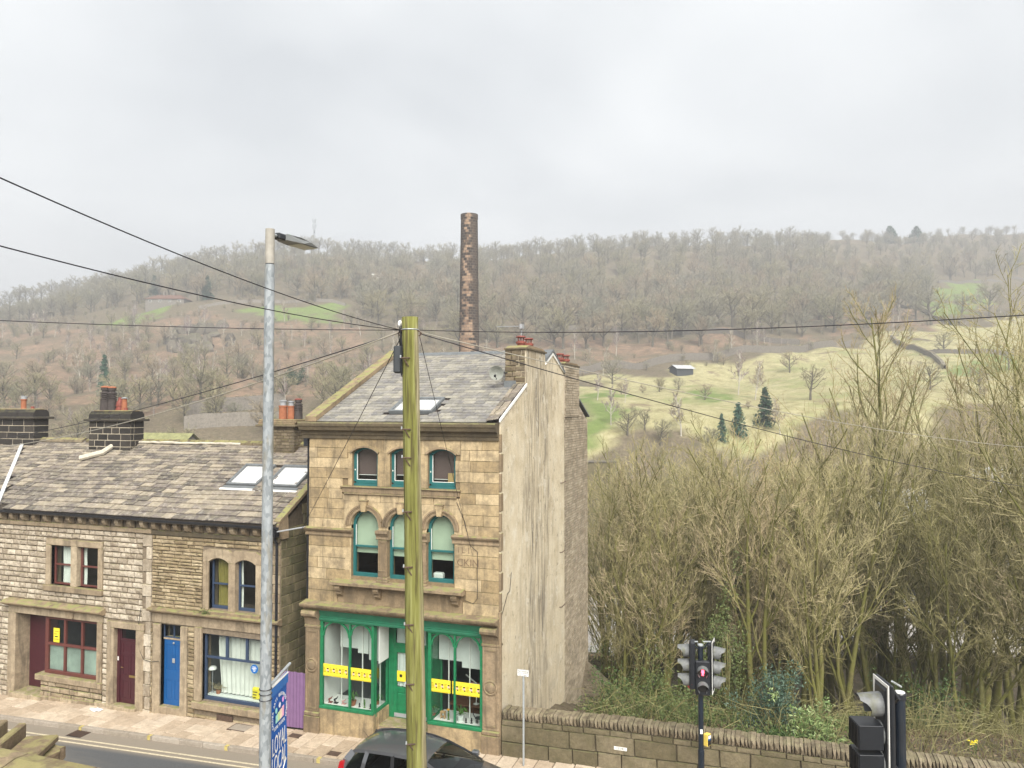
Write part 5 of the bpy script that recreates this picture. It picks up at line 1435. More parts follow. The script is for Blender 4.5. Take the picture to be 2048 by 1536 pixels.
# cable down the facade
pts = [(1.72, 6.7), (1.95, 6.2), (2.15, 5.6), (2.28, 5.45), (2.32, 5.42), (2.32, 4.2), (2.2, 4.05), (1.95, 4.12)]
MB().tube([(x, -.03 - (.10 if 5.5 < z < 5.9 else 0), z) for x, z in pts], .007, 4).build('facade_cable', BLACKP, shop)
# downpipe at the left corner under the cornice
MB().box(HX0-.16, HX0-.03, -.05, .06, 8.12, 8.34).build('gutter_outlet', BLACKP, shop)
MB().tube([(HX0-.06, .06, 8.2), (HX0-.06, .06, .1)], .035, 6).build('downpipe', BLACKP, shop)

# things on the roof
dx, dz_ = fac(994, 746, 1.9)
t = thing('satellite_dish', 'pale round satellite dish on the chimney of the shop house', 'satellite dish', (dx, 1.9, dz_))
DISH = plain('weathered_dish_grey', (.25, .26, .23), .7, .3, var=.2)
rd = .215
M = Matrix.Translation((dx, 1.85, dz_)) @ Euler((math.radians(12), 0, math.radians(12))).to_matrix().to_4x4()
MB().disc_y(0, 0, 0, [(.01, .09), (rd*.5, .065), (rd, 0), (rd, -.012), (rd*.5, .05), (.01, .075)], 24).xform(M).build('reflector', DISH, t)
MB().tube([(0, .05, -rd*.9), (0, -.28, -.05)], .012, 6).xform(M).build('feed_arm', LEAD, t)
MB().cbox(-.03, .03, -.34, -.25, -.07, .0, .008).xform(M).build('receiver', BLACKP, t)
MB().tube([(dx, 1.95, dz_), (HX1-.5, 2.2, dz_+.02)], .02, 6).build('bracket', BLACKP, t)
ax, az = fac(1043, 655, 3.0)
t = thing('tv_aerial', 'rod television aerial above the red cowls of the shop house chimney', 'aerial', (ax, 3.0, cz1))
MB().tube([(ax, 3.0, cz1), (ax, 3.0, az+.1)], .016, 6).build('mast', GREYM, t)
bx0 = fac(993, 644, 3.0)
MB().tube([(ax, 3.0, az+.03), (bx0[0], 3.0, az+.05)], .011, 5).build('boom', GREYM, t)
for k in range(11):
    f = (k+1)/12; x = ax + (bx0[0]-ax)*f
    MB().tube([(x, 2.9, az+.05), (x, 3.1, az+.05)], .004, 4).build('element', GREYM, t)
MB().box(ax-.03, ax+.05, 2.9, 3.1, az-.04, az+.10).build('reflector', GREYM, t)

# small things in the shop windows
SOIL = plain('potting_soil', (.03, .022, .015), .95, .1)
LEAFG = plain('green_leaf', (.07, .16, .03), .6, .3, var=.3, sc=20)
def potted(x, y, z, r, hgt, label, n=26, potm=TERRA, spread=.9, seed=1):
    t = thing('potted_plant', label, 'plant', (x, y, z))
    MB().lathe(x, y, [(r*.7, 0), (r, hgt*.9), (r*1.1, hgt*.9), (r*1.1, hgt), (r*.9, hgt), (r*.85, hgt*.8)], 14, z0=z).build('pot', potm, t)
    b = MB(); qq = random.Random(seed)
    for k in range(n):
        a = qq.uniform(0, 6.28); e = qq.uniform(.5, 1)*spread*.3; u = qq.uniform(.08, .26)
        P = [Vector((x, y, z+hgt)), Vector((x+e*.5*math.cos(a), y+e*.4*math.sin(a), z+hgt+u)), Vector((x+e*math.cos(a), y+e*.8*math.sin(a), z+hgt+u*.55))]
        side = Vector((-math.sin(a), math.cos(a), 0))*.012
        b.add([tuple(P[0]-side*.5), tuple(P[0]+side*.5), tuple(P[1]+side), tuple(P[1]-side), tuple(P[2])], [(0,1,2,3), (3,2,4)])
    b.build('leaves', LEAFG, t)
SH = .80
def wx(px, y): return fac(px, 1420, y)[0]
potted(wx(706, .3), .3, SH, .09, .14, 'leafy green plant in a clay pot in the left shop window', seed=3)
potted(wx(921, .3), .3, SH, .09, .16, 'spiky spider plant in a pale pot in the right shop window', 34, BLINDW, 1.2, 4)
potted(wx(865, .35), .35, SH, .08, .07, 'low bushy plant in the right shop window beside the door', 30, TERRA, .8, 6)
potted(wx(790, .6)-.55, .6, SH, .07, .1, 'dark leafy plant in the side return of the left shop window', 24, TERRA, .9, 8)
def ornament(px, y, h, mat, label, kind):
    x = wx(px, y)
    t = thing('ornament', label, 'ornament', (x, y, SH))
    if kind == 0:
        MB().lathe(x, y, [(.03,0),(.035,.01),(.012,.03),(.03,h*.5),(.02,h*.75),(.008,h*.8)], 10, z0=SH).build('body', mat, t)
        MB().lathe(x, y, [(.004,h*.78),(.022,h*.84),(.022,h*.92),(.004,h)], 10, z0=SH).build('head', mat, t)
    elif kind == 1:
        MB().cbox(x-.06, x+.06, y-.05, y+.05, SH, SH+.02, .005).build('base', mat, t)
        MB().tube([(x-.03, y, SH+.02), (x-.05, y, SH+h*.5), (x+.02, y, SH+h*.7), (x+.06, y, SH+h)], [.02,.03,.02,.008], 7).build('figure', mat, t)
    else:
        MB().cbox(x-.07, x+.07, y-.05, y+.05, SH+h*.75, SH+h, .006).build('top', mat, t)
        for sx in (-1, 1):
            MB().cbox(x+sx*.055-.012, x+sx*.055+.012, y-.04, y+.04, SH, SH+h*.749, .004).build('side', mat, t)
        MB().cbox(x-.042, x+.042, y-.04, y+.04, SH+h*.25, SH+h*.31, .004).build('shelf', mat, t)
PINE = plain('pale_wood', (.45, .28, .14), .7, .3); RED = plain('red_card', (.42, .05, .04), .6, .3)
PINKM = plain('pink_cloth', (.55, .30, .28), .8, .2)
ornament(661, .28, .18, TERRA_D, 'reddish rough figure at the end of the left shop window shelf', 1)
ornament(672, .28, .20, BLACKPR, 'dark twisted figure on the left shop window shelf', 1)
ornament(688, .3, .14, PINKM, 'pink cloth ornament on the left shop window shelf', 1)
ornament(719, .25, .12, BLACKPR, 'small black round-headed figurine on the left shop window shelf', 0)
ornament(729, .25, .24, LEAFG, 'tall green stem ornament on the left shop window shelf', 0)
ornament(741, .24, .14, BLACKPR, 'black upright figurine beside the left window corner post', 0)
ornament(886, .3, .20, PINE, 'small pale wooden stool ornament in the right shop window', 2)
ornament(897, .28, .24, LEAFG, 'green vase with an orange flower in the right shop window', 0)
ornament(932, .25, .12, BLACKPR, 'small black figurine in the right shop window by the spider plant', 0)
ornament(943, .25, .15, BLACKPR, 'slim black figurine in the right shop window by the black cat', 0)
x = wx(897, .28)
t = tag(MB().lathe(x, .27, [(.01,0),(.045,.02),(.05,.04),(.02,.05)], 10, z0=SH+.24).build('flower', plain('orange_flower', (.7,.32,.03), .7, .2)), 'orange flower head standing in the green vase', 'flower')
x = wx(958, .3)
t = thing('cat_ornament', 'black cat ornament at the right end of the shop window shelf', 'ornament', (x, .3, SH))
MB().tube([(x-.1, .3, SH+.14), (x, .3, SH+.15), (x+.1, .3, SH+.15), (x+.14, .3, SH+.22)], [.035,.05,.045,.03], 8).build('body', BLACKPR, t)
for dx_ in (-.08, -.04, .06, .10): MB().tube([(x+dx_, .3, SH), (x+dx_, .3, SH+.14)], .013, 5).build('leg', BLACKPR, t)
MB().tube([(x-.12, .3, SH+.15), (x-.17, .3, SH+.25), (x-.15, .3, SH+.32)], [.014,.012,.008], 5).build('tail', BLACKPR, t)
x, z = fac(935, 1365, 1.3)
t = thing('desk_lamp', 'white jointed desk lamp inside the right shop window', 'lamp', (x, 1.3, .9))
MB().tube([(x-.05, 1.3, z+.22), (x+.28, 1.3, z)], .02, 6).build('arm', WHITE, t)
MB().tube([(x+.28, 1.3, z), (x+.27, 1.3, .9)], .016, 6).build('stem', WHITE, t)
MB().lathe(x+.27, 1.3, [(.09, 0), (.09, .02), (.02, .03)], 12, z0=.88).build('base', WHITE, t)
x, z = fac(952, 1372, 1.4)
t = thing('red_folder', 'red folder standing open on the desk in the right shop window', 'folder', (x, 1.4, .9))
MB().box(x-.18, x+.18, 1.39, 1.41, z-.12, z+.10).build('cover', RED, t)
MB().box(x-.17, x+.17, 1.36, 1.385, z-.11, z+.085).build('pages', WHITE, t)
t = thing('shop_desk', 'brown wooden desk inside the right shop window', 'desk', (1.8, 1.5, .12))
MB().cbox(1.0, 2.4, 1.1, 1.8, .86, .90, .005).build('desk_top', plain('desk_wood', (.16, .075, .04), .5, .4), t)
MB().box(1.05, 2.35, 1.2, 1.23, .2, .859).build('modesty_panel', plain('desk_panel', (.14, .065, .035), .5, .4), t)
for xx in (1.05, 2.3): MB().box(xx, xx+.05, 1.7, 1.75, .1, .859).build('leg', BLACKP, t)
# purple gate closing the passage: each board its own piece
gx0, gx1 = XB+.02, HX0-.06
t = thing('passage_gate', 'purple boarded gate closing the passage between cottage and shop house', 'gate', ((gx0+gx1)/2, .06, street_z(-3.4)))
nb = 8
for i in range(nb):
    a = gx0 + (gx1-gx0)*i/nb; b_ = gx0 + (gx1-gx0)*(i+1)/nb
    MB().cbox(a+.004, b_-.004, .04, .065, street_z(a)+.04, 1.62-.012*(i % 2)+.0, .006).build('board', PURPLE, t)
MB().box(gx0, gx1, .066, .10, .35, .47).box(gx0, gx1, .066, .10, 1.25, 1.37).build('rail', PURPLE, t)
MB().tube([(XB+.08, -.28, 5.66), (HX0-.0, .45, 5.80)], .022, 6).build('drain_pipe', GREYM, shop)
# ------------------------------------------------------------------ roadside wall with upright coping stones
def wall_top(x): return float(np.interp(x, [2.9, 5.8, 11.3, 14, 20], [1.33, 1.45, 1.50, 1.56, 1.70]))
WX1 = 19.0
rw = thing('roadside_wall', 'mossy block wall with a row of upright coping stones beside the road', 'wall', (9, .2, street_z(9)))
b = MB(); n = 40
for i in range(n):
    a, c = 3.02 + (WX1-3.02)*i/n, 3.02 + (WX1-3.02)*(i+1)/n
    b.box(a, c, .02, .40, street_z(a)-1.2, wall_top(a)-.20)
b.build('wall_core', MORTAR, rw)
q = random.Random(31)
wu = mat_units('wall_block', S_WALL, jit=.018, cham=.03, pillow=.03)
for row, (f0, f1) in enumerate(((.0, .42), (.42, .86), (.86, 1.0))):
    x = 3.0 if row != 1 else 2.98
    while x < WX1:
        l = q.uniform(.55, 1.25) if row < 2 else q.uniform(.3, .7)
        if x < 3.1: l = .62
        xm = x + l/2; z0, z1 = street_z(xm) - .05, wall_top(xm) - .205
        za, zb = z0 + (z1-z0)*f0, z0 + (z1-z0)*f1
        inst('wall_block', wu[q.randrange(6)], rw, (xm, .07 - q.uniform(0, .015) - (.03 if row == 0 else 0), (za+zb)/2), (0, -.02, 0), (l-.02, .2, zb-za-.016))
        x += l
cu = mat_units('coping_stone', S_COPE, jit=.05, cham=.10, pillow=.10)
x = 3.02; cope_items = []
while x < WX1:
    l = q.choice((.07, .085, .10, .12)); xm = x + l/2; zt = wall_top(xm); h_ = .22 + q.uniform(-.015, .02)
    cope_items.append(((xm, .20, zt - .21 + h_/2), (q.uniform(-.05, .05), q.uniform(-.06, .06), 0), (l-.008, .42, h_)))
    x += l
scatter_blocks('coping_stone', rw, cope_items, cu, S_COPE)
def text_obj(name, body, size, mat, parent, M, align='CENTER', ext=.001, sx=1.0):
    c = bpy.data.curves.new(name, 'FONT'); c.body = body; c.size = size; c.align_x = align; c.align_y = 'CENTER'; c.extrude = ext
    c.resolution_u = 3
    c.materials.append(mat)
    tmp = bpy.data.objects.new(name, c); col.objects.link(tmp)
    me = bpy.data.meshes.new_from_object(tmp.evaluated_get(bpy.context.evaluated_depsgraph_get()))
    bpy.data.objects.remove(tmp); 
    me.transform(M @ Matrix.Diagonal((sx, 1, 1, 1)))
    bs = base_of(parent); me.transform(Matrix.Translation((-bs[0], -bs[1], -bs[2])))
    if not me.materials: me.materials.append(mat)
    o = bpy.data.objects.new(name, me); col.objects.link(o); o.parent = parent
    return o
UPR = Matrix.Rotation(math.pi/2, 4, 'X')          # text plane facing -y
x, z = fac(1241, 1497, -.04)
t = thing('number_plate', 'small white number plate fixed to the roadside wall', 'plate', (x, -.045, z))
MB().box(x-.16, x+.16, -.055, -.045, z-.04, z+.04).build('plate', WHITE, t)
text_obj('plate_number', '233/82', .075, BLACKPR, t, Matrix.Translation((x, -.0565, z)) @ UPR)
# "No loading" sign on its thin post
sx_, sy_ = -.42, 0
x, zt = fac(1047, 1345, -.42)
t = thing('sign_post', 'thin grey post carrying a small white parking-times sign before the rendered gable', 'sign', (x, -.42, street_z(x)))
GALV = plain('galvanised_steel', (.42, .45, .46), .45, .5, .35, var=.22, sc=16)
MB().tube([(x, -.42, street_z(x)-.05), (x, -.42, zt-.06)], .026, 10).build('post', GALV, t)
MB().cbox(x-.155, x+.155, -.462, -.448, zt-.085, zt+.085, .004).build('sign_edge', GREYM, t)
MB().box(x-.147, x+.147, -.4655, -.4625, zt-.077, zt+.077).build('sign_plate', WHITE, t)
for k, s_ in enumerate(('No loading', 'Mon-Fri  8-9.30am', '4.30 - 6.30pm')):
    text_obj('sign_text', s_, (.06, .036, .036)[k], BLACKPR, t, Matrix.Translation((x, -.4665, zt+.042-.048*k)) @ UPR)

# ------------------------------------------------------------------ traffic signals
RIGHT = Vector((CYW, SY, 0)); FWD = Vector((-SY, CYW, 0))
SBLACK = plain('black_signal_case', (.012, .014, .018), .4, .5, var=.25, sc=8)
SPOLE = plain('dark_blue_black_pole', (.010, .016, .026), .35, .5, var=.25, sc=8, dirt=.15)
LENS_OFF = plain('unlit_lens', (.02, .018, .016), .15, .5)
HOOD = plain('weathered_grey_hood', (.15, .155, .155), .55, .4, var=.3, sc=14, dirt=.5, dirtc=(.12, .12, .04))
def glow_mat():
    m = NB('lit_red_figure'); m.b.inputs['Base Color'].default_value = (.5, .01, .02, 1)
    m.b.inputs['Emission Color'].default_value = (1, .06, .10, 1); m.b.inputs['Emission Strength'].default_value = 1.6; return m.mat
LITRED = glow_mat()
def frame_M(px, py, pz, face):
    """local -y looks along face, origin at the given point"""
    f = Vector((face.x, face.y, 0)).normalized(); yv = -f; xv = Vector((yv.y, -yv.x, 0))
    return Matrix(((xv.x, yv.x, 0, px), (xv.y, yv.y, 0, py), (0, 0, 1, pz), (0, 0, 0, 1)))
def hood(M, z, r, ln, parent, mat=HOOD, name='hood'):
    b = MB(); k = 18; vs = []; fs = []
    for t_ in range(2):
        for i in range(k+1):
            a = math.radians(-55 + 290*i/k)
            cut = ln * (1 if t_ else 0) * (.55 + .45*max(0, math.sin(a)) if math.sin(a) < .6 else 1.0)
            rr_ = r * (1 - .06*t_)
            vs.append((rr_*math.cos(a), -cut, z + rr_*math.sin(a) - .02*t_))
    for i in range(k): fs.append((i, i+1, k+2+i, k+1+i))
    b.add(vs, fs); vs2 = [(x*.94, y, z+(zz_-z)*.94) for x, y, zz_ in vs]; b.add(vs2, [f[::-1] for f in fs])
    return b.xform(M).build(name, mat, parent, smooth=True)
def signal_head(parent, M, n=3, pitch=.33, wbox=.30, dep=.13, board=.06, r=.125, white=True, hoods=True, lit=None, boxhood=()):
    H = n*pitch + .06
    hd = MB().cbox(-wbox/2, wbox/2, 0, dep, -H, 0, .02).xform(M).build('signal_head', SBLACK, parent)
    if board:
        MB().cbox(-wbox/2-board, wbox/2+board, .02, .035, -H-board, board, .004).xform(M).build('backing_board', SBLACK, hd)
        if white:
            e = .038; a = wbox/2+board; z0, z1 = -H-board, board
            MB().box(-a, -a+e, .012, .0195, z0, z1).box(a-e, a, .012, .0195, z0, z1).box(-a+e, a-e, .012, .0195, z1-e, z1).box(-a+e, a-e, .012, .0195, z0, z0+e).xform(M).build('white_border', WHITE, hd)
    for i in range(n):
        z = -.05 - pitch*(i+.5)
        MB().disc_y(0, 0, z, [(r, .0), (r, -.01), (r*.9, -.012), (r*.5, -.03), (.005, -.035)], 20).xform(M).build('lens', LENS_OFF, hd)
        if i in boxhood:
            o = MB().cbox(-.15, .15, -.30, -.02, z-.15, z+.13, .006).xform(M).build('louvre_box', SBLACK, hd)
            MB().disc_y(0, -.0195, z, [(r*1.15, .019), (r*1.15, -.0)], 20).xform(M).build('louvre_collar', HOOD, o)
            for k in range(7):
                xx = -.13 + k*.043
                MB().box(xx-.004, xx+.004, -.312, -.3005, z-.14, z+.12).xform(M).build('louvre', BLACKP, o)
        elif hoods:
            hood(M, z, r*1.12, .26, hd)
    return hd
# far signal by the wall
dpt = 17.55
X, Y = at_depth(1397, dpt)
t = thing('traffic_signal', 'black traffic signal post with a lit red pedestrian figure beside the wall', 'traffic light', (X, Y, street_z(X)))
zp = lambda py, d_: CZ - (py-814)/F*d_
MB().tube([(X, Y, street_z(X)-.05), (X, Y, zp(1490, dpt))], .072, 14).build('pole_base', SPOLE, t)
MB().tube([(X, Y, zp(1490, dpt)), (X, Y, zp(1286, dpt))], .06, 14).build('pole', SPOLE, t)
MB().lathe(X, Y, [(.068, 0), (.068, .03), (.02, .045)], 14, z0=zp(1286, dpt)).build('pole_cap', GALV, t)
p = Vector((X, Y, 0)) - RIGHT*.25 + FWD*.02
signal_head(t, frame_M(p.x, p.y, zp(1277, dpt), -RIGHT*.97 + FWD*.24), white=False, board=.05)
p = Vector((X, Y, 0)) + RIGHT*.31 + FWD*.0
signal_head(t, frame_M(p.x, p.y, zp(1281, dpt), RIGHT*.93 - FWD*.38))
p = Vector((X, Y, 0)) - FWD*.20
M = frame_M(p.x, p.y, zp(1312, dpt), -FWD - RIGHT*.2)
hd = MB().cbox(-.165, .165, 0, .13, -.76, 0, .02).xform(M).build('pedestrian_head', SBLACK, t)
for i, z in enumerate((-.22, -.57)):
    MB().disc_y(0, 0, z, [(.11, 0), (.11, -.012), (.01, -.013)], 20).xform(M).build('lens', LENS_OFF, hd)
    hood(M, z, .13, .16, hd)
fg = MB().disc_y(0, -.014, -.155, [(.02, 0), (.02, -.006)], 12).prism([(-.03, -.185), (.03, -.185), (.035, -.25), (.02, -.25), (.022, -.31), (.005, -.31), (0, -.26), (-.005, -.31), (-.022, -.31), (-.02, -.25), (-.035, -.25)], -.020, -.014, 'y')
fg.xform(M).build('red_standing_figure', LITRED, hd)
for s_ in (-1, 1):
    p0 = Vector((X, Y, zp(1287, dpt))); p1 = p0 + RIGHT*s_*.2 + Vector((0, 0, .1))
    MB().tube([tuple(p0 - Vector((0,0,.1))), tuple(p0 + RIGHT*s_*.1 + Vector((0,0,-.02))), tuple(p1)], .018, 6).build('conduit', SPOLE, t)
    MB().box(-.09, .09, -.03, .03, -.006, .006).xform(Matrix.Translation(p1 - RIGHT*s_*.05 + Vector((0, 0, .0))) @ Matrix.Rotation(YAW, 4, 'Z')).build('top_bracket', GALV, t)
    for zz_ in (1370,): MB().tube([(X, Y, zp(zz_, dpt)), tuple(Vector((X, Y, zp(zz_, dpt))) + RIGHT*s_*.24)], .02, 6).build('lower_bracket', SPOLE, t)
bxp = Vector((X, Y, 0)) + RIGHT*.13 - FWD*.02
Mb = frame_M(bxp.x, bxp.y, zp(1457, dpt), -FWD*.75 + RIGHT*.65)
bx = MB().cbox(-.07, .07, -.06, .05, -.27, 0, .01).xform(Mb).build('push_button_box', plain('button_box_yellow', (.70, .52, .10), .5, .4), t)
MB().box(-.055, .055, -.066, -.0605, -.25, -.02).xform(Mb).build('button_face', BLACKP, bx)
MB().box(-.045, .045, -.071, -.0665, -.10, -.03).xform(Mb).build('display', WHITE, bx)
MB().box(-.045, .045, -.071, -.0665, -.135, -.105).xform(Mb).build('blue_label', BLUE, bx)
MB().box(-.035, .02, -.075, -.065, -.05, .05).xform(frame_M(X, Y, zp(1452, dpt), -FWD)).build('white_label', WHITE, t)
rs = Vector((X, Y, 0)) - RIGHT*.25
Mr = frame_M(rs.x, rs.y, zp(1358, dpt), -RIGHT*.95 - FWD*.25)
MB().disc_y(0, -.02, 0, [(.14, .01), (.14, 0)], 20).xform(Mr).build('round_sign', plain('red_sign_ring', (.55, .06, .06), .5, .4), t)
# near signal
dpn = 9.1
X, Y = at_depth(1790, dpn)
t = thing('traffic_signal', 'traffic signal head with white-edged board and louvred boxes on a black post', 'traffic light', (X, Y, street_z(X)))
zt = zp(1380, dpn)
MB().tube([(X, Y, street_z(X)-.05), (X, Y, zt)], .062, 16).build('pole', SPOLE, t)
MB().lathe(X, Y, [(.072, -.06), (.072, .0), (.066, .012), (.02, .02)], 16, z0=zt).build('pole_cap', SBLACK, t)
MB().lathe(X, Y, [(.06, .0125), (.058, .022), (.01, .03)], 16, z0=zt).build('white_cap_top', WHITE, t)
p = Vector((X, Y, 0)) - RIGHT*.245 - FWD*.02
M = frame_M(p.x, p.y, zp(1362, dpn), -RIGHT*1.0 + FWD*.05)
hd = signal_head(t, M, pitch=.335, wbox=.30, dep=.12, board=.06, r=.125, boxhood=(1, 2))
MB().cbox(-.215, .215, .036, .075, -1.12, .062, .01).xform(M).build('board_return', SBLACK, hd)
top = M @ Vector((.1, .10, .08))
MB().tube([tuple(top), tuple(Vector((X, Y, zt+.08)) + RIGHT*.02)], .012, 6).build('top_bracket', GALV, t)
MB().tube([tuple(M @ Vector((.1, .12, -.03))), tuple(M @ Vector((.12, .17, -.12))), (X - .05, Y, zt-.12)], .017, 8).build('conduit', SBLACK, t)
MB().tube([tuple(M @ Vector((.1, .08, -.85))), (X, Y, zt-.95)], .025, 8).build('lower_bracket', SBLACK, t)

# ------------------------------------------------------------------ street lamp with banner
dl = 9.6
X, Y = at_depth(537, dl)
def galv_mat():
    m = NB('spangled_galvanised_column')
    v = m.voro(30, m.vscale(m.pos(), (1, 1, .5)), out='Color'); n = m.noise(3.2, 5, m.vscale(m.pos(), (3, 3, .6)))
    s_ = m.n.new('ShaderNodeSeparateColor'); m.l.new(v, s_.inputs[0])
    c = m.ramp(s_.outputs[0], [(0, (.19, .212, .225)), (1, (.34, .365, .38))])
    c = m.mix(m.math('MULTIPLY', m.step(n, .52, .66), .6), c, (.24, .22, .17))
    return m.fin(c, .55, .4, .15)
GCOL = galv_mat()
t = thing('street_lamp', 'tall galvanised street lamp column with flat LED head', 'street lamp', (X, Y, street_z(X)))
zt = zp(456, dl); zj = zp(526, dl)
MB().tube([(X, Y, street_z(X)-.1), (X, Y, 1.6)], .085, 18).build('base', GCOL, t)
MB().tube([(X, Y, 1.6), (X, Y, zj-.012)], [.078, .062], 18).build('column', GCOL, t)
MB().tube([(X, Y, zj-.03), (X, Y, zj+.002)], .056, 14).build('joint', BLACKP, t)
MB().tube([(X, Y, zj), (X, Y, zt)], .058, 18).build('upper_sleeve', plain('worn_grey_sleeve', (.33, .31, .27), .6, .4, var=.2, sc=9, dirt=.3, dirtc=(.22, .17, .11)), t)
ahead = Vector((.14, .99, 0)).normalized()
ahead = (RIGHT*.36 + FWD*.93).normalized()
zl = zt - .06
M = Matrix(((ahead.x, -ahead.y, 0, X), (ahead.y, ahead.x, 0, Y), (0, 0, 1, zl), (0, 0, 0, 1))) @ Matrix.Diagonal((.86, .8, .75, 1))
MB().tube([(.04, 0, 0), (.18, 0, 0)], .03, 10).xform(M).build('spigot', GALV, t)
hdp = MB().cbox(.13, .32, -.07, .07, -.055, .055, .02).xform(M).build('head_clamp', SBLACK, t)
lb = MB(); prof = [(.28, -.05), (.28, .055), (.55, .05), (.78, .02), (1.02, -.01), (1.03, -.025), (.80, -.04), (.60, -.045)]
vsn = []
for s_, wd in ((-1, 1), (1, 1)):
    for x, z in prof: vsn.append((x, s_*(.10 + .07*min(1, max(0, (x-.3)/.3)) - (.05 if x > 1.0 else 0)), z))
k = len(prof)
lb.add(vsn, [tuple(range(k)), tuple(range(k, 2*k))[::-1]] + [(i, k+i, k+(i+1) % k, (i+1) % k) for i in range(k)])
lb.xform(M).build('lamp_head', plain('grey_lamp_head', (.20, .21, .21), .5, .4), t)
MB().box(.58, .98, -.13, .13, -.052, -.046).xform(M).build('diffuser', plain('lamp_diffuser', (.55, .56, .48), .4, .4), t)
MB().lathe(0, 0, [(.035, 0), (.035, .035), (.02, .04)], 12).xform(M @ Matrix.Translation((.44, 0, .052))).build('photocell', plain('green_photocell', (.25, .6, .22), .4, .4), t)
# banner: hangs from an arm strapped to the column
za = zp(1376, dl)
P0 = Vector((X, Y, za)); 
bd = (RIGHT*.06 + FWD*.998).normalized()
bn = thing('lamp_banner', 'blue hanging banner lettered LOYAL LOCAL beside the lamp column', 'banner', (X, Y, za))
Mx = Matrix(((bd.x, -bd.y, 0, X), (bd.y, bd.x, 0, Y), (0, 0, 1, za), (0, 0, 0, 1)))   # local x along the arm; -y side faces right of the arm
MB().tube([(.07, 0, .02), (.86, 0, .06)], .019, 10).xform(Mx).build('arm', GALV, bn)
for dz_ in (-.03, -.10, .03):
    MB().lathe(0, 0, [(.079, 0), (.082, .004), (.079, .009)], 18).xform(Matrix.Translation((X, Y, za+dz_))).build('strap', BLACKP, bn)
BX0, BX1, BZT = .10, .76, -.03
BBLUE = plain('banner_blue_vinyl', (.006, .105, .42), .5, .4, var=.06, sc=3)
bd_o = MB(); nn = 12; vs = []
for i in range(nn+1):
    z = BZT + .0 - 2.0*i/nn
    for x in (BX0, (BX0+BX1)/2, BX1): vs.append((x, .012*math.sin(i*.7)*(1 if x == BX1 else .3), z + .04*(x-BX0)))
fs = [(i*3+j, i*3+j+1, i*3+4+j, i*3+3+j) for i in range(nn) for j in range(2)]
bd_o.add(vs, fs); bd_o.add([(x, y+.003, z) for x, y, z in vs], [f[::-1] for f in fs])
cloth = bd_o.xform(Mx).build('banner_cloth', BBLUE, bn)
MB().box(BX0, BX1, -.018, .02, BZT-.0, BZT+.014).xform(Mx).build('hem_rod', WHITE, bn)
MB().box(BX0+.0, BX1, -.014, -.011, BZT-.12, BZT-.006).xform(Mx).build('hem_band', plain('banner_hem_blue', (.03, .15, .45), .5, .4), bn)
MB().tube([(.80, 0, .055), (.74, 0, BZT+.01)], .006, 5).xform(Mx).build('hook', GALV, bn)
cxm = (BX0+BX1)/2
TX = Mx @ Matrix.Translation((0, -.0225, 0)) @ UPR
def btext(s_, z, size, sx=1.0, name='banner_text'): return text_obj(name, s_, size, WHITE, cloth, TX @ Matrix.Translation((cxm, z, 0)), sx=sx)
btext('LOYAL', -.80, .33, .50); btext('LOCAL', -1.05, .33, .50)
btext('SHOP LOCAL', -1.42, .14, .56); btext('TRADE LOCAL', -1.555, .14, .53); btext('EAT LOCAL', -1.69, .14, .58)
btext('LOYAL TO LOCAL', -.58, .062, .75)
arch = 'CALDER ARTS BUSINESS FORUM'
for i, ch in enumerate(arch):
    a = math.radians(205 - 230*i/(len(arch)-1))
    text_obj('arc_letter', ch, .062, WHITE, cloth, TX @ Matrix.Translation((cxm + .25*math.cos(a), -.44 + .24*math.sin(a), 0)) @ Matrix.Rotation(a - math.pi/2, 4, 'Z'))
for i, (dx_, dz_, cc) in enumerate(((-.12, -.36, (.35, .75, .72)), (.0, -.33, (.85, .85, .95)), (.12, -.30, (.80, .35, .78)))):
    mt = plain('banner_mark_%d' % i, cc, .5, .4)
    MB().disc_y(cxm+dx_, -.0225, dz_, [(.035, 0), (.035, -.002)], 14).xform(Mx).build('logo_dot', mt, cloth)
for i, cc in enumerate(((.35, .72, .65), (.62, .80, .40), (.90, .72, .55), (.92, .45, .62))):
    x = cxm - .14 + i*.075
    MB().box(x, x+.07, -.0245, -.0225, -.52, -.42 + .012*i).xform(Mx).build('logo_block', plain('banner_block_%d' % i, cc, .5, .4), cloth)
ar = [(cxm + .24*math.cos(math.radians(205 + 130*i/14)), -1.05 + .20*math.sin(math.radians(205 + 130*i/14))) for i in range(15)]
MB().tube([(x, -.0225, z) for x, z in ar], .008, 5).xform(Mx).build('smile_arrow', WHITE, cloth)
for i0, i1 in ((0, 1), (14, 13)):
    x, z = ar[i0]
    MB().prism([(x-.035, z-.005), (x+.035, z-.005), (x, z+.05)], -.0245, -.0225, 'y').xform(Mx).build('arrow_head', WHITE, cloth)

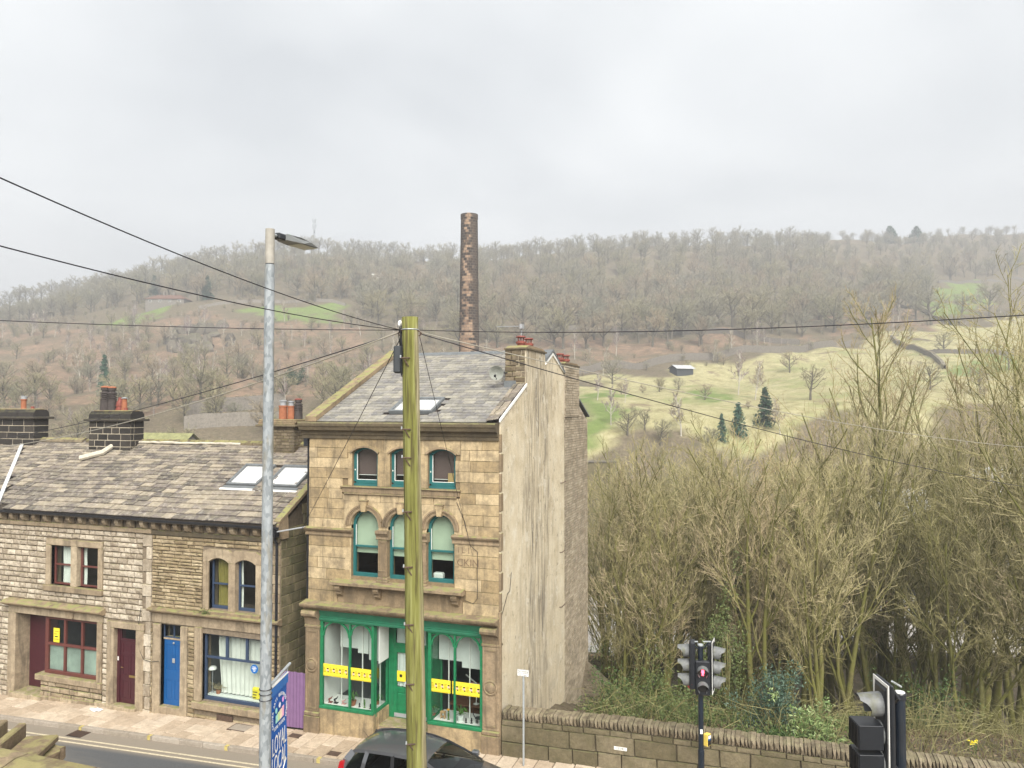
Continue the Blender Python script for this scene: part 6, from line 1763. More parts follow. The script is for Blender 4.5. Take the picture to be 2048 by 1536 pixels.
# ------------------------------------------------------------------ telegraph pole
dp = 10.9
X, Y = at_depth(835, dp)
def wood_mat():
    m = NB('algae_green_pole_wood')
    p = m.obj(); f = m.noise(1.0, 6, m.vscale(m.pos(), (22, 22, 1.1)), .62); g = m.noise(1.0, 4, m.vscale(m.pos(), (5, 5, .5)))
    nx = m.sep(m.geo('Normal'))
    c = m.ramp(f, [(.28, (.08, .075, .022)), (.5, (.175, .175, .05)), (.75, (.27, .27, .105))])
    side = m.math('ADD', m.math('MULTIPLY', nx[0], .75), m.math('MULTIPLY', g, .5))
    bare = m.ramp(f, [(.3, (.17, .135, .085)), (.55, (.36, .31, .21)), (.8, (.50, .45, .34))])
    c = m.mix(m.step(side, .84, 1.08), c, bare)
    dark = m.step(m.noise(1.0, 5, m.vscale(m.pos(), (16, 16, .8)), .6), .53, .66)
    c = m.mix(m.math('MULTIPLY', dark, .7), c, (.06, .045, .025))
    m.bump(f, .8, .02)
    return m.fin(c, .9, .15)
POLEW = wood_mat()
pz = zp(634, dp)
lean = lambda z: Vector((X, Y, 0)) - RIGHT*(.012*(z-4.6)*1.6)
t = thing('telegraph_pole', 'green algae-stained wooden telegraph pole with step irons', 'telegraph pole', (X, Y, street_z(X)))
nzs = 28; q = random.Random(3)
b = MB(); pts, rds = [], []
for i in range(nzs+1):
    z = street_z(X)-.2 + (pz-street_z(X)+.2)*i/nzs
    c = lean(z); pts.append((c.x+q.uniform(-.003,.003), c.y, z)); rds.append(.158 - .043*i/nzs + q.uniform(-.0015, .0015))
b.tube(pts, rds, 20); b.build('pole', POLEW, t, smooth=True)
for py, s_ in ((717, -1), (858, -1), (914, -1), (1020, -1), (1128, -1), (1240, -1), (1355, -1), (1470, -1)):
    z = zp(py, dp); c = lean(z)
    p0 = Vector((c.x, c.y, z)) - FWD*.125 + RIGHT*.0; p1 = p0 - FWD*.10 - RIGHT*.13
    o = MB().tube([tuple(p0 + FWD*.04), tuple(p0 - FWD*.02), tuple(p0 - FWD*.03 - RIGHT*.12)], .011, 6).build('step_iron', IRON, t)
    e = p0 - FWD*.03 - RIGHT*.12
    MB().tube([tuple(e), tuple(e + Vector((0, 0, .04)))], .011, 6).build('step_tip', GALV, o)
    MB().tube([tuple(p0 - FWD*.02 - RIGHT*.08), tuple(p0 - RIGHT*.01 - Vector((0, 0, .12)))], .009, 5).build('step_brace', IRON, o)
zc_ = (zp(692, dp)+zp(745, dp))/2; c = lean(zc_); cb = Vector((c.x, c.y, zc_)) - RIGHT*.19 - FWD*.02
Mc = Matrix.Translation(cb) @ Matrix.Rotation(YAW, 4, 'Z')
MB().cbox(-.045, .07, -.07, .07, -.20, .19, .02).xform(Mc).build('cable_box', plain('black_cable_joint_box', (.035, .04, .045), .5, .4), t)
MB().cbox(.071, .085, -.05, .05, -.22, .21, .004).xform(Mc).build('box_bracket', BLACKP, t)
zr = zp(660, dp); c = lean(zr)
MB().lathe(c.x, c.y, [(.122, 0), (.126, .006), (.122, .014)], 18, z0=zr).build('cable_band', GALV, t)
q = random.Random(8)
for k in range(7):
    a = q.uniform(-.05, .05)
    p0 = Vector((c.x, c.y, zr+q.uniform(-.05,.1))) - RIGHT*(.125+q.uniform(0,.03)) - FWD*q.uniform(-.05,.08)
    P = [p0]
    for j in range(5): P.append(P[-1] + Vector((0, 0, -.13)) - RIGHT*q.uniform(-.025,.025) - FWD*q.uniform(-.02, .02))
    MB().tube([tuple(v) for v in P], .006, 5).build('drop_cable', BLACKP, t)
for s_ in (-1, 1):
    p0 = Vector((c.x, c.y, zr)) + RIGHT*s_*.11 - FWD*.03
    MB().tube([tuple(p0), tuple(p0 + RIGHT*s_*.06 + Vector((0,0,-.05))), tuple(p0 + RIGHT*s_*.02 + Vector((0,0,-.09)))], .012, 6).build('hook', IRON, t)
MB().lathe(c.x - RIGHT.x*.145, c.y - RIGHT.y*.145, [(.015, 0), (.03, .02), (.03, .07), (.015, .09)], 10, z0=zr+.05).build('insulator', WHITE, t)
POLE_TOP = Vector((c.x, c.y, zr))
def pix3(px, py, d_):
    x, y = at_depth(px, d_); r = ray(px, py); tt = (y-CY)/r[1]
    return Vector((x, y, CZ + tt*r[2]))
CAB_D = plain('dark_cable', (.018, .016, .022), .5, .3); CAB_L = plain('pale_cable', (.30, .28, .23), .6, .3)
def cable(label, a, b_, sag, r, mat=CAB_D):
    P = []
    for i in range(25):
        u = i/24; p = a.lerp(b_, u); P.append((p.x, p.y, p.z - sag*4*u*(1-u)))
    tag(MB().tube(P, r, 6).build('overhead_cable', mat, None, smooth=True), label, 'cable')
PL = POLE_TOP - RIGHT*.13; PR = POLE_TOP + RIGHT*.14
cable('thick overhead cable climbing steeply from the pole across the sky above the cottages', PL, pix3(-240, 255, 4.4), .12, .0058)
cable('thick overhead cable below the steepest one, crossing the wooded skyline', PL, pix3(-260, 425, 4.6), .10, .0058)
cable('level dark overhead cable running from the pole past the lamp column over the cottages', PL, pix3(-200, 632, 9.0), .04, .005)
cable('level dark overhead cable running from the pole away from the cottages over the trees', PR, pix3(2250, 617, 6.6), .10, .005)
cable('thin pale overhead cable sloping from the pole down over the bare trees', PR + Vector((0, 0, -.03)), pix3(2150, 900, 26), .35, .008, CAB_L)
cable('thin dark overhead cable sloping lowest from the pole over the bare trees', PR + Vector((0, 0, -.05)), pix3(2150, 988, 26), .3, .008, CAB_D)
cable('pale service cable from the pole to the cottages, crossing the black chimneys', PL + Vector((0, 0, -.02)), pix3(-120, 898, 27), .5, .010, CAB_L)
cable('thin dark service cable from the pole to the far cottages beside the pale one', PL + Vector((0, 0, -.03)), pix3(-120, 888, 29), .35, .008)
cable('thin service cable from the pole across the ashlar corner of the shop house', PL + Vector((0, 0, -.10)), pix3(596, 1078, 22.2), .02, .006)
cable('thin service cable from the pole to the hook beside the arched windows', PR + Vector((0, 0, -.10)), pix3(946, 1112, 20.3), .03, .005)

# ------------------------------------------------------------------ parked car
def car(x0, yc, zr, label):
    t = thing('parked_car', label, 'car', (x0 + 2.0, yc, zr))
    m = NB('metallic_grey_paint'); n = m.noise(400, 2)
    PAINT = m.fin(m.ramp(n, [(.3, (.115, .12, .13)), (.7, (.16, .165, .175))]), .28, .5, .55)
    m.b.inputs['Coat Weight'].default_value = .7
    RUB = plain('black_car_trim', (.012, .012, .013), .6, .3)
    # side profile, u from the tail forwards: (u, bottom z, shoulder z, top z, half width)
    st = [(0.0,.34,.70,.95,.74),(.06,.26,.78,1.00,.80),(.35,.22,.84,1.02,.835),(1.0,.20,.84,.98,.845),(1.8,.20,.83,.96,.845),(2.6,.20,.82,.96,.84),(3.0,.20,.80,.98,.83),(3.4,.22,.74,.90,.80),(3.75,.26,.66,.80,.73),(3.93,.32,.60,.70,.62),(4.0,.38,.55,.62,.52)]
    sec = lambda bz, sz, tz, w: [(0, bz), (w*.82, bz), (w*.98, bz+.10), (w, bz+.30), (w*.995, sz), (w*.95, tz-.01), (w*.60, tz+.015), (0, tz+.02)]
    b = MB(); vs = []; k = None
    for u, bz, sz, tz, w_ in st:
        s_ = sec(bz, sz, tz, w_); full = [(-a, z) for a, z in s_[::-1]] + s_[1:-1]
        k = len(full); vs += [(x0+u, yc+a, zr+z) for a, z in full]
    ns = len(st)
    fs = [(i*k+j, i*k+(j+1) % k, (i+1)*k+(j+1) % k, (i+1)*k+j) for i in range(ns-1) for j in range(k)]
    fs += [tuple(range(k))[::-1], tuple(range((ns-1)*k, ns*k))]
    b.add(vs, fs)
    body = b.build('body', PAINT, t, smooth=True)
    # roof skin: crowned patch
    us = [.30, .46, .75, 1.2, 1.65, 2.0, 2.16]; zs = [1.405, 1.465, 1.505, 1.525, 1.515, 1.475, 1.44]; hw = [.56, .575, .60, .62, .61, .585, .565]
    b = MB(); vs = []; nv = 9
    for u, z, w_ in zip(us, zs, hw):
        for j in range(nv):
            v = -1 + 2*j/(nv-1); vs.append((x0+u, yc + w_*v, zr + z - .055*abs(v)**2.6))
    b.add(vs, [(i*nv+j, i*nv+j+1, (i+1)*nv+j+1, (i+1)*nv+j) for i in range(len(us)-1) for j in range(nv-1)])
    roof = b.build('roof', PAINT, t, smooth=True)
    roofz = lambda u: float(np.interp(u, us, zs)) - .055
    roofw = lambda u: float(np.interp(u, us, hw))
    def glass_patch(name, rows, mat=CARGLASS):
        b = MB(); n = len(rows[0]); vs = [p for r_ in rows for p in r_]
        b.add([(x0+a, yc+c, zr+d) for a, c, d in vs], [(i*n+j, i*n+j+1, (i+1)*n+j+1, (i+1)*n+j) for i in range(len(rows)-1) for j in range(n-1)])
        return b.build(name, mat, t, smooth=True)
    fr = lambda w_, z, u, bow: [(u + bow*(1-v*v), w_*v, z + .03*(1-abs(v)**2.5)) for v in (-1, -.66, -.33, 0, .33, .66, 1)]
    glass_patch('windscreen', [fr(.55, 1.395, 2.165, .04), fr(.63, 1.22, 2.56, .07), fr(.70, 1.02, 3.02, .10)])
    glass_patch('rear_window', [fr(.55, 1.36, .29, -.02), fr(.62, 1.2, .16, -.03), fr(.68, 1.02, .05, -.04)])
    for s_ in (-1, 1):
        top = [(.42, roofw(.45)+.015, roofz(.45)-.0), (.8, roofw(.8)+.015, roofz(.8)), (1.3, roofw(1.3)+.015, roofz(1.3)), (1.8, roofw(1.8)+.015, roofz(1.8)-.0), (2.13, roofw(2.13)+.012, roofz(2.13)+.0)]
        bot = [(.24, .755, 1.06), (.75, .80, 1.0), (1.3, .805, .98), (1.9, .80, .975), (2.86, .745, 1.0)]
        gp = glass_patch('side_window', [[(u, s_*w_, z) for u, w_, z in top], [(u, s_*w_, z) for u, w_, z in bot]])
        def strip(name, P, wd, mat):
            b = MB()
            for (a, c) in zip(P[:-1], P[1:]):
                p0, p1 = Vector(a), Vector(c); d_ = (p1-p0).normalized(); n_ = Vector((0, s_, .35)).normalized(); w_ = d_.cross(n_).normalized()*wd
                q_ = [p0-w_+n_*.012, p0+w_+n_*.012, p1+w_+n_*.012, p1-w_+n_*.012]
                b.add([(x0+v.x, yc+v.y, zr+v.z) for v in q_], [(0,1,2,3)])
            return b.build(name, mat, t)
        e = lambda u, f: Vector((u, 0, 0))
        def on_side(u0, u1):   # line from the roof rail at u0 to the belt at u1
            return [(u0, s_*(roofw(u0)+.012), roofz(u0)), ((u0+u1)/2, s_*((roofw(u0)+.80)/2+.022), (roofz(u0)+.985)/2+.012), (u1, s_*.803, .985)]
        strip('rail', [(.30, s_*.565, 1.36)] + [(u, s_*w_, z+.004) for u, w_, z in top] + [(2.16, s_*.57, 1.385)], .035, PAINT)
        strip('windscreen_pillar', [(2.12, s_*.582, 1.40), (2.55, s_*.668, 1.205), (2.95, s_*.735, 1.0)], .038, PAINT)
        strip('middle_pillar', on_side(1.36, 1.44), .045, RUB)
        strip('rear_pillar', on_side(.72, .66), .05, PAINT)
        strip('tail_pillar', [(.34, s_*.57, 1.38), (.22, s_*.68, 1.22), (.14, s_*.755, 1.03)], .075, PAINT)
        strip('belt_trim', [(u, s_*w_, z-.005) for u, w_, z in bot], .02, RUB)
        MB().cbox(x0+2.62, x0+2.80, yc+s_*.84-.09+(.09 if s_ > 0 else -.06), yc+s_*.84+.09+(.06 if s_ > 0 else -.09)+.0, zr+.98, zr+1.12, .03).build('door_mirror', PAINT, t)
        MB().prism([(.02, .72), (-.02, .78), (.10, 1.20), (.19, 1.22), (.20, .80), (.16, .72)], yc+s_*.74-.035, yc+s_*.74+.035, 'y').xform(Matrix.Translation((x0, 0, zr))).build('tail_light', plain('red_lens', (.45, .01, .015), .15, .5), t)
        MB().cbox(x0+3.55, x0+3.82, yc+s_*.62-.09, yc+s_*.62+.09, zr+.62, zr+.80, .04).build('headlight', plain('clear_lens', (.6, .62, .64), .1, .6), t)
        for u in (.72, 3.22):
            wv = Matrix.Translation((x0+u, yc+s_*.76, zr+.29)) @ Matrix.Rotation(math.pi/2, 4, 'X')
            wh = MB().lathe(0, 0, [(.19, -.10), (.29, -.09), (.30, -.06), (.30, .06), (.29, .09), (.19, .10)], 24).xform(wv).build('wheel', RUB, t)
            MB().lathe(0, 0, [(.185, -.105), (.19, -.06), (.06, -.05), (.02, -.07)] if s_ < 0 else [(.02, .07), (.06, .05), (.19, .06), (.185, .105)], 20).xform(wv).build('rim', GREYM, wh)
    # cabin floor, dash, seats
    MB().cbox(x0+.25, x0+2.95, yc-.68, yc+.68, zr+.45, zr+.62, .02).build('cabin_floor', RUB, t)
    MB().prism([(2.35, .62), (2.45, .98), (2.98, .985), (2.98, .62)], yc-.68, yc+.68, 'y').xform(Matrix.Translation((x0, 0, zr))).build('dashboard', RUB, t)
    for s_ in (-1, 1):
        MB().cbox(x0+1.35, x0+1.52, yc+s_*.36-.23, yc+s_*.36+.23, zr+.6, zr+1.14, .05).cbox(x0+1.38, x0+1.47, yc+s_*.36-.12, yc+s_*.36+.12, zr+1.16, zr+1.32, .03).build('seat', RUB, t)
    MB().cbox(x0+.55, x0+.70, yc-.6, yc+.6, zr+.6, zr+1.12, .05).build('rear_seat', RUB, t)
    MB().cbox(x0+2.26, x0+2.29, yc-.11, yc+.11, zr+1.27, zr+1.33, .01).build('rear_view_mirror', RUB, t)
    MB().tube([(x0+.40, yc, zr+1.46), (x0+.26, yc, zr+1.60)], [.006, .003], 5).build('aerial', RUB, t)
    MB().tube([(x0+3.04, yc-.45, zr+1.03), (x0+2.75, yc+.05, zr+1.15)], .007, 4).build('wiper', RUB, t)
    MB().tube([(x0+3.06, yc+.1, zr+1.03), (x0+2.78, yc+.5, zr+1.14)], .007, 4).build('wiper', RUB, t)
car(.36, -2.95, street_z(2.2) - .11, 'silver-grey hatchback parked at the kerb before the shop house')

# ------------------------------------------------------------------ near boundary walls at the corner of the terrace opposite
nw = thing('forecourt_wall', 'near stone wall with broad mossy flat coping stones', 'wall', (-2, -11.6, street_z(-2)))
MB().box(-12, 3.4, -11.82, -11.44, -.8, 4.50).build('wall_core', S_NEAR, nw)
q = random.Random(12); x = -6.2
while x < 3.4:
    l = q.uniform(.8, 1.25)
    MB().prism([(-11.90, 4.50), (-11.93, 4.62), (-11.90, 4.70), (-11.60, 4.765), (-11.42, 4.75), (-11.38, 4.67), (-11.40, 4.50)], x+.012, min(x+l, 3.4)-.012, 'x').build('coping_stone', S_NEAR, nw); x += l
nb_ = thing('castellated_wall', 'rough stone wall topped with upright cross slabs at the near corner', 'wall', (-3, -11.0, street_z(-3)))
ex = fac(100, 1480, -10.9)[0]
MB().box(-12, ex-.06, -11.40, -10.72, -.8, 4.48).build('wall_core', MORTAR, nb_)
un = mat_units('rough_stone', S_NEAR, jit=.06, cham=.12, pillow=.12)
bl = courses(-11.40, -10.72, 2.2, 4.50, lambda r_, i: r_.uniform(.16, .26), (.3, .45), [], .025, q)
scatter_blocks('stone', nb_, side_items(bl, ex, .16, q, .03), un, S_NEAR)
bl = courses(-8, ex, 2.2, 4.50, lambda r_, i: r_.uniform(.16, .26), (.3, .6), [], .025, q)
scatter_blocks('stone', nb_, [((a, -10.72, c), (0, 0, math.pi), s3) for (a, _, c), r3, s3 in front_items(bl, 0, .16, q, .02)], un, S_NEAR, 60)
sl_dir = math.atan2(.903, -.449)
for i in range(9):
    cx_ = ex - .22 - i*.36
    if i == 0:
        M = Matrix.Translation((cx_-.0, -11.02, 4.57)) @ Matrix.Rotation(sl_dir - math.pi/2, 4, 'Z')
        MB().cbox(-.22, .22, -.36, .36, -.06, .04, .02).xform(M).build('end_slab', S_NEAR, nb_)
    else:
        M = Matrix.Translation((cx_-.02, -11.02, 4.63)) @ Matrix.Rotation(sl_dir - math.pi/2, 4, 'Z')
        MB().cbox(-.055, .055, -.35, .35, -.12, .11 + q.uniform(-.015, .015), .018).xform(M).build('cross_slab', S_NEAR, nb_)
        MB().cbox(-.17, -.06, -.33, .33, -.12, -.05, .015).xform(M).build('bed_slab', S_NEAR, nb_)
# ------------------------------------------------------------------ mill chimney
def proj(x, y, z):
    a, b_, c = x-CX, y-CY, z-CZ
    X = a*CYW + b_*SY; f = -a*SY + b_*CYW
    F2 = f*math.cos(PITCH) + c*math.sin(PITCH); U = -f*math.sin(PITCH) + c*math.cos(PITCH)
    return 1024 + F*X/F2, 768 - F*U/F2
def mill_mat():
    m = NB('soot_weathered_mill_brick')
    p = m.obj(); s_ = m.sep(p)
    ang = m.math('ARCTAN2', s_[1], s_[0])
    cb = m.n.new('ShaderNodeCombineXYZ'); m.l.new(m.math('MULTIPLY', ang, 1.5), cb.inputs[0]); m.l.new(s_[2], cb.inputs[1])
    bt = m.n.new('ShaderNodeTexBrick'); m.l.new(cb.outputs[0], bt.inputs['Vector'])
    bt.inputs['Scale'].default_value = 1.0; bt.inputs['Brick Width'].default_value = .62; bt.inputs['Row Height'].default_value = .40
    bt.inputs['Mortar Size'].default_value = .035; bt.inputs['Color1'].default_value = (0, 0, 0, 1); bt.inputs['Color2'].default_value = (1, 1, 1, 1); bt.inputs['Mortar'].default_value = (.5, .5, .5, 1)
    n = m.noise(1.1, 5, p); n2 = m.noise(.22, 4, p)
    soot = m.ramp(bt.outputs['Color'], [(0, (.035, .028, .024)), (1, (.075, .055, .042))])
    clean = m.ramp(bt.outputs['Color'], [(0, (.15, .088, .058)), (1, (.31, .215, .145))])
    # one side is coloured as paler brick, more so lower down
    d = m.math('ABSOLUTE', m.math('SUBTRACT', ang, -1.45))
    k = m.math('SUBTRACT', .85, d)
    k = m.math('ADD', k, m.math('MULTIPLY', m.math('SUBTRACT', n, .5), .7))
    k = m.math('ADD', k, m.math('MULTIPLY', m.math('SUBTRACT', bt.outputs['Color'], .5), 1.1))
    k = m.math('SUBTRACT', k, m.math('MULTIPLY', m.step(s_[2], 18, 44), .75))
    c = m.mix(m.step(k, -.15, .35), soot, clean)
    c = m.mix(m.math('MULTIPLY', bt.outputs['Fac'], .75), c, (.16, .13, .10))
    m.bump(m.math('SUBTRACT', m.math('MULTIPLY', n, .4), bt.outputs['Fac']), .6, .05)
    return m.fin(c, .95, .1)
dm = 118
X, Y = at_depth(938, dm); zt = CZ + (814-427)/F*dm
t = thing('mill_chimney', 'tall tapering round mill chimney of soot-stained brick behind the shop house', 'chimney', (X, Y, VALLEY))
b = MB(); k = 40; prof = []
H = zt - VALLEY
for i in range(31):
    z = H*i/30; prof.append((1.86 - .55*(i/30), z))
prof = prof[:-1] + [(1.31, H-.75), (1.36, H-.7), (1.36, H), (1.05, H), (1.0, H-3)]
b.lathe(X, Y, prof, k, z0=VALLEY)
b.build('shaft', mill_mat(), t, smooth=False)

# ------------------------------------------------------------------ far buildings
FBRICK = plain('far_brick', (.17, .08, .055), .9, .15, var=.3, sc=3); FSTONE = stone('far_stone', [(.15,.135,.115),(.19,.172,.148),(.24,.215,.18)], .5, .2, .3, .2, .5)
FROOF = plain('pale_grey_sheet_roof', (.42, .43, .44), .6, .3, var=.12, sc=1.2, dirt=.3, dirtc=(.25, .25, .24)); FSLATE = plain('far_grey_slate', (.17, .165, .17), .8, .2, var=.25, sc=1.5)
FTILE = plain('brown_tile_roof', (.15, .085, .06), .85, .2, var=.25, sc=1.5); MOSSR = plain('mossy_roof', (.23, .23, .11), .95, .1, var=.3, sc=2.5)
FWHITE = plain('far_white_wall', (.72, .71, .66), .8, .2, var=.08)
def far_house(name, label, px, d, wid, dep, zg, he, hr, wall, roof, nwin=0, yaw=YAW, cat='building', chimneys=0, hip=0.0):
    x, y = at_depth(px, d)
    t = thing(name, label, cat, (x, y, zg))
    M = Matrix.Translation((x, y, zg)) @ Matrix.Rotation(yaw, 4, 'Z')
    w2, d2 = wid/2, dep/2
    b = MB().box(-w2, w2, -d2, d2, -4, he)
    if not hip:
        for s_ in (-1, 1): b.prism([(-d2, he), (d2, he), (0, he+hr-.1)], s_*w2-.12 if s_ > 0 else -w2, w2 if s_ > 0 else -w2+.12, 'x')
    b.xform(M).build('wall', wall, t)
    o = .35; h2 = hip*w2
    rfm = MB()
    rfm.add([(-w2-o, -d2-o, he-.1), (w2+o, -d2-o, he-.1), (w2+o-h2, 0, he+hr), (-w2-o+h2, 0, he+hr), (w2+o, d2+o, he-.1), (-w2-o, d2+o, he-.1)], [(0,1,2,3), (2,4,5,3), (1,4,2), (0,3,5)] if hip else [(0,1,2,3), (2,4,5,3)])
    rfm.add([(-w2-o, -d2-o, he-.22), (w2+o, -d2-o, he-.22), (w2+o, -d2-o, he-.1), (-w2-o, -d2-o, he-.1)], [(0,1,2,3)])
    r_ = rfm.xform(M).build('roof', roof, t)
    for i in range(nwin):
        c = -w2 + wid*(i+.5)/nwin
        wn = MB().box(c-.55, c+.55, -d2-.05, -d2-.005, he*.35, he*.8).xform(M).build('window', WHITE, t)
        MB().box(c-.45, c-.05, -d2-.07, -d2-.051, he*.38, he*.77).box(c+.05, c+.45, -d2-.07, -d2-.051, he*.38, he*.77).xform(M).build('pane', LENS_OFF, wn)
    for i in range(chimneys):
        c = (-.45 + .9*i/max(1, chimneys-1))*w2*(1-hip)
        MB().box(c-.4, c+.4, -.4, .4, he+hr-.6, he+hr+1.1).box(c-.25, c-.05, -.1, .1, he+hr+1.1, he+hr+1.6).xform(M).build('chimney', wall, r_)
    return t
def on_hill(px, py): return hill_hit(px, py)
x, y, z, d = on_hill(336, 608); far_house('hillside_house', 'low hip-roofed brick house among the trees on the hillside', 336, d, 15, 8, z-.6, 2.2, 1.9, FSTONE, FTILE, 4, cat='house', chimneys=2, hip=.45)
x, y, z, d = on_hill(690, 556); far_house('hillside_chalet', 'small white building among the ridge trees beside a second one', 690, d, 6.5, 4, z, 2.0, 1.0, FWHITE, FSLATE, 2)
x, y, z, d = on_hill(753, 556); far_house('hillside_chalet', 'smaller gleaming white hut among the trees left of the mill chimney', 753, d, 4.2, 3, z, 1.5, .5, FWHITE, FWHITE, 1)
x, y, z, d = on_hill(1362, 748); far_house('field_shed', 'dark timber field shed with a pale roof below the long stone wall', 1363, d, 4.4, 3.2, z, 1.35, .75, plain('dark_shed_boards', (.05, .055, .06), .8, .2), FROOF, 0, YAW+.35, 'shed')
far_house('valley_shed', 'low outbuilding with a mossy sloping roof behind the cottages', 330, 78, 6.5, 5, 1.4, 3.2, 2.0, FSTONE, MOSSR, 3, YAW-.3)
far_house('works_building', 'long works building with pale grey sheet roof beyond the bare trees', 1850, 84, 16, 9, -6.5, 4.2, 2.6, FBRICK, FROOF, 6, YAW+.25)
far_house('works_building', 'broad grey-roofed mill shed at the edge of the bare trees', 2090, 92, 22, 16, -6.5, 5.0, 3.6, FSTONE, FROOF, 6, YAW+.15)
far_house('brick_house', 'red brick house with white window frames glimpsed through the bare trees', 2035, 60, 9, 6, -6.5, 3.2, 2.6, FBRICK, FSLATE, 4, YAW+.1, 'house')
x, y = at_depth(1196, 80); Mw = Matrix.Translation((x, y, 0)) @ Matrix.Rotation(YAW, 4, 'Z')
t = thing('mill_yard_wall', 'tall dark stone wall behind the brick corner of the shop house', 'wall', (x, y, VALLEY))
MB().box(-3.2, 1.8, 0, .6, VALLEY, 3.4).xform(Mw).build('wall_face', S_SIDE, t); MB().cbox(-3.3, 1.9, -.1, .7, 3.4, 3.6, .04).xform(Mw).build('coping', FSTONE, t)
# telecom mast
x, y, z, d = on_hill(626, 514)
d = 450; x, y = at_depth(626, d); z = gz(x, y); zt = CZ + (814-432)/F*d
t = thing('telecom_mast', 'slim lattice telecom mast above the ridge trees', 'mast', (x, y, z))
STEEL = plain('mast_steel', (.33, .35, .37), .5, .4, .3)
b = MB(); r_ = .55
cs3 = [(x + r_*math.cos(a), y + r_*math.sin(a)) for a in (.3, 2.4, 4.5)]
for cx_, cy_ in cs3: b.tube([(cx_, cy_, z), (cx_, cy_, zt-2.5)], .09, 5)
zz_ = z; i = 0
while zz_ < zt-3.5:
    for j in range(3):
        a, c = cs3[j], cs3[(j+1) % 3]
        b.tube([(a[0], a[1], zz_), (c[0], c[1], zz_+1.0)], .045, 4)
    zz_ += 1.0
b.build('lattice', STEEL, t)
MB().tube([(x, y, zt-3), (x, y, zt+2.2)], .06, 5).build('whip_aerial', STEEL, t)
for i, (zz_, a) in enumerate(((zt-2.2, 0), (zt-2.2, 2.1), (zt-2.2, 4.2), (zt-5.5, .4), (zt-5.5, 3.4), (zt-8.5, 5.0), (zt-8.5, 1.9))):
    MB().box(x+.95*math.cos(a)-.18, x+.95*math.cos(a)+.18, y+.95*math.sin(a)-.18, y+.95*math.sin(a)+.18, zz_-1.1, zz_+1.1).build('panel_antenna', STEEL, t)
    MB().tube([(x, y, zz_), (x+.95*math.cos(a), y+.95*math.sin(a), zz_)], .05, 4).build('antenna_bracket', STEEL, t)
# wooden poles on the far slopes
for px, py, hpx, lab in ((430, 812, 46, 'lone wooden pole on the bracken slope above the cottage roofs'), (1521, 760, 34, 'lone wooden pole in the pale field right of the shed'), (1897, 656, 44, 'pale pole beside the row of wall trees in the upper field')):
    x, y, z, d = on_hill(px, py); h_ = hpx/F*d
    t = thing('field_pole', lab, 'pole', (x, y, z))
    MB().tube([(x, y, z-.5), (x, y, z+h_)], [.14, .10], 7).build('shaft', plain('pale_pole_wood', (.33, .28, .18), .9, .1), t)
    MB().box(x-.5, x+.5, y-.05, y+.05, z+h_-.5, z+h_-.4).build('cross_arm', IRON, t)
# field walls: lengths of dry stone, lumpy along the top
def drywall(pts, h, label, thick=.7, seed=1):
    q_ = random.Random(seed)
    P = []
    H0 = [hill_hit(*p) for p in pts]
    for a, c in zip(H0[:-1], H0[1:]):
        n = max(2, int(math.dist(a[:2], c[:2])/2.5))
        for i in range(n): P.append((a[0]+(c[0]-a[0])*i/n, a[1]+(c[1]-a[1])*i/n))
    P.append(H0[-1][:2]); gzz_ = ground(np.array([p[0] for p in P]), np.array([p[1] for p in P]))
    P = [(p[0], p[1], float(z)) for p, z in zip(P, gzz_)]
    t = thing('dry_stone_wall', label, 'wall', (P[0][0], P[0][1], P[0][2]))
    b = MB(); vs = []; fs = []
    for i, p in enumerate(P):
        a = Vector(P[max(0, i-1)][:2]); c = Vector(P[min(len(P)-1, i+1)][:2]); d_ = (c-a).normalized(); n_ = Vector((-d_.y, d_.x))*thick/2
        zt_ = p[2] + h*q_.uniform(.95, 1.04)
        for s_, z in ((-1, p[2]-1.5), (-1, zt_), (1, zt_), (1, p[2]-1.5)): vs.append((p[0]+n_.x*s_, p[1]+n_.y*s_, z))
        if i: fs += [((i-1)*4+j, (i-1)*4+(j+1) % 4, i*4+(j+1) % 4, i*4+j) for j in range(4)]
    b.add(vs, fs); b.build('wall_face', FSTONE, t)
    b = MB()
    for i in range(len(P)-1):
        a, c = P[i], P[i+1]; L_ = math.dist(a[:2], c[:2]); n = max(1, int(L_/.8))
        for j in range(n):
            u = (j+.5)/n; x, y, z = (a[k2]+(c[k2]-a[k2])*u for k2 in range(3)); s_ = q_.uniform(.16, .26)
            zt_ = z + h*.98
            b.cbox(x-s_, x+s_, y-s_, y+s_, zt_-.1, zt_+q_.uniform(.06, .18), .06)
    tag(b.build('cap_stones', S_COPE, t), kind='stuff')
drywall([(1120,752),(1300,732),(1440,717),(1560,706),(1700,692)], 1.7, 'long grey retaining wall below the bracken on the right-hand slope', 1.0, 1)
drywall([(1785,678),(1850,707),(1890,740)], 1.1, 'field wall running down between the pale fields', .7, 2)
drywall([(1850,709),(1950,707),(2080,708)], 1.0, 'field wall crossing below the lone field tree', .7, 3)
drywall([(1100,668),(1300,664),(1480,672),(1600,690)], 1.5, 'dark wall along the lower edge of the hanging wood', .8, 4)
drywall([(1770,592),(1850,625),(1920,650)], 1.2, 'wall beside the row of bare trees in the upper field', .7, 5)
drywall([(395,618),(470,606),(560,606),(690,612)], 1.1, 'wall above the bright green hillside field', .7, 6)
drywall([(370,832),(480,820),(570,812)], 2.2, 'upper terrace wall on the slope behind the cottages', .8, 7)
drywall([(370,858),(480,850),(580,848)], 2.0, 'lower terrace wall on the slope behind the cottages', .8, 8)
drywall([(1880,566),(1960,566),(2060,560)], 1.1, 'wall along the top of the highest green field', .7, 9)
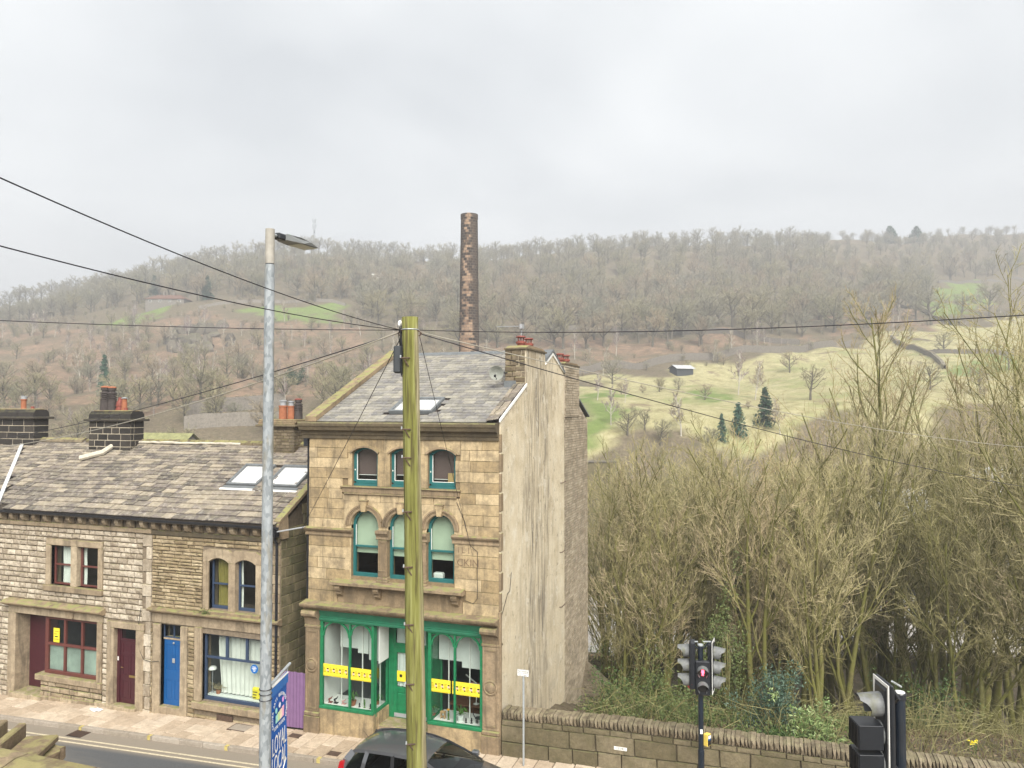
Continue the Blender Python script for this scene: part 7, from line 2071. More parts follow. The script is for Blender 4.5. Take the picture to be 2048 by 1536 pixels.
# crag
q = random.Random(17)
x, y, z, d = on_hill(395, 690)
t = thing('rock_crag', 'outcrop of grey gritstone crag among birches below the green field', 'rock', (x, y, z))
ROCK = stone('grit_crag', [(.085,.075,.06),(.12,.105,.085),(.16,.14,.11)], .6, .3, .4, .3, 1.0)
for i in range(34):
    px = q.gauss(390, 26); py = q.uniform(655, 705)
    X, Y, Z, D = on_hill(px, py)
    sx, sz = q.uniform(1.2, 3.6), q.uniform(1.2, 4.0)
    b = MB(); vs = []; k = 7
    for lev in range(4):
        for j in range(k):
            a = j/k*6.283 + q.uniform(-.2, .2); rr_ = sx*q.uniform(.75, 1.1)*(1, 1.05, .9, .5)[lev]
            vs.append((X + rr_*math.cos(a), Y + rr_*.8*math.sin(a), Z - 1 + (sz+1)*lev/3 + q.uniform(-.2, .2)))
    fs = [(l*k+j, l*k+(j+1) % k, (l+1)*k+(j+1) % k, (l+1)*k+j) for l in range(3) for j in range(k)] + [tuple(range(3*k, 4*k))]
    b.add(vs, fs); b.build('boulder', ROCK, t)
# valley yard with parked cars, seen between the trunks
def cam_quad(px0, px1, d0, d1, z):
    return [(*at_depth(px0, d0), z), (*at_depth(px1, d0), z), (*at_depth(px1, d1), z), (*at_depth(px0, d1), z)]
b = MB(); b.add(cam_quad(1150, 2150, 46, 62, VALLEY+.35), [(0,1,2,3)])
tag(b.build('valley_road', plain('pale_worn_tarmac', (.50, .47, .43), .85, .2, var=.12, sc=1)), 'pale road and yard along the valley floor', kind='structure')
x0_, y0_ = at_depth(1120, 45.4)
t = thing('river_wall', 'dark stone retaining wall under the valley road', 'wall', (x0_, y0_, VALLEY))
Mw = Matrix.Translation((x0_, y0_, 0)) @ Matrix.Rotation(YAW, 4, 'Z')
MB().box(0, 32, 0, .5, VALLEY-2.5, VALLEY+.95).xform(Mw).build('wall_face', S_SIDE, t)
MB().cbox(-.05, 32.05, -.05, .55, VALLEY+.95, VALLEY+1.1, .04).xform(Mw).build('coping', FSTONE, t)
src = [o for o in scene.objects if o.name.startswith('parked_car') and o.parent is None][0]
for px, d_, rot, lab, cc in ((1818, 56, .5, 'white car parked in the valley yard, glimpsed through branches', (.7, .71, .72)), (1790, 60, .45, 'blue car parked in the valley yard behind the white one', (.05, .10, .28)), (1700, 58, .4, 'pale silver car in the valley yard nearer the ivy trunk', (.5, .52, .54))):
    c = copy_tree(src); x, y = at_depth(px, d_); c.location = (x, y, VALLEY+.36); c.rotation_euler = (0, 0, YAW+rot)
    c['label'] = lab
    pm = plain('car_paint_%d' % px, cc, .25, .5)
    for ch in c.children:
        if ch.name.split('.')[0] in ('body', 'roof', 'rail', 'windscreen_pillar', 'rear_pillar', 'tail_pillar', 'door_mirror'):
            ch.material_slots[0].link = 'OBJECT'; ch.material_slots[0].material = pm
# timber deck rail and tub behind the shop house
xg, yg = at_depth(1176, 30.2); xh, yh = at_depth(1209, 28.8)
zf = -2.9
t = thing('deck_rail', 'weathered timber rail behind the brick corner of the shop house', 'fence', (xg, yg, zf))
TIMB = plain('weathered_timber', (.22, .17, .11), .9, .15, var=.25, sc=8)
MB().tube([(xg, yg, zf+1.0), (xh, yh, zf+.88)], .05, 6).build('top_rail', TIMB, t)
xk, yk = at_depth(1190, 26.8)
MB().tube([(xh, yh, zf+.88), (xk, yk, zf+.72)], .05, 6).build('top_rail', TIMB, t)
for i in range(9):
    u = i/8; x, y = xg+(xh-xg)*u, yg+(yh-yg)*u
    MB().box(x-.04, x+.04, y-.015, y+.015, zf-.6, zf+.96-.1*u).build('slat', TIMB, t)
for i in range(1, 9):
    u = i/8; x, y = xh+(xk-xh)*u, yh+(yk-yh)*u
    MB().box(x-.015, x+.015, y-.04, y+.04, zf-.6, zf+.86-.16*u).build('slat', TIMB, t)
x, y = at_depth(1183, 28.0)
t = thing('garden_tub', 'grey-topped tub with a red label behind the roadside wall', 'tub', (x, y, zf))
MB().lathe(x, y, [(.2, -.6), (.26, .38), (.29, .40), (.29, .45), (.25, .45), (.23, .40), (.02, .39)], 18, z0=zf).build('tub', BLINDW, t)
MB().lathe(x, y, [(.262, .10), (.272, .11), (.276, .25), (.266, .26)], 18, z0=zf).build('red_label', RED, t)
# ------------------------------------------------------------------ trees
def grow(rr, H, tr, spec):
    """list of branches (level, points, radii). spec: kids, angle, ratio per level, trunk fraction, uplift"""
    out = []
    def br(p, d, L, r, lvl):
        n = (7, 5, 4, 3, 2, 2)[lvl]; P = [p]; Rr = [r]; dd = d.copy()
        for i in range(n):
            wob = spec['wob'][lvl]
            dd = (dd + Vector((rr.gauss(0, wob), rr.gauss(0, wob), rr.gauss(0, wob*.6) + spec['up'][lvl]))).normalized()
            P.append(P[-1] + dd * (L/n)); Rr.append(r*(1 - (i+1)/n*(spec.get('thin', .62) if lvl == 0 else .75)))
        out.append((lvl, P, Rr))
        if lvl + 1 >= len(spec['kids']) + 1: return
        k = spec['kids'][lvl]; k = max(1, int(round(k*rr.uniform(.75, 1.25))))
        for j in range(k):
            t0 = spec['start'][lvl]; u = t0 + (1-t0)*(j + rr.uniform(0, 1))/k
            f = min(n-1e-6, u*n); i = int(f); q = P[i].lerp(P[i+1], f-i)
            tan = (P[i+1]-P[i]).normalized(); az = rr.uniform(0, 6.283) if lvl else j*2.4 + rr.uniform(-.5, .5)
            ort = tan.orthogonal().normalized(); ort = (Matrix.Rotation(az, 3, tan) @ ort)
            a = math.radians(spec['ang'][lvl]*rr.uniform(.7, 1.3))
            nd = (tan*math.cos(a) + ort*math.sin(a)).normalized()
            ln = L*spec['ratio'][lvl]*(1 - spec['taper'][lvl]*(u-t0)/(1-t0+1e-6))*rr.uniform(.7, 1.25)
            br(q, nd, ln, max(.0, Rr[i]*spec['rad'][lvl]), lvl+1)
    for s_ in range(spec.get('stems', 1)):
        d0 = Vector((rr.gauss(0, spec['lean']), rr.gauss(0, spec['lean']), 1)).normalized()
        p0 = Vector((0, 0, -.4)) if spec.get('stems', 1) == 1 else Vector((rr.uniform(-.35, .35), rr.uniform(-.35, .35), -.4))
        br(p0, d0, H*spec['trunk']*(1 if s_ == 0 else rr.uniform(.7, 1.0)), tr*(1 if s_ == 0 else rr.uniform(.5, .85)), 0)
    return out
def tree_mesh(branches, name, split, ribbon_from, minr, sides=(8, 6, 4, 3, 3, 3)):
    """two meshes: trunk (levels < split) and crown"""
    T, C = MB(), MB(); rr = random.Random(1)
    for lvl, P, Rr in branches:
        B = T if lvl < split else C
        Rr = [max(minr[min(lvl, len(minr)-1)], r) for r in Rr]
        mi = 1 if (lvl >= split + 1) else 0
        if lvl >= ribbon_from:
            a, m_, c = P[0], P[len(P)//2], P[-1]
            side = (c-a).cross(Vector((rr.gauss(0,1), rr.gauss(0,1), rr.gauss(0,1))))
            side = side.normalized()*Rr[0] if side.length > 1e-6 else Vector((Rr[0], 0, 0))
            B.add([tuple(a-side), tuple(a+side), tuple(m_+side*.8), tuple(m_-side*.8), tuple(c)], [(0,1,2,3), (3,2,4)], mi)
        else:
            B.tube([tuple(p) for p in P], Rr, sides[lvl], mi, cap=False)
    return T.mesh(name+'_trunk', smooth=True), C.mesh(name+'_crown')
def bark(name, a, b_, c, sc=6, moss=None):
    m = NB(name); n = m.noise(sc, 4); r = m.rnd()
    k = m.ramp(n, [(.25, a), (.5, b_), (.75, c)])
    oi = m.n.new('ShaderNodeObjectInfo')
    k = m.mix(.35, k, m.ramp(oi.outputs['Random'], [(0, (.30, .34, .28)), (.5, (.5, .48, .46)), (1, (.60, .565, .48))]), 'OVERLAY')
    if moss: k = m.mix(m.math('MULTIPLY', m.step(m.noise(2.2, 4), .42, .58), .8), k, moss)
    return m.fin(k, .95, .08)
B_NEAR = bark('mossy_bark', (.08, .074, .028), (.135, .125, .05), (.20, .18, .085), 6, (.145, .145, .04))
B_BR = bark('olive_branch_bark', (.16, .148, .062), (.25, .23, .108), (.335, .305, .165), 4)
B_TWIG = bark('tan_twig_bark', (.265, .232, .122), (.365, .325, .18), (.46, .405, .25), 3)
B_TWIG2 = bark('ruddy_twig_bark', (.275, .225, .135), (.375, .31, .20), (.47, .395, .275), 3)
B_HILL = bark('hill_tree_bark', (.085, .078, .062), (.12, .108, .085), (.16, .145, .115), 2)
B_HT = {'grey': bark('grey_crown_twigs', (.21, .20, .15), (.28, .265, .20), (.355, .335, .26), 2),
        'olive': bark('olive_crown_twigs', (.22, .205, .13), (.295, .272, .175), (.37, .34, .23), 2),
        'ruddy': bark('ruddy_crown_twigs', (.25, .21, .15), (.33, .275, .20), (.40, .34, .255), 2),
        'mauve': bark('mauve_birch_twigs', (.20, .155, .16), (.255, .20, .205), (.32, .255, .255), 2)}
B_BIRCH = plain('pale_birch_bark', (.42, .39, .33), .9, .1, var=.3, sc=8)
OAK = dict(kids=[13, 7, 7, 4], ang=[58, 48, 45, 42], ratio=[.74, .46, .42, .5], start=[.22, .25, .15, .1], taper=[.45, .4, .3, .3], rad=[.55, .55, .5, .5], wob=[.05, .13, .18, .2, .2], up=[.02, .10, .06, .03, 0], trunk=.60, lean=.04)
OAKT = dict(OAK, kids=[13, 7, 7, 4], ang=[52, 44, 42, 38], start=[.32, .25, .15, .1], trunk=.68, ratio=[.60, .46, .42, .5])
BIRCH = dict(OAK, kids=[16, 5, 5, 3], ang=[38, 40, 42, 40], ratio=[.30, .45, .45, .5], trunk=.95, taper=[.7, .4, .3, .3], start=[.28, .2, .1, .1])
HV = {}
def hill_variant(key, spec, H, tr, cmat, seed, tmat=B_HILL):
    br = grow(random.Random(seed), H, tr, spec)
    a, b_ = tree_mesh(br, key, 2, 3, [.08, .05, .034, .03, .027])
    a.materials.append(tmat); b_.materials.append(B_HT[cmat]); b_.materials.append(B_HT[cmat])
    HV[key] = (a, b_, H)
for i, (c, sp) in enumerate((('grey', OAK), ('olive', OAK), ('grey', OAKT), ('olive', OAKT), ('ruddy', OAK), ('ruddy', OAKT))):
    hill_variant('oak%d' % i, sp, 12.0, .30, c, 40+i)
hill_variant('birch0', BIRCH, 9.5, .12, 'mauve', 61, B_BIRCH); hill_variant('birch1', BIRCH, 9.5, .12, 'ruddy', 62, B_BIRCH)
# where trees grow: tests on the photo position of the trunk foot
LOWER = [(-600,668),(0,655),(120,640),(200,626),(330,600),(400,604),(470,600),(560,600),(640,606),(700,640),(760,668),(900,690),(1100,706),(1420,694),(1600,676),(1700,668),(1800,640),(1870,612),(1960,560),(2060,556),(2700,560)]
lowx, lowy = zip(*LOWER)
ridge_y = lambda px: float(np.interp(px, [0, 120, 390, 620, 830, 1050, 1250, 1450, 1680, 1900, 2150], [640, 600, 532, 512, 522, 513, 497, 489, 482, 472, 468]))
cand = []
q = random.Random(77)
for u in np.arange(-330, 520, 8.8):
    for v in np.arange(92, 620, 9.6):
        uu, vv = u + q.uniform(-4.6, 4.6), v + q.uniform(-5, 5)
        cand.append((CX + uu*CYW - vv*SY, CY + uu*SY + vv*CYW, vv))
cz_ = ground(np.array([c[0] for c in cand]), np.array([c[1] for c in cand]))
wood, birches, low = [], [], []
for (x, y, d), z in zip(cand, cz_):
    px, py = proj(x, y, z)
    if px < -60 or px > 2110: continue
    if d > 100 and py < ridge_y(px) + 1.5 and q.random() < .72: continue
    if z < VALLEY + 1.0 and d < 100: continue
    ly = float(np.interp(px, lowx, lowy))
    infield = any(inpoly(np.array([x]), np.array([y]), p)[0] for p in Z_GREEN + Z_PALE)
    if py < ly and not infield:
        # thinner on the bare upper moor on the right
        if px > 1620 and py < 488 + (px-1620)*-.02 and q.random() < .6: continue
        wood.append((x, y, z, d, px, py))
    elif px < 830 and 640 < py < 800 and not infield:
        if q.random() < (.42 if 250 < px < 620 and py < 740 else .2): birches.append((x, y, z, d, px, py))
    elif py >= 800 and px < 800 and q.random() < .62: low.append((x, y, z, d, px, py))
    elif px >= 830 and py >= ly and not infield and q.random() < .25: birches.append((x, y, z, d, px, py))
def hill_tree(key, x, y, z, s, label, cat='tree', group=None, parts=True, rot=None):
    a, b_, H = HV[key]
    t = thing('birch_tree' if key[0] == 'b' else 'bare_tree', label, cat, (x, y, z), group)
    t.rotation_euler = (0, 0, q.uniform(0, 6.28) if rot is None else rot); s_ = s*q.uniform(1.05, 1.3); t.scale = (s_, s_, s)
    for nm, me in (('trunk', a), ('crown', b_)):
        o = bpy.data.objects.new(nm, me); col.objects.link(o); o.parent = t
    return t
wood2 = []
for w_ in wood:
    over = w_[5] - ridge_y(w_[4])
    if over < 2: continue
    elif over < 26 and w_[4] < 1650: wood2.append((12*q.uniform(.7, .95), w_))
    elif w_[4] >= 1650 and over < 70: wood2.append((12*q.uniform(.5, .85), w_))
    else: wood2.append((12*q.uniform(.9, 1.3), w_))
px = -50.0
while px < 2110:                                           # the row of trees along the skyline
    dv = np.arange(330, 640, 3.0); xs_ = (px-1024)/F*dv
    xa, ya = CX + xs_*CYW - dv*SY, CY + xs_*SY + dv*CYW
    ga = ground(xa, ya); i = int(np.argmax((ga-CZ)/dv))
    w_ = (xa[i], ya[i], ga[i], dv[i], px, ridge_y(px) - 3)
    if px < 1625: wood2.append((12*q.uniform(.85, 1.22), w_)); px += q.uniform(13, 34) if px > 780 else q.uniform(10, 22)
    else: wood2.append((12*q.uniform(.45, .75), w_)); px += q.uniform(10, 40)
allw = wood2
def visible_size(h, w_): return h / w_[3]
solo, mass = [], []
for h, w_ in sorted(allw, key=lambda t_: -visible_size(*t_)):
    near_ridge = w_[5] < ridge_y(w_[4]) + 9
    if (len(solo) < 95) or (near_ridge and len([1 for s_ in solo if s_[2]]) < 45 and q.random() < .5): solo.append((h, w_, near_ridge))
    else: mass.append((h, w_))
NAMES = {'oak0': 'grey-brown', 'oak1': 'olive-brown', 'oak2': 'grey-brown', 'oak3': 'olive-brown', 'oak4': 'ruddy-brown', 'oak5': 'ruddy-brown'}
def pick(px, py):
    r = q.random()
    if py < ridge_y(px) + 45: return q.choice(('oak0', 'oak2', 'oak2', 'oak0', 'oak3'))
    if r < .40: return q.choice(('oak1', 'oak3'))
    if r < .68: return q.choice(('oak0', 'oak2'))
    return q.choice(('oak4', 'oak5'))
for h, w_, rg in solo:
    key = pick(w_[4], w_[5])
    side = 'left of the mill chimney' if w_[4] < 935 else 'right of the mill chimney'
    if rg: lab, grp = 'bare %s tree standing on the skyline %s' % (NAMES[key], side), '%s skyline trees %s' % (NAMES[key], side)
    else: lab, grp = 'bare %s tree in the hillside wood %s' % (NAMES[key], side), '%s wood trees %s' % (NAMES[key], side)
    hill_tree(key, w_[0], w_[1], w_[2]-.2, h/12.0, lab, group=grp)
for i, w_ in enumerate(birches):
    key = q.choice(('birch0', 'birch1')); side = 'left of the mill chimney' if w_[4] < 935 else 'right of the mill chimney'
    c = 'mauve' if key == 'birch0' else 'ruddy'
    hill_tree(key, w_[0], w_[1], w_[2]-.2, q.uniform(.55, .95), 'slender %s birch on the bracken slope %s' % (c, side), group='%s birches on the slope %s' % (c, side))
for i, w_ in enumerate(low):
    key = q.choice(('oak1', 'oak3', 'oak1', 'oak4')); c = NAMES[key]
    hill_tree(key, w_[0], w_[1], w_[2]-.2, q.uniform(.55, .8), 'rounded %s bare tree at the slope foot behind the cottages' % c, group='%s trees behind the cottages' % c)
# the rest of the wood reads as one mass
def mass_object(name, pts, label, variants):
    """pts: (x, y, z, scale, rot, key index)"""
    me = bpy.data.meshes.new(name); me.from_pydata([p[:3] for p in pts], [], [])
    for nm, k_, ty in (('s', 3, 'FLOAT'), ('r', 4, 'FLOAT'), ('k', 5, 'INT')):
        at_ = me.attributes.new(nm, ty, 'POINT'); at_.data.foreach_set('value', [p[k_] for p in pts])
    o = bpy.data.objects.new(name, me); col.objects.link(o); tag(o, label, kind='stuff')
    src_c = bpy.data.collections.new('wood_variants')
    for i, (a, b_, H) in enumerate(variants):
        m = MB(); m.add([tuple(v.co) for v in a.vertices], [tuple(p.vertices) for p in a.polygons], 0); m.add([tuple(v.co) for v in b_.vertices], [tuple(p.vertices) for p in b_.polygons], 1)
        m.m[len(a.polygons):] = [1 + p.material_index for p in b_.polygons]
        mm = m.mesh('wood_variant'); mm.materials.append(a.materials[0]); mm.materials.append(b_.materials[0]); mm.materials.append(b_.materials[-1])
        src_c.objects.link(bpy.data.objects.new('%s_%02d' % (name, i), mm))
    g = bpy.data.node_groups.new('scatter', 'GeometryNodeTree')
    g.interface.new_socket('Geometry', in_out='INPUT', socket_type='NodeSocketGeometry'); g.interface.new_socket('Geometry', in_out='OUTPUT', socket_type='NodeSocketGeometry')
    N_ = g.nodes; gi, go = N_.new('NodeGroupInput'), N_.new('NodeGroupOutput')
    ci = N_.new('GeometryNodeCollectionInfo'); ci.inputs['Collection'].default_value = src_c; ci.inputs['Separate Children'].default_value = True; ci.inputs['Reset Children'].default_value = True
    ip = N_.new('GeometryNodeInstanceOnPoints'); ip.inputs['Pick Instance'].default_value = True
    def na(nm, ty):
        n = N_.new('GeometryNodeInputNamedAttribute'); n.data_type = ty; n.inputs['Name'].default_value = nm; return n.outputs[0]
    cb = N_.new('ShaderNodeCombineXYZ'); g.links.new(na('r', 'FLOAT'), cb.inputs[2])
    g.links.new(gi.outputs[0], ip.inputs['Points']); g.links.new(ci.outputs[0], ip.inputs['Instance']); g.links.new(na('k', 'INT'), ip.inputs['Instance Index'])
    g.links.new(cb.outputs[0], ip.inputs['Rotation']); g.links.new(na('s', 'FLOAT'), ip.inputs['Scale']); g.links.new(ip.outputs[0], go.inputs[0])
    md = o.modifiers.new('scatter', 'NODES'); md.node_group = g
mass_object('woodland', [(w_[0], w_[1], w_[2]-.2, h/12.0, q.uniform(0, 6.28), int(pick(w_[4], w_[5])[3])) for h, w_ in mass], 'hanging wood of bare trees covering the hillside', [HV['oak%d' % i] for i in range(6)])
# waist-high scrub on the open slopes
sc = []
for u in np.arange(-330, 420, 3.1):
    for v in np.arange(112, 330, 3.6):
        if q.random() < .5: continue
        uu, vv = u + q.uniform(-1.6, 1.6), v + q.uniform(-1.8, 1.8); sc.append((CX + uu*CYW - vv*SY, CY + uu*SY + vv*CYW))
sz_ = ground(np.array([c[0] for c in sc]), np.array([c[1] for c in sc]))
SX, SYY = np.array([c[0] for c in sc]), np.array([c[1] for c in sc])
infl = np.zeros(len(sc), bool)
for p in Z_GREEN: infl |= inpoly(SX, SYY, p)
inpale = inpoly(SX, SYY, Z_PALE[0])
infl |= inpale & (np.sin(SX*.11)*np.sin(SYY*.13+.7) < .55)
pp = []
for (x, y), z, f_ in zip(sc, sz_, infl):
    px, py = proj(x, y, z)
    if f_ or px < -60 or px > 2110 or (px > 830 and py > 900): continue
    clump = math.sin(x*.09+1.3)*math.sin(y*.075) + .5*math.sin(x*.21-y*.17)
    if clump < q.uniform(-.5, .7): continue
    pp.append((x, y, z-.3, q.uniform(.14, .34), q.uniform(0, 6.28), q.choice((0, 1, 1, 4, 4, 6, 7))))
for (x, y, d), z in zip(cand, cz_):
    px, py = proj(x, y, z)
    if not (-60 < px < 860 and 655 < py < 880) or d < 92: continue
    if any(inpoly(np.array([x]), np.array([y]), p)[0] for p in Z_GREEN) or (325 < px < 455 and 650 < py < 722): continue
    pr = .15 if (520 < px < 790 and py < 765) or (px < 190 and py < 750) else .72
    for _ in range(2):
        if q.random() < pr: pp.append((x + q.uniform(-4, 4), y + q.uniform(-4, 4), z-.3, q.uniform(.38, .7), q.uniform(0, 6.28), q.choice((0, 1, 1, 3, 4, 6, 7))))
mass_object('hillside_scrub', pp, 'low bare scrub and saplings over the bracken slopes', [HV['oak%d' % i] for i in range(6)] + [HV['birch0'], HV['birch1']])
print('TREES', len(solo), len(mass), len(birches), len(low))
# trees that stand alone in the fields
for px, py, hpx, key, lab in ((1890,706,62,'oak1','lone round tree beside the wall crossing in the pale field'), (1477,790,95,'birch0','mauve tree in the pale field right of the shed'), (1225,768,70,'oak0','grey tree by the long wall left of the shed'),
        (1362,872,95,'birch1','thin-stemmed tree low in the pale field below the shed'), (1222,850,85,'birch0','mauve slender tree beside the brick gable in the field'), (1290,862,60,'oak3','small olive tree low in the field left of the conifers'),
        (1865,650,98,'oak2','first tree in the row along the upper field wall'), (1835,640,90,'oak0','second tree in the row along the upper field wall'), (1800,628,88,'oak3','third tree in the row along the upper field wall'), (1757,616,92,'oak2','tall tree at the end of the row along the upper field wall'),
        (1982,632,92,'oak1','broad spreading tree on the highest green field'), (1925,640,70,'oak3','tree beside the pale pole on the highest green field'), (628,604,75,'oak4','broad lone tree above the bright green field'), (1640,640,85,'oak0','dark-stemmed tree on the bracken below the wood'), (1195,800,62,'birch0','mauve sapling close to the brick gable in the field'), (1250,805,55,'birch0','mauve sapling at the green patch of the field'), (1255,870,80,'oak1','olive bush-like tree low in the field by the gable'), (1410,800,45,'oak4','ruddy low tree in the field below the shed'), (1510,800,85,'birch1','ruddy slender tree right of the dark conifer top'), (1320,892,70,'oak3','olive tree at the field foot below the thin-stemmed one'), (1420,896,60,'oak1','olive tree at the field foot beside the small conifer'), (1560,870,80,'birch1','ruddy tree at the field foot beyond the broad conifer'), (1580,745,60,'oak4','ruddy bush-like tree in the pale field beside the tallest bare tree'), (1620,800,90,'oak3','olive tree low in the pale field beside the tallest bare tree'), (1860,780,80,'oak1','olive tree low in the pale field beyond the tallest bare tree'), (1960,790,90,'oak4','ruddy tree low in the pale field by the straight grey stem'), (2020,740,60,'oak3','olive tree in the pale field by the field wall end')):
    x, y, z, d = hill_hit(px, py)
    hill_tree(key, x, y, z-.2, hpx/F*d/HV[key][2], lab)

# ---- evergreens
def leaf_mb(pts, size, rr, mb=None, flat=.4):
    b = mb or MB()
    for p in pts:
        n = Vector((rr.gauss(0, 1), rr.gauss(0, 1), rr.gauss(0, 1)+flat)).normalized(); u = n.orthogonal().normalized()
        u = Matrix.Rotation(rr.uniform(0, 6.28), 3, n) @ u; v = n.cross(u); s_ = size*rr.uniform(.6, 1.35)
        p = Vector(p)
        b.add([tuple(p - u*s_), tuple(p + v*s_*.38 + n*s_*.1), tuple(p + u*s_), tuple(p - v*s_*.38 + n*s_*.1)], [(0, 1, 2, 3)])
    return b
def leaf_mat(name, a, b_, c, rough=.6):
    m = NB(name); r = m.rnd(); n = m.noise(2.5, 3)
    k = m.ramp(m.math('ADD', m.math('MULTIPLY', r, .7), m.math('MULTIPLY', n, .3)), [(.1, a), (.5, b_), (.9, c)])
    mt = m.fin(k, rough, .35)
    m.b.inputs['Subsurface Weight'].default_value = 0.0
    return mt
L_CONIF = leaf_mat('dark_conifer_needles', (.012, .035, .018), (.028, .065, .032), (.05, .10, .05), .8)
L_SPRUCE = leaf_mat('blue_spruce_needles', (.025, .07, .045), (.045, .11, .07), (.08, .16, .10), .8)
def conifer(px, py, hpx, wpx, mat, label, d=None, seed=1):
    if d is None: x, y, z, d = hill_hit(px, py)
    else: x, y = at_depth(px, d); z = gz(x, y)
    H = hpx/F*d; Wd = wpx/F*d/2; rr = random.Random(seed)
    t = thing('conifer', label, 'tree', (x, y, z))
    MB().tube([(x, y, z-.5), (x, y, z+H*.96)], [H*.022, .03], 7).build('trunk', B_HILL, t)
    pts = []
    nb_l = 120
    for i in range(nb_l):
        u = (i+rr.random())/nb_l; zz = .05 + .95*u; L_ = Wd*(1-u)**.75*rr.uniform(.75, 1.12) + .05; a = rr.uniform(0, 6.28)
        for j in range(16):
            f = (j+.5)/16; r_ = L_*f
            pts.append((x + r_*math.cos(a) + rr.gauss(0, .05*Wd), y + r_*math.sin(a) + rr.gauss(0, .05*Wd), z + H*zz - L_*f*.28 + rr.gauss(0, .012*H)))
    leaf_mb(pts, Wd*.13, rr, flat=.0).build('crown', mat, t)
conifer(208, 790, 80, 34, L_SPRUCE, 'narrow dark green conifer on the slope above the black chimney', seed=1)
conifer(1530, 852, 76, 50, L_CONIF, 'broad dark conifer standing at the foot of the pale field', seed=2)
conifer(1443, 884, 56, 28, L_SPRUCE, 'small dark green conifer before the pale field', seed=3)
conifer(1476, 872, 66, 42, L_SPRUCE, 'blurred pale green conifer between two others below the field', seed=4)
conifer(412, 600, 48, 32, L_CONIF, 'dark pine beside the hillside house', seed=5)
conifer(306, 590, 40, 28, L_CONIF, 'dark pine left of the hillside house', seed=6)
conifer(1785, 478, 34, 46, L_CONIF, 'dark rounded evergreen clump on the far skyline', seed=7)
conifer(1838, 480, 30, 46, L_CONIF, 'second dark evergreen clump on the far skyline', seed=8)
conifer(350, 868, 38, 24, L_CONIF, 'dark evergreen bush beside the mossy outbuilding', d=80, seed=9)
def shrub(name, label, x, y, z, rx, ry, rz, n, size, mat, seed, stems=8, cat='shrub'):
    rr = random.Random(seed); t = thing(name, label, cat, (x, y, z))
    b = MB()
    for k in range(stems):
        a = rr.uniform(0, 6.28); e = rr.uniform(.2, .8)
        b.tube([(x, y, z-.2), (x+rx*e*.5*math.cos(a), y+ry*e*.5*math.sin(a), z+rz*.7), (x+rx*e*math.cos(a), y+ry*e*math.sin(a), z+rz*1.6*rr.uniform(.6, 1))], [.03, .02, .008], 5)
    b.build('stems', B_BR, t)
    cl = [(rr.gauss(0, .42), rr.gauss(0, .42), abs(rr.gauss(.5, .32))) for _ in range(46)]
    pts = []
    for _ in range(n):
        c = cl[rr.randrange(46)]; s_ = .13
        pts.append((x + rx*(c[0]+rr.gauss(0, s_)), y + ry*(c[1]+rr.gauss(0, s_)), z + max(.02, 2*rz*(c[2]+rr.gauss(0, s_*.8))*.8)))
    leaf_mb(pts, size, rr).build('leaves', mat, t)
    return t
L_HOLLY = leaf_mat('blue_green_holly_leaf', (.025, .055, .035), (.055, .10, .065), (.12, .18, .13), .35)
L_LAUREL = leaf_mat('pale_green_laurel_leaf', (.09, .15, .04), (.19, .26, .09), (.34, .40, .19), .4)
L_IVY = leaf_mat('ivy_leaf', (.02, .045, .012), (.05, .09, .02), (.10, .15, .045), .45)
L_BRAM = leaf_mat('bramble_leaf', (.05, .075, .018), (.09, .12, .032), (.15, .17, .06), .6)
def at_px(px, py, d):
    x, y = at_depth(px, d); return x, y, CZ - (py-814)/F*d
for nm, lab, px, py, d, rx, rz, n, sz, mt, sd_ in (
    ('holly_bush', 'tall blue-green holly bush behind the roadside wall', 1545, 1475, 22.5, .95, 1.25, 5200, .045, L_HOLLY, 1),
    ('laurel_bush', 'pale variegated leafy bush behind the roadside wall', 1622, 1492, 21.5, .95, .62, 2300, .065, L_LAUREL, 2),
    ('laurel_bush', 'low dark green leafy bush before the pale one by the wall', 1560, 1508, 20.8, 1.1, .42, 2200, .05, L_IVY, 3),
    ('bramble_bush', 'ivy and bramble thicket behind the wall left of the pedestrian signal', 1290, 1462, 23.0, 1.9, .95, 4200, .045, L_BRAM, 4),
    ('bramble_bush', 'ivy mound beside the timber rail and brick corner', 1235, 1440, 26.0, 1.2, 1.0, 2400, .05, L_IVY, 5),
    ('ivy_mass', 'bright ivy climbing behind the three-lens signal head', 1450, 1330, 24.5, .9, 1.1, 2600, .05, L_BRAM, 6),
    ('ivy_mass', 'dark ivy undergrowth right of the pedestrian signal', 1390, 1465, 24.0, 1.3, .8, 2400, .045, L_IVY, 7),
    ('ivy_mass', 'ivy scrambling round trunks under the leaning tree', 1830, 1455, 27.0, 1.5, 1.0, 2400, .05, L_IVY, 8)):
    x, y, z = at_px(px, py, d); g_ = gz(x, y)
    shrub(nm, lab, x, y, min(z, g_+.4), rx, rx, rz + max(0, (z-g_)*.4), n, sz, mt, sd_)
x, y, z, d = hill_hit(588, 770); shrub('gorse_bush', 'dark rounded bush on the open bracken slope', x, y, z, 2.2, 2.2, 1.9, 2600, .16, L_CONIF, 9)
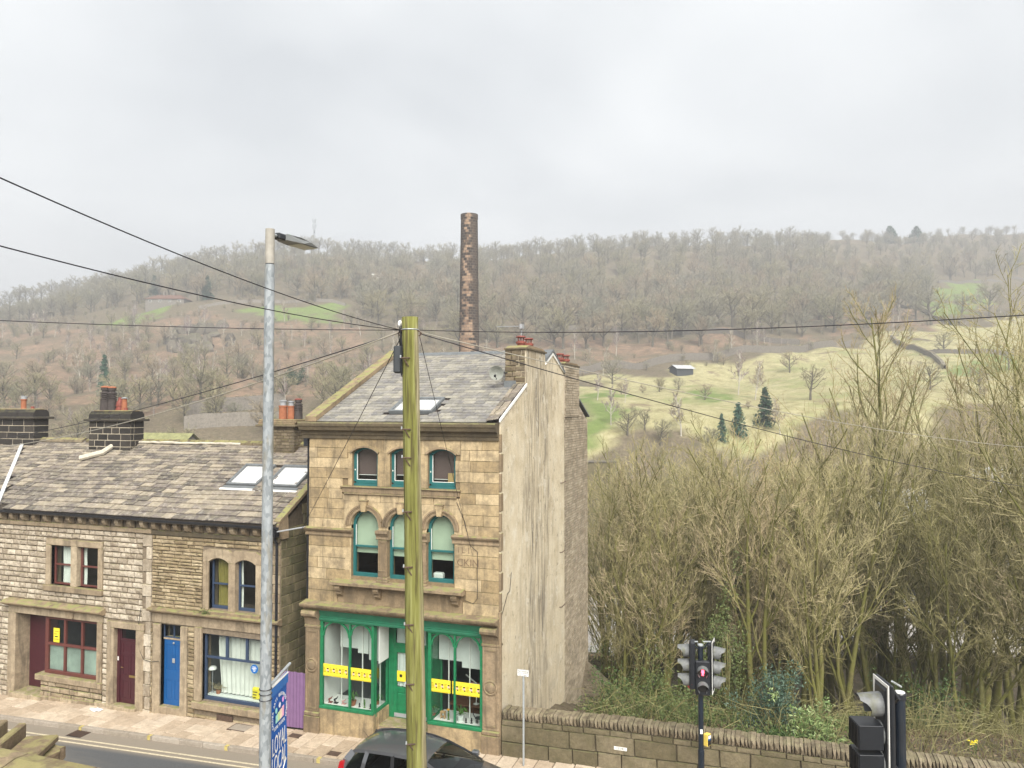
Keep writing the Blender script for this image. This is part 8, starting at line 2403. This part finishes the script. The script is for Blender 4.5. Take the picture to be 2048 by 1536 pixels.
# ---- near bare trees below the wall
TH = dict(thin=.93, kids=[13, 7, 6, 4], ang=[32, 36, 36, 34], ratio=[.42, .50, .50, .55], start=[.27, .15, .1, .1], taper=[.45, .4, .3, .3], rad=[.5, .5, .5, .6], wob=[.06, .10, .13, .16, .18], up=[.03, .09, .09, .08, .06], trunk=.88, lean=.10)
TH2 = dict(TH, stems=3, kids=[8, 6, 6, 4], lean=.16)
POP = dict(TH, kids=[30, 9, 7, 3], ang=[30, 30, 34, 34], ratio=[.40, .42, .45, .5], taper=[.75, .4, .3, .3], start=[.20, .12, .1, .1], up=[.05, .12, .09, .05, .02], lean=.02, trunk=.97)
TALL = dict(TH, kids=[16, 7, 6, 4], trunk=.95, start=[.30, .12, .1, .1], ang=[40, 42, 42, 40])
NV = {}
def near_variant(key, spec, H, tr, seed, tw=B_TWIG):
    a, b_ = tree_mesh(grow(random.Random(seed), H, tr, spec), key, 2, 4, [.03, .018, .0105, .0068, .0055], (9, 6, 4, 3, 3))
    a.materials.append(B_NEAR); b_.materials.append(B_BR); b_.materials.append(tw)
    NV[key] = (a, b_, H)
for i in range(4): near_variant('th%d' % i, TH, 12, .17, 100+i, (B_TWIG, B_TWIG, B_BR, B_TWIG2)[i])
for i in range(4): near_variant('mu%d' % i, TH2, 11, .13, 120+i, (B_TWIG, B_TWIG2, B_BR, B_TWIG)[i])
near_variant('pop', POP, 19, .24, 140, B_TWIG2)
for i in range(2): near_variant('tall%d' % i, TALL, 15, .18, 150+i, B_TWIG)
def near_tree(key, px, d, ytop, label, grp=None):
    x, y = at_depth(px, d); z = gz(x, y); zt = CZ - (ytop-814)/F*d
    a, b_, H = NV[key]; s = (zt-z)/H/.98
    t = thing('bare_tree', label, 'tree', (x, y, z-.1), grp); t.scale = (min(s, 1.25)*q.uniform(.9, 1.1),)*2 + (s,)
    t.rotation_euler = (0, 0, q.uniform(0, 6.28))
    for nm, me in (('trunk', a), ('crown', b_)):
        o = bpy.data.objects.new(nm, me); col.objects.link(o); o.parent = t
    return t
near_tree('pop', 1738, 38, 588, 'tallest bare tree of the thicket with ruddy upswept twigs')
near_tree('tall0', 2003, 31, 660, 'tall bare tree with a straight grey stem at the thicket edge')
near_tree('tall1', 1905, 36, 700, 'tall forking bare tree left of the straight grey stem')
near_tree('tall1', 2075, 27, 640, 'tall bare tree beyond the straight grey stem')
near_tree('pop', 2030, 40, 668, 'upswept ruddy tree behind the straight grey stem')
near_tree('pop', 1880, 44, 730, 'upswept ruddy tree behind the forking tall tree')
near_tree('th3', 1965, 37, 700, 'fine-twigged tall tree just left of the straight grey stem')
near_tree('th1', 1640, 41, 745, 'tall bare tree beside the tallest of the thicket')
near_tree('th2', 1812, 42, 740, 'bare tree crowding the far side of the tallest')
for x0_, x1_, ytop, d0, d1, n, nm in ((1195, 1330, 915, 27, 40, 7, 'next to the brick gable'), (1310, 1480, 890, 27, 44, 9, 'behind the far traffic signal'), (1460, 1640, 885, 28, 46, 9, 'above the holly bush'),
                                   (1620, 1800, 870, 28, 46, 7, 'round the tallest tree'), (1790, 1960, 880, 26, 46, 7, 'above the leaf-strewn bank'), (1940, 2110, 860, 25, 44, 7, 'round the straight grey stem')):
    for i in range(n):
        px = x0_ + (x1_-x0_)*(i+q.uniform(.1, .9))/n; d = q.uniform(d0, d1)
        key = q.choice(('th0', 'th1', 'th2', 'th3', 'mu0', 'mu1', 'mu2', 'mu3'))
        k2 = 'many-stemmed' if key[0] == 'm' else 'single-stemmed'
        nt_r = near_tree(key, px, d, ytop + q.uniform(-35, 75) + (d-30)*-1.2, 'mossy %s bare tree in the thicket %s' % (k2, nm), '%s thicket trees %s' % (k2, nm))
pp = []
for i in range(100):
    px = q.uniform(1180, 2130); d = q.uniform(27, 46) if i < 30 else q.uniform(62, 98)
    x, y = at_depth(px, d); z = gz(x, y); top = float(np.interp(px, [1180, 1330, 1480, 1640, 1800, 2130], [935, 910, 905, 905, 915, 915])) + q.uniform(-10, 110)
    pp.append((x, y, z-.2, max(.3, (CZ-(top-814)/F*d - z)/11.5), q.uniform(0, 6.28), q.randrange(8)))
mass_object('sapling_thicket', pp, 'dense thicket of thin bare saplings filling the valley side', [NV[k] for k in ('mu0', 'mu1', 'mu2', 'mu3', 'th0', 'th1', 'th2', 'th3')])
ivied = [o for o in scene.objects if o.name.startswith('bare_tree') and o.parent is None and str(o.get('label', '')).startswith('mossy single')][::3]
for o in ivied:                                            # ivy sleeves on some trunks
    tm = [c for c in o.children if c.name.startswith('trunk')][0].data
    vs = [v.co for v in tm.vertices if 0 < v.co.z < 4.5][:90]
    if vs: link_mesh('ivy', leaf_mb([tuple(v + Vector((q.gauss(0, .12), q.gauss(0, .12), q.gauss(0, .25)))) for v in vs for _ in range(8)], .07, q).mesh('ivy'), L_IVY, o)
# low bare scrub and brambles on the bank: a tangle nobody could count
b = MB(); rr = random.Random(55)
for i in range(1500):
    px = rr.uniform(1175, 2120); d = rr.uniform(20.5, 34) if px < 1700 else rr.uniform(17.8, 30)
    x, y = at_depth(px, d)
    if y < 1.0 or (x < 3.3 and y < 10.4): continue
    z = 0; P = [Vector((x, y, 0))]; a = rr.uniform(0, 6.28); L_ = rr.uniform(.5, 1.8)
    bend = rr.uniform(.2, .9)
    P.append(P[0] + Vector((math.cos(a)*L_*bend*.5, math.sin(a)*L_*bend*.5, L_*.6))); P.append(P[0] + Vector((math.cos(a)*L_*bend*1.3, math.sin(a)*L_*bend*1.3, L_*rr.uniform(.4, .9))))
    b._p = getattr(b, '_p', []); b._p.append(P)
zs_ = ground(np.array([p[0].x for p in b._p]), np.array([p[0].y for p in b._p]))
for P, z in zip(b._p, zs_):
    r_ = rr.uniform(.006, .014)
    b.tube([(v.x, v.y, v.z+z-.05) for v in P], [r_, r_*.8, r_*.4], 3, cap=False)
tag(b.build('bramble_scrub', B_BR), 'tangle of bare bramble stems and twigs on the bank', kind='stuff')
# fallen leaves and ground ivy
pts = []
for i in range(15000):
    px = rr.uniform(1175, 2150); d = rr.uniform(17.8, 34)
    x, y = at_depth(px, d)
    if y < .9 or (x < 3.3 and y < 10.4): continue
    pts.append((x, y))
zs_ = ground(np.array([p[0] for p in pts]), np.array([p[1] for p in pts]))
tag(leaf_mb([(p[0], p[1], z+.03+rr.uniform(0, .12)) for p, z in zip(pts, zs_)], .05, rr, flat=1.2).build('leaf_litter', leaf_mat('dead_leaf', (.07, .045, .02), (.15, .105, .06), (.25, .19, .12), .9)), 'brown leaf litter strewn over the bank', kind='stuff')
pts = [(x, y) for x, y in pts if rr.random() < .75 and to_cam(x, y)[0]/to_cam(x, y)[1]*F+1024 < 1720]
zs_ = ground(np.array([p[0] for p in pts]), np.array([p[1] for p in pts]))
tag(leaf_mb([(p[0]+rr.gauss(0,.2), p[1]+rr.gauss(0,.2), z+rr.uniform(.05, .5)) for p, z in zip(pts, zs_) for _ in range(2)], .055, rr).build('ground_ivy', L_BRAM), 'ground ivy and bramble leaves under the bare trees', kind='stuff')
# daffodils on the bank
x, y, z = at_px(1930, 1462, 20.5)
for i, (dx_, lab) in enumerate(((0, 'clump of yellow daffodils on the bank'), )):
    z = gz(x, y)
    t = thing('daffodil_clump', lab, 'flowers', (x, y, z)); bq = MB(); fq = MB()
    for k in range(7):
        a, e = rr.uniform(0, 6.28), rr.uniform(0, .16); px_, py_ = x+e*math.cos(a), y+e*math.sin(a); h_ = rr.uniform(.22, .34)
        bq.tube([(px_, py_, z-.02), (px_, py_, z+h_)], .006, 4)
        fq.lathe(px_, py_, [(.005, 0), (.045, .01), (.02, .02), (.022, .05)], 8, z0=z+h_)
    bq.build('stems', LEAFG, t); fq.build('flower_heads', YELLOW, t)
# ivy plant growing from the cottage ledge
x, z = fac(410, 1228, -.15)
t = thing('ledge_plant', 'tuft of green weed growing on the ledge under the arched cottage windows', 'plant', (x, -.12, z))
leaf_mb([(x+rr.gauss(0, .12), -.14+rr.gauss(0, .04), z+abs(rr.gauss(0, .07))) for _ in range(160)], .03, rr).build('leaves', L_BRAM, t)
MB().tube([(x, -.1, z-.02), (x, -.14, z+.1)], .006, 4).build('stem', LEAFG, t)
# ------------------------------------------------------------------ haze in the valley air
hb = MB().box(-1500, 1500, -600, 1500, VALLEY-4, 175)
hz_m = bpy.data.materials.new('valley_haze'); hz_m.use_nodes = True
nt_ = hz_m.node_tree; nt_.nodes.clear()
pvn = nt_.nodes.new('ShaderNodeVolumePrincipled'); on = nt_.nodes.new('ShaderNodeOutputMaterial')
pvn.inputs['Color'].default_value = (.93, .95, 1, 1); pvn.inputs['Density'].default_value = .0014; pvn.inputs['Anisotropy'].default_value = .2
nt_.links.new(pvn.outputs[0], on.inputs['Volume'])
tag(hb.build('haze', hz_m), 'thin pale haze filling the valley air', kind='stuff')
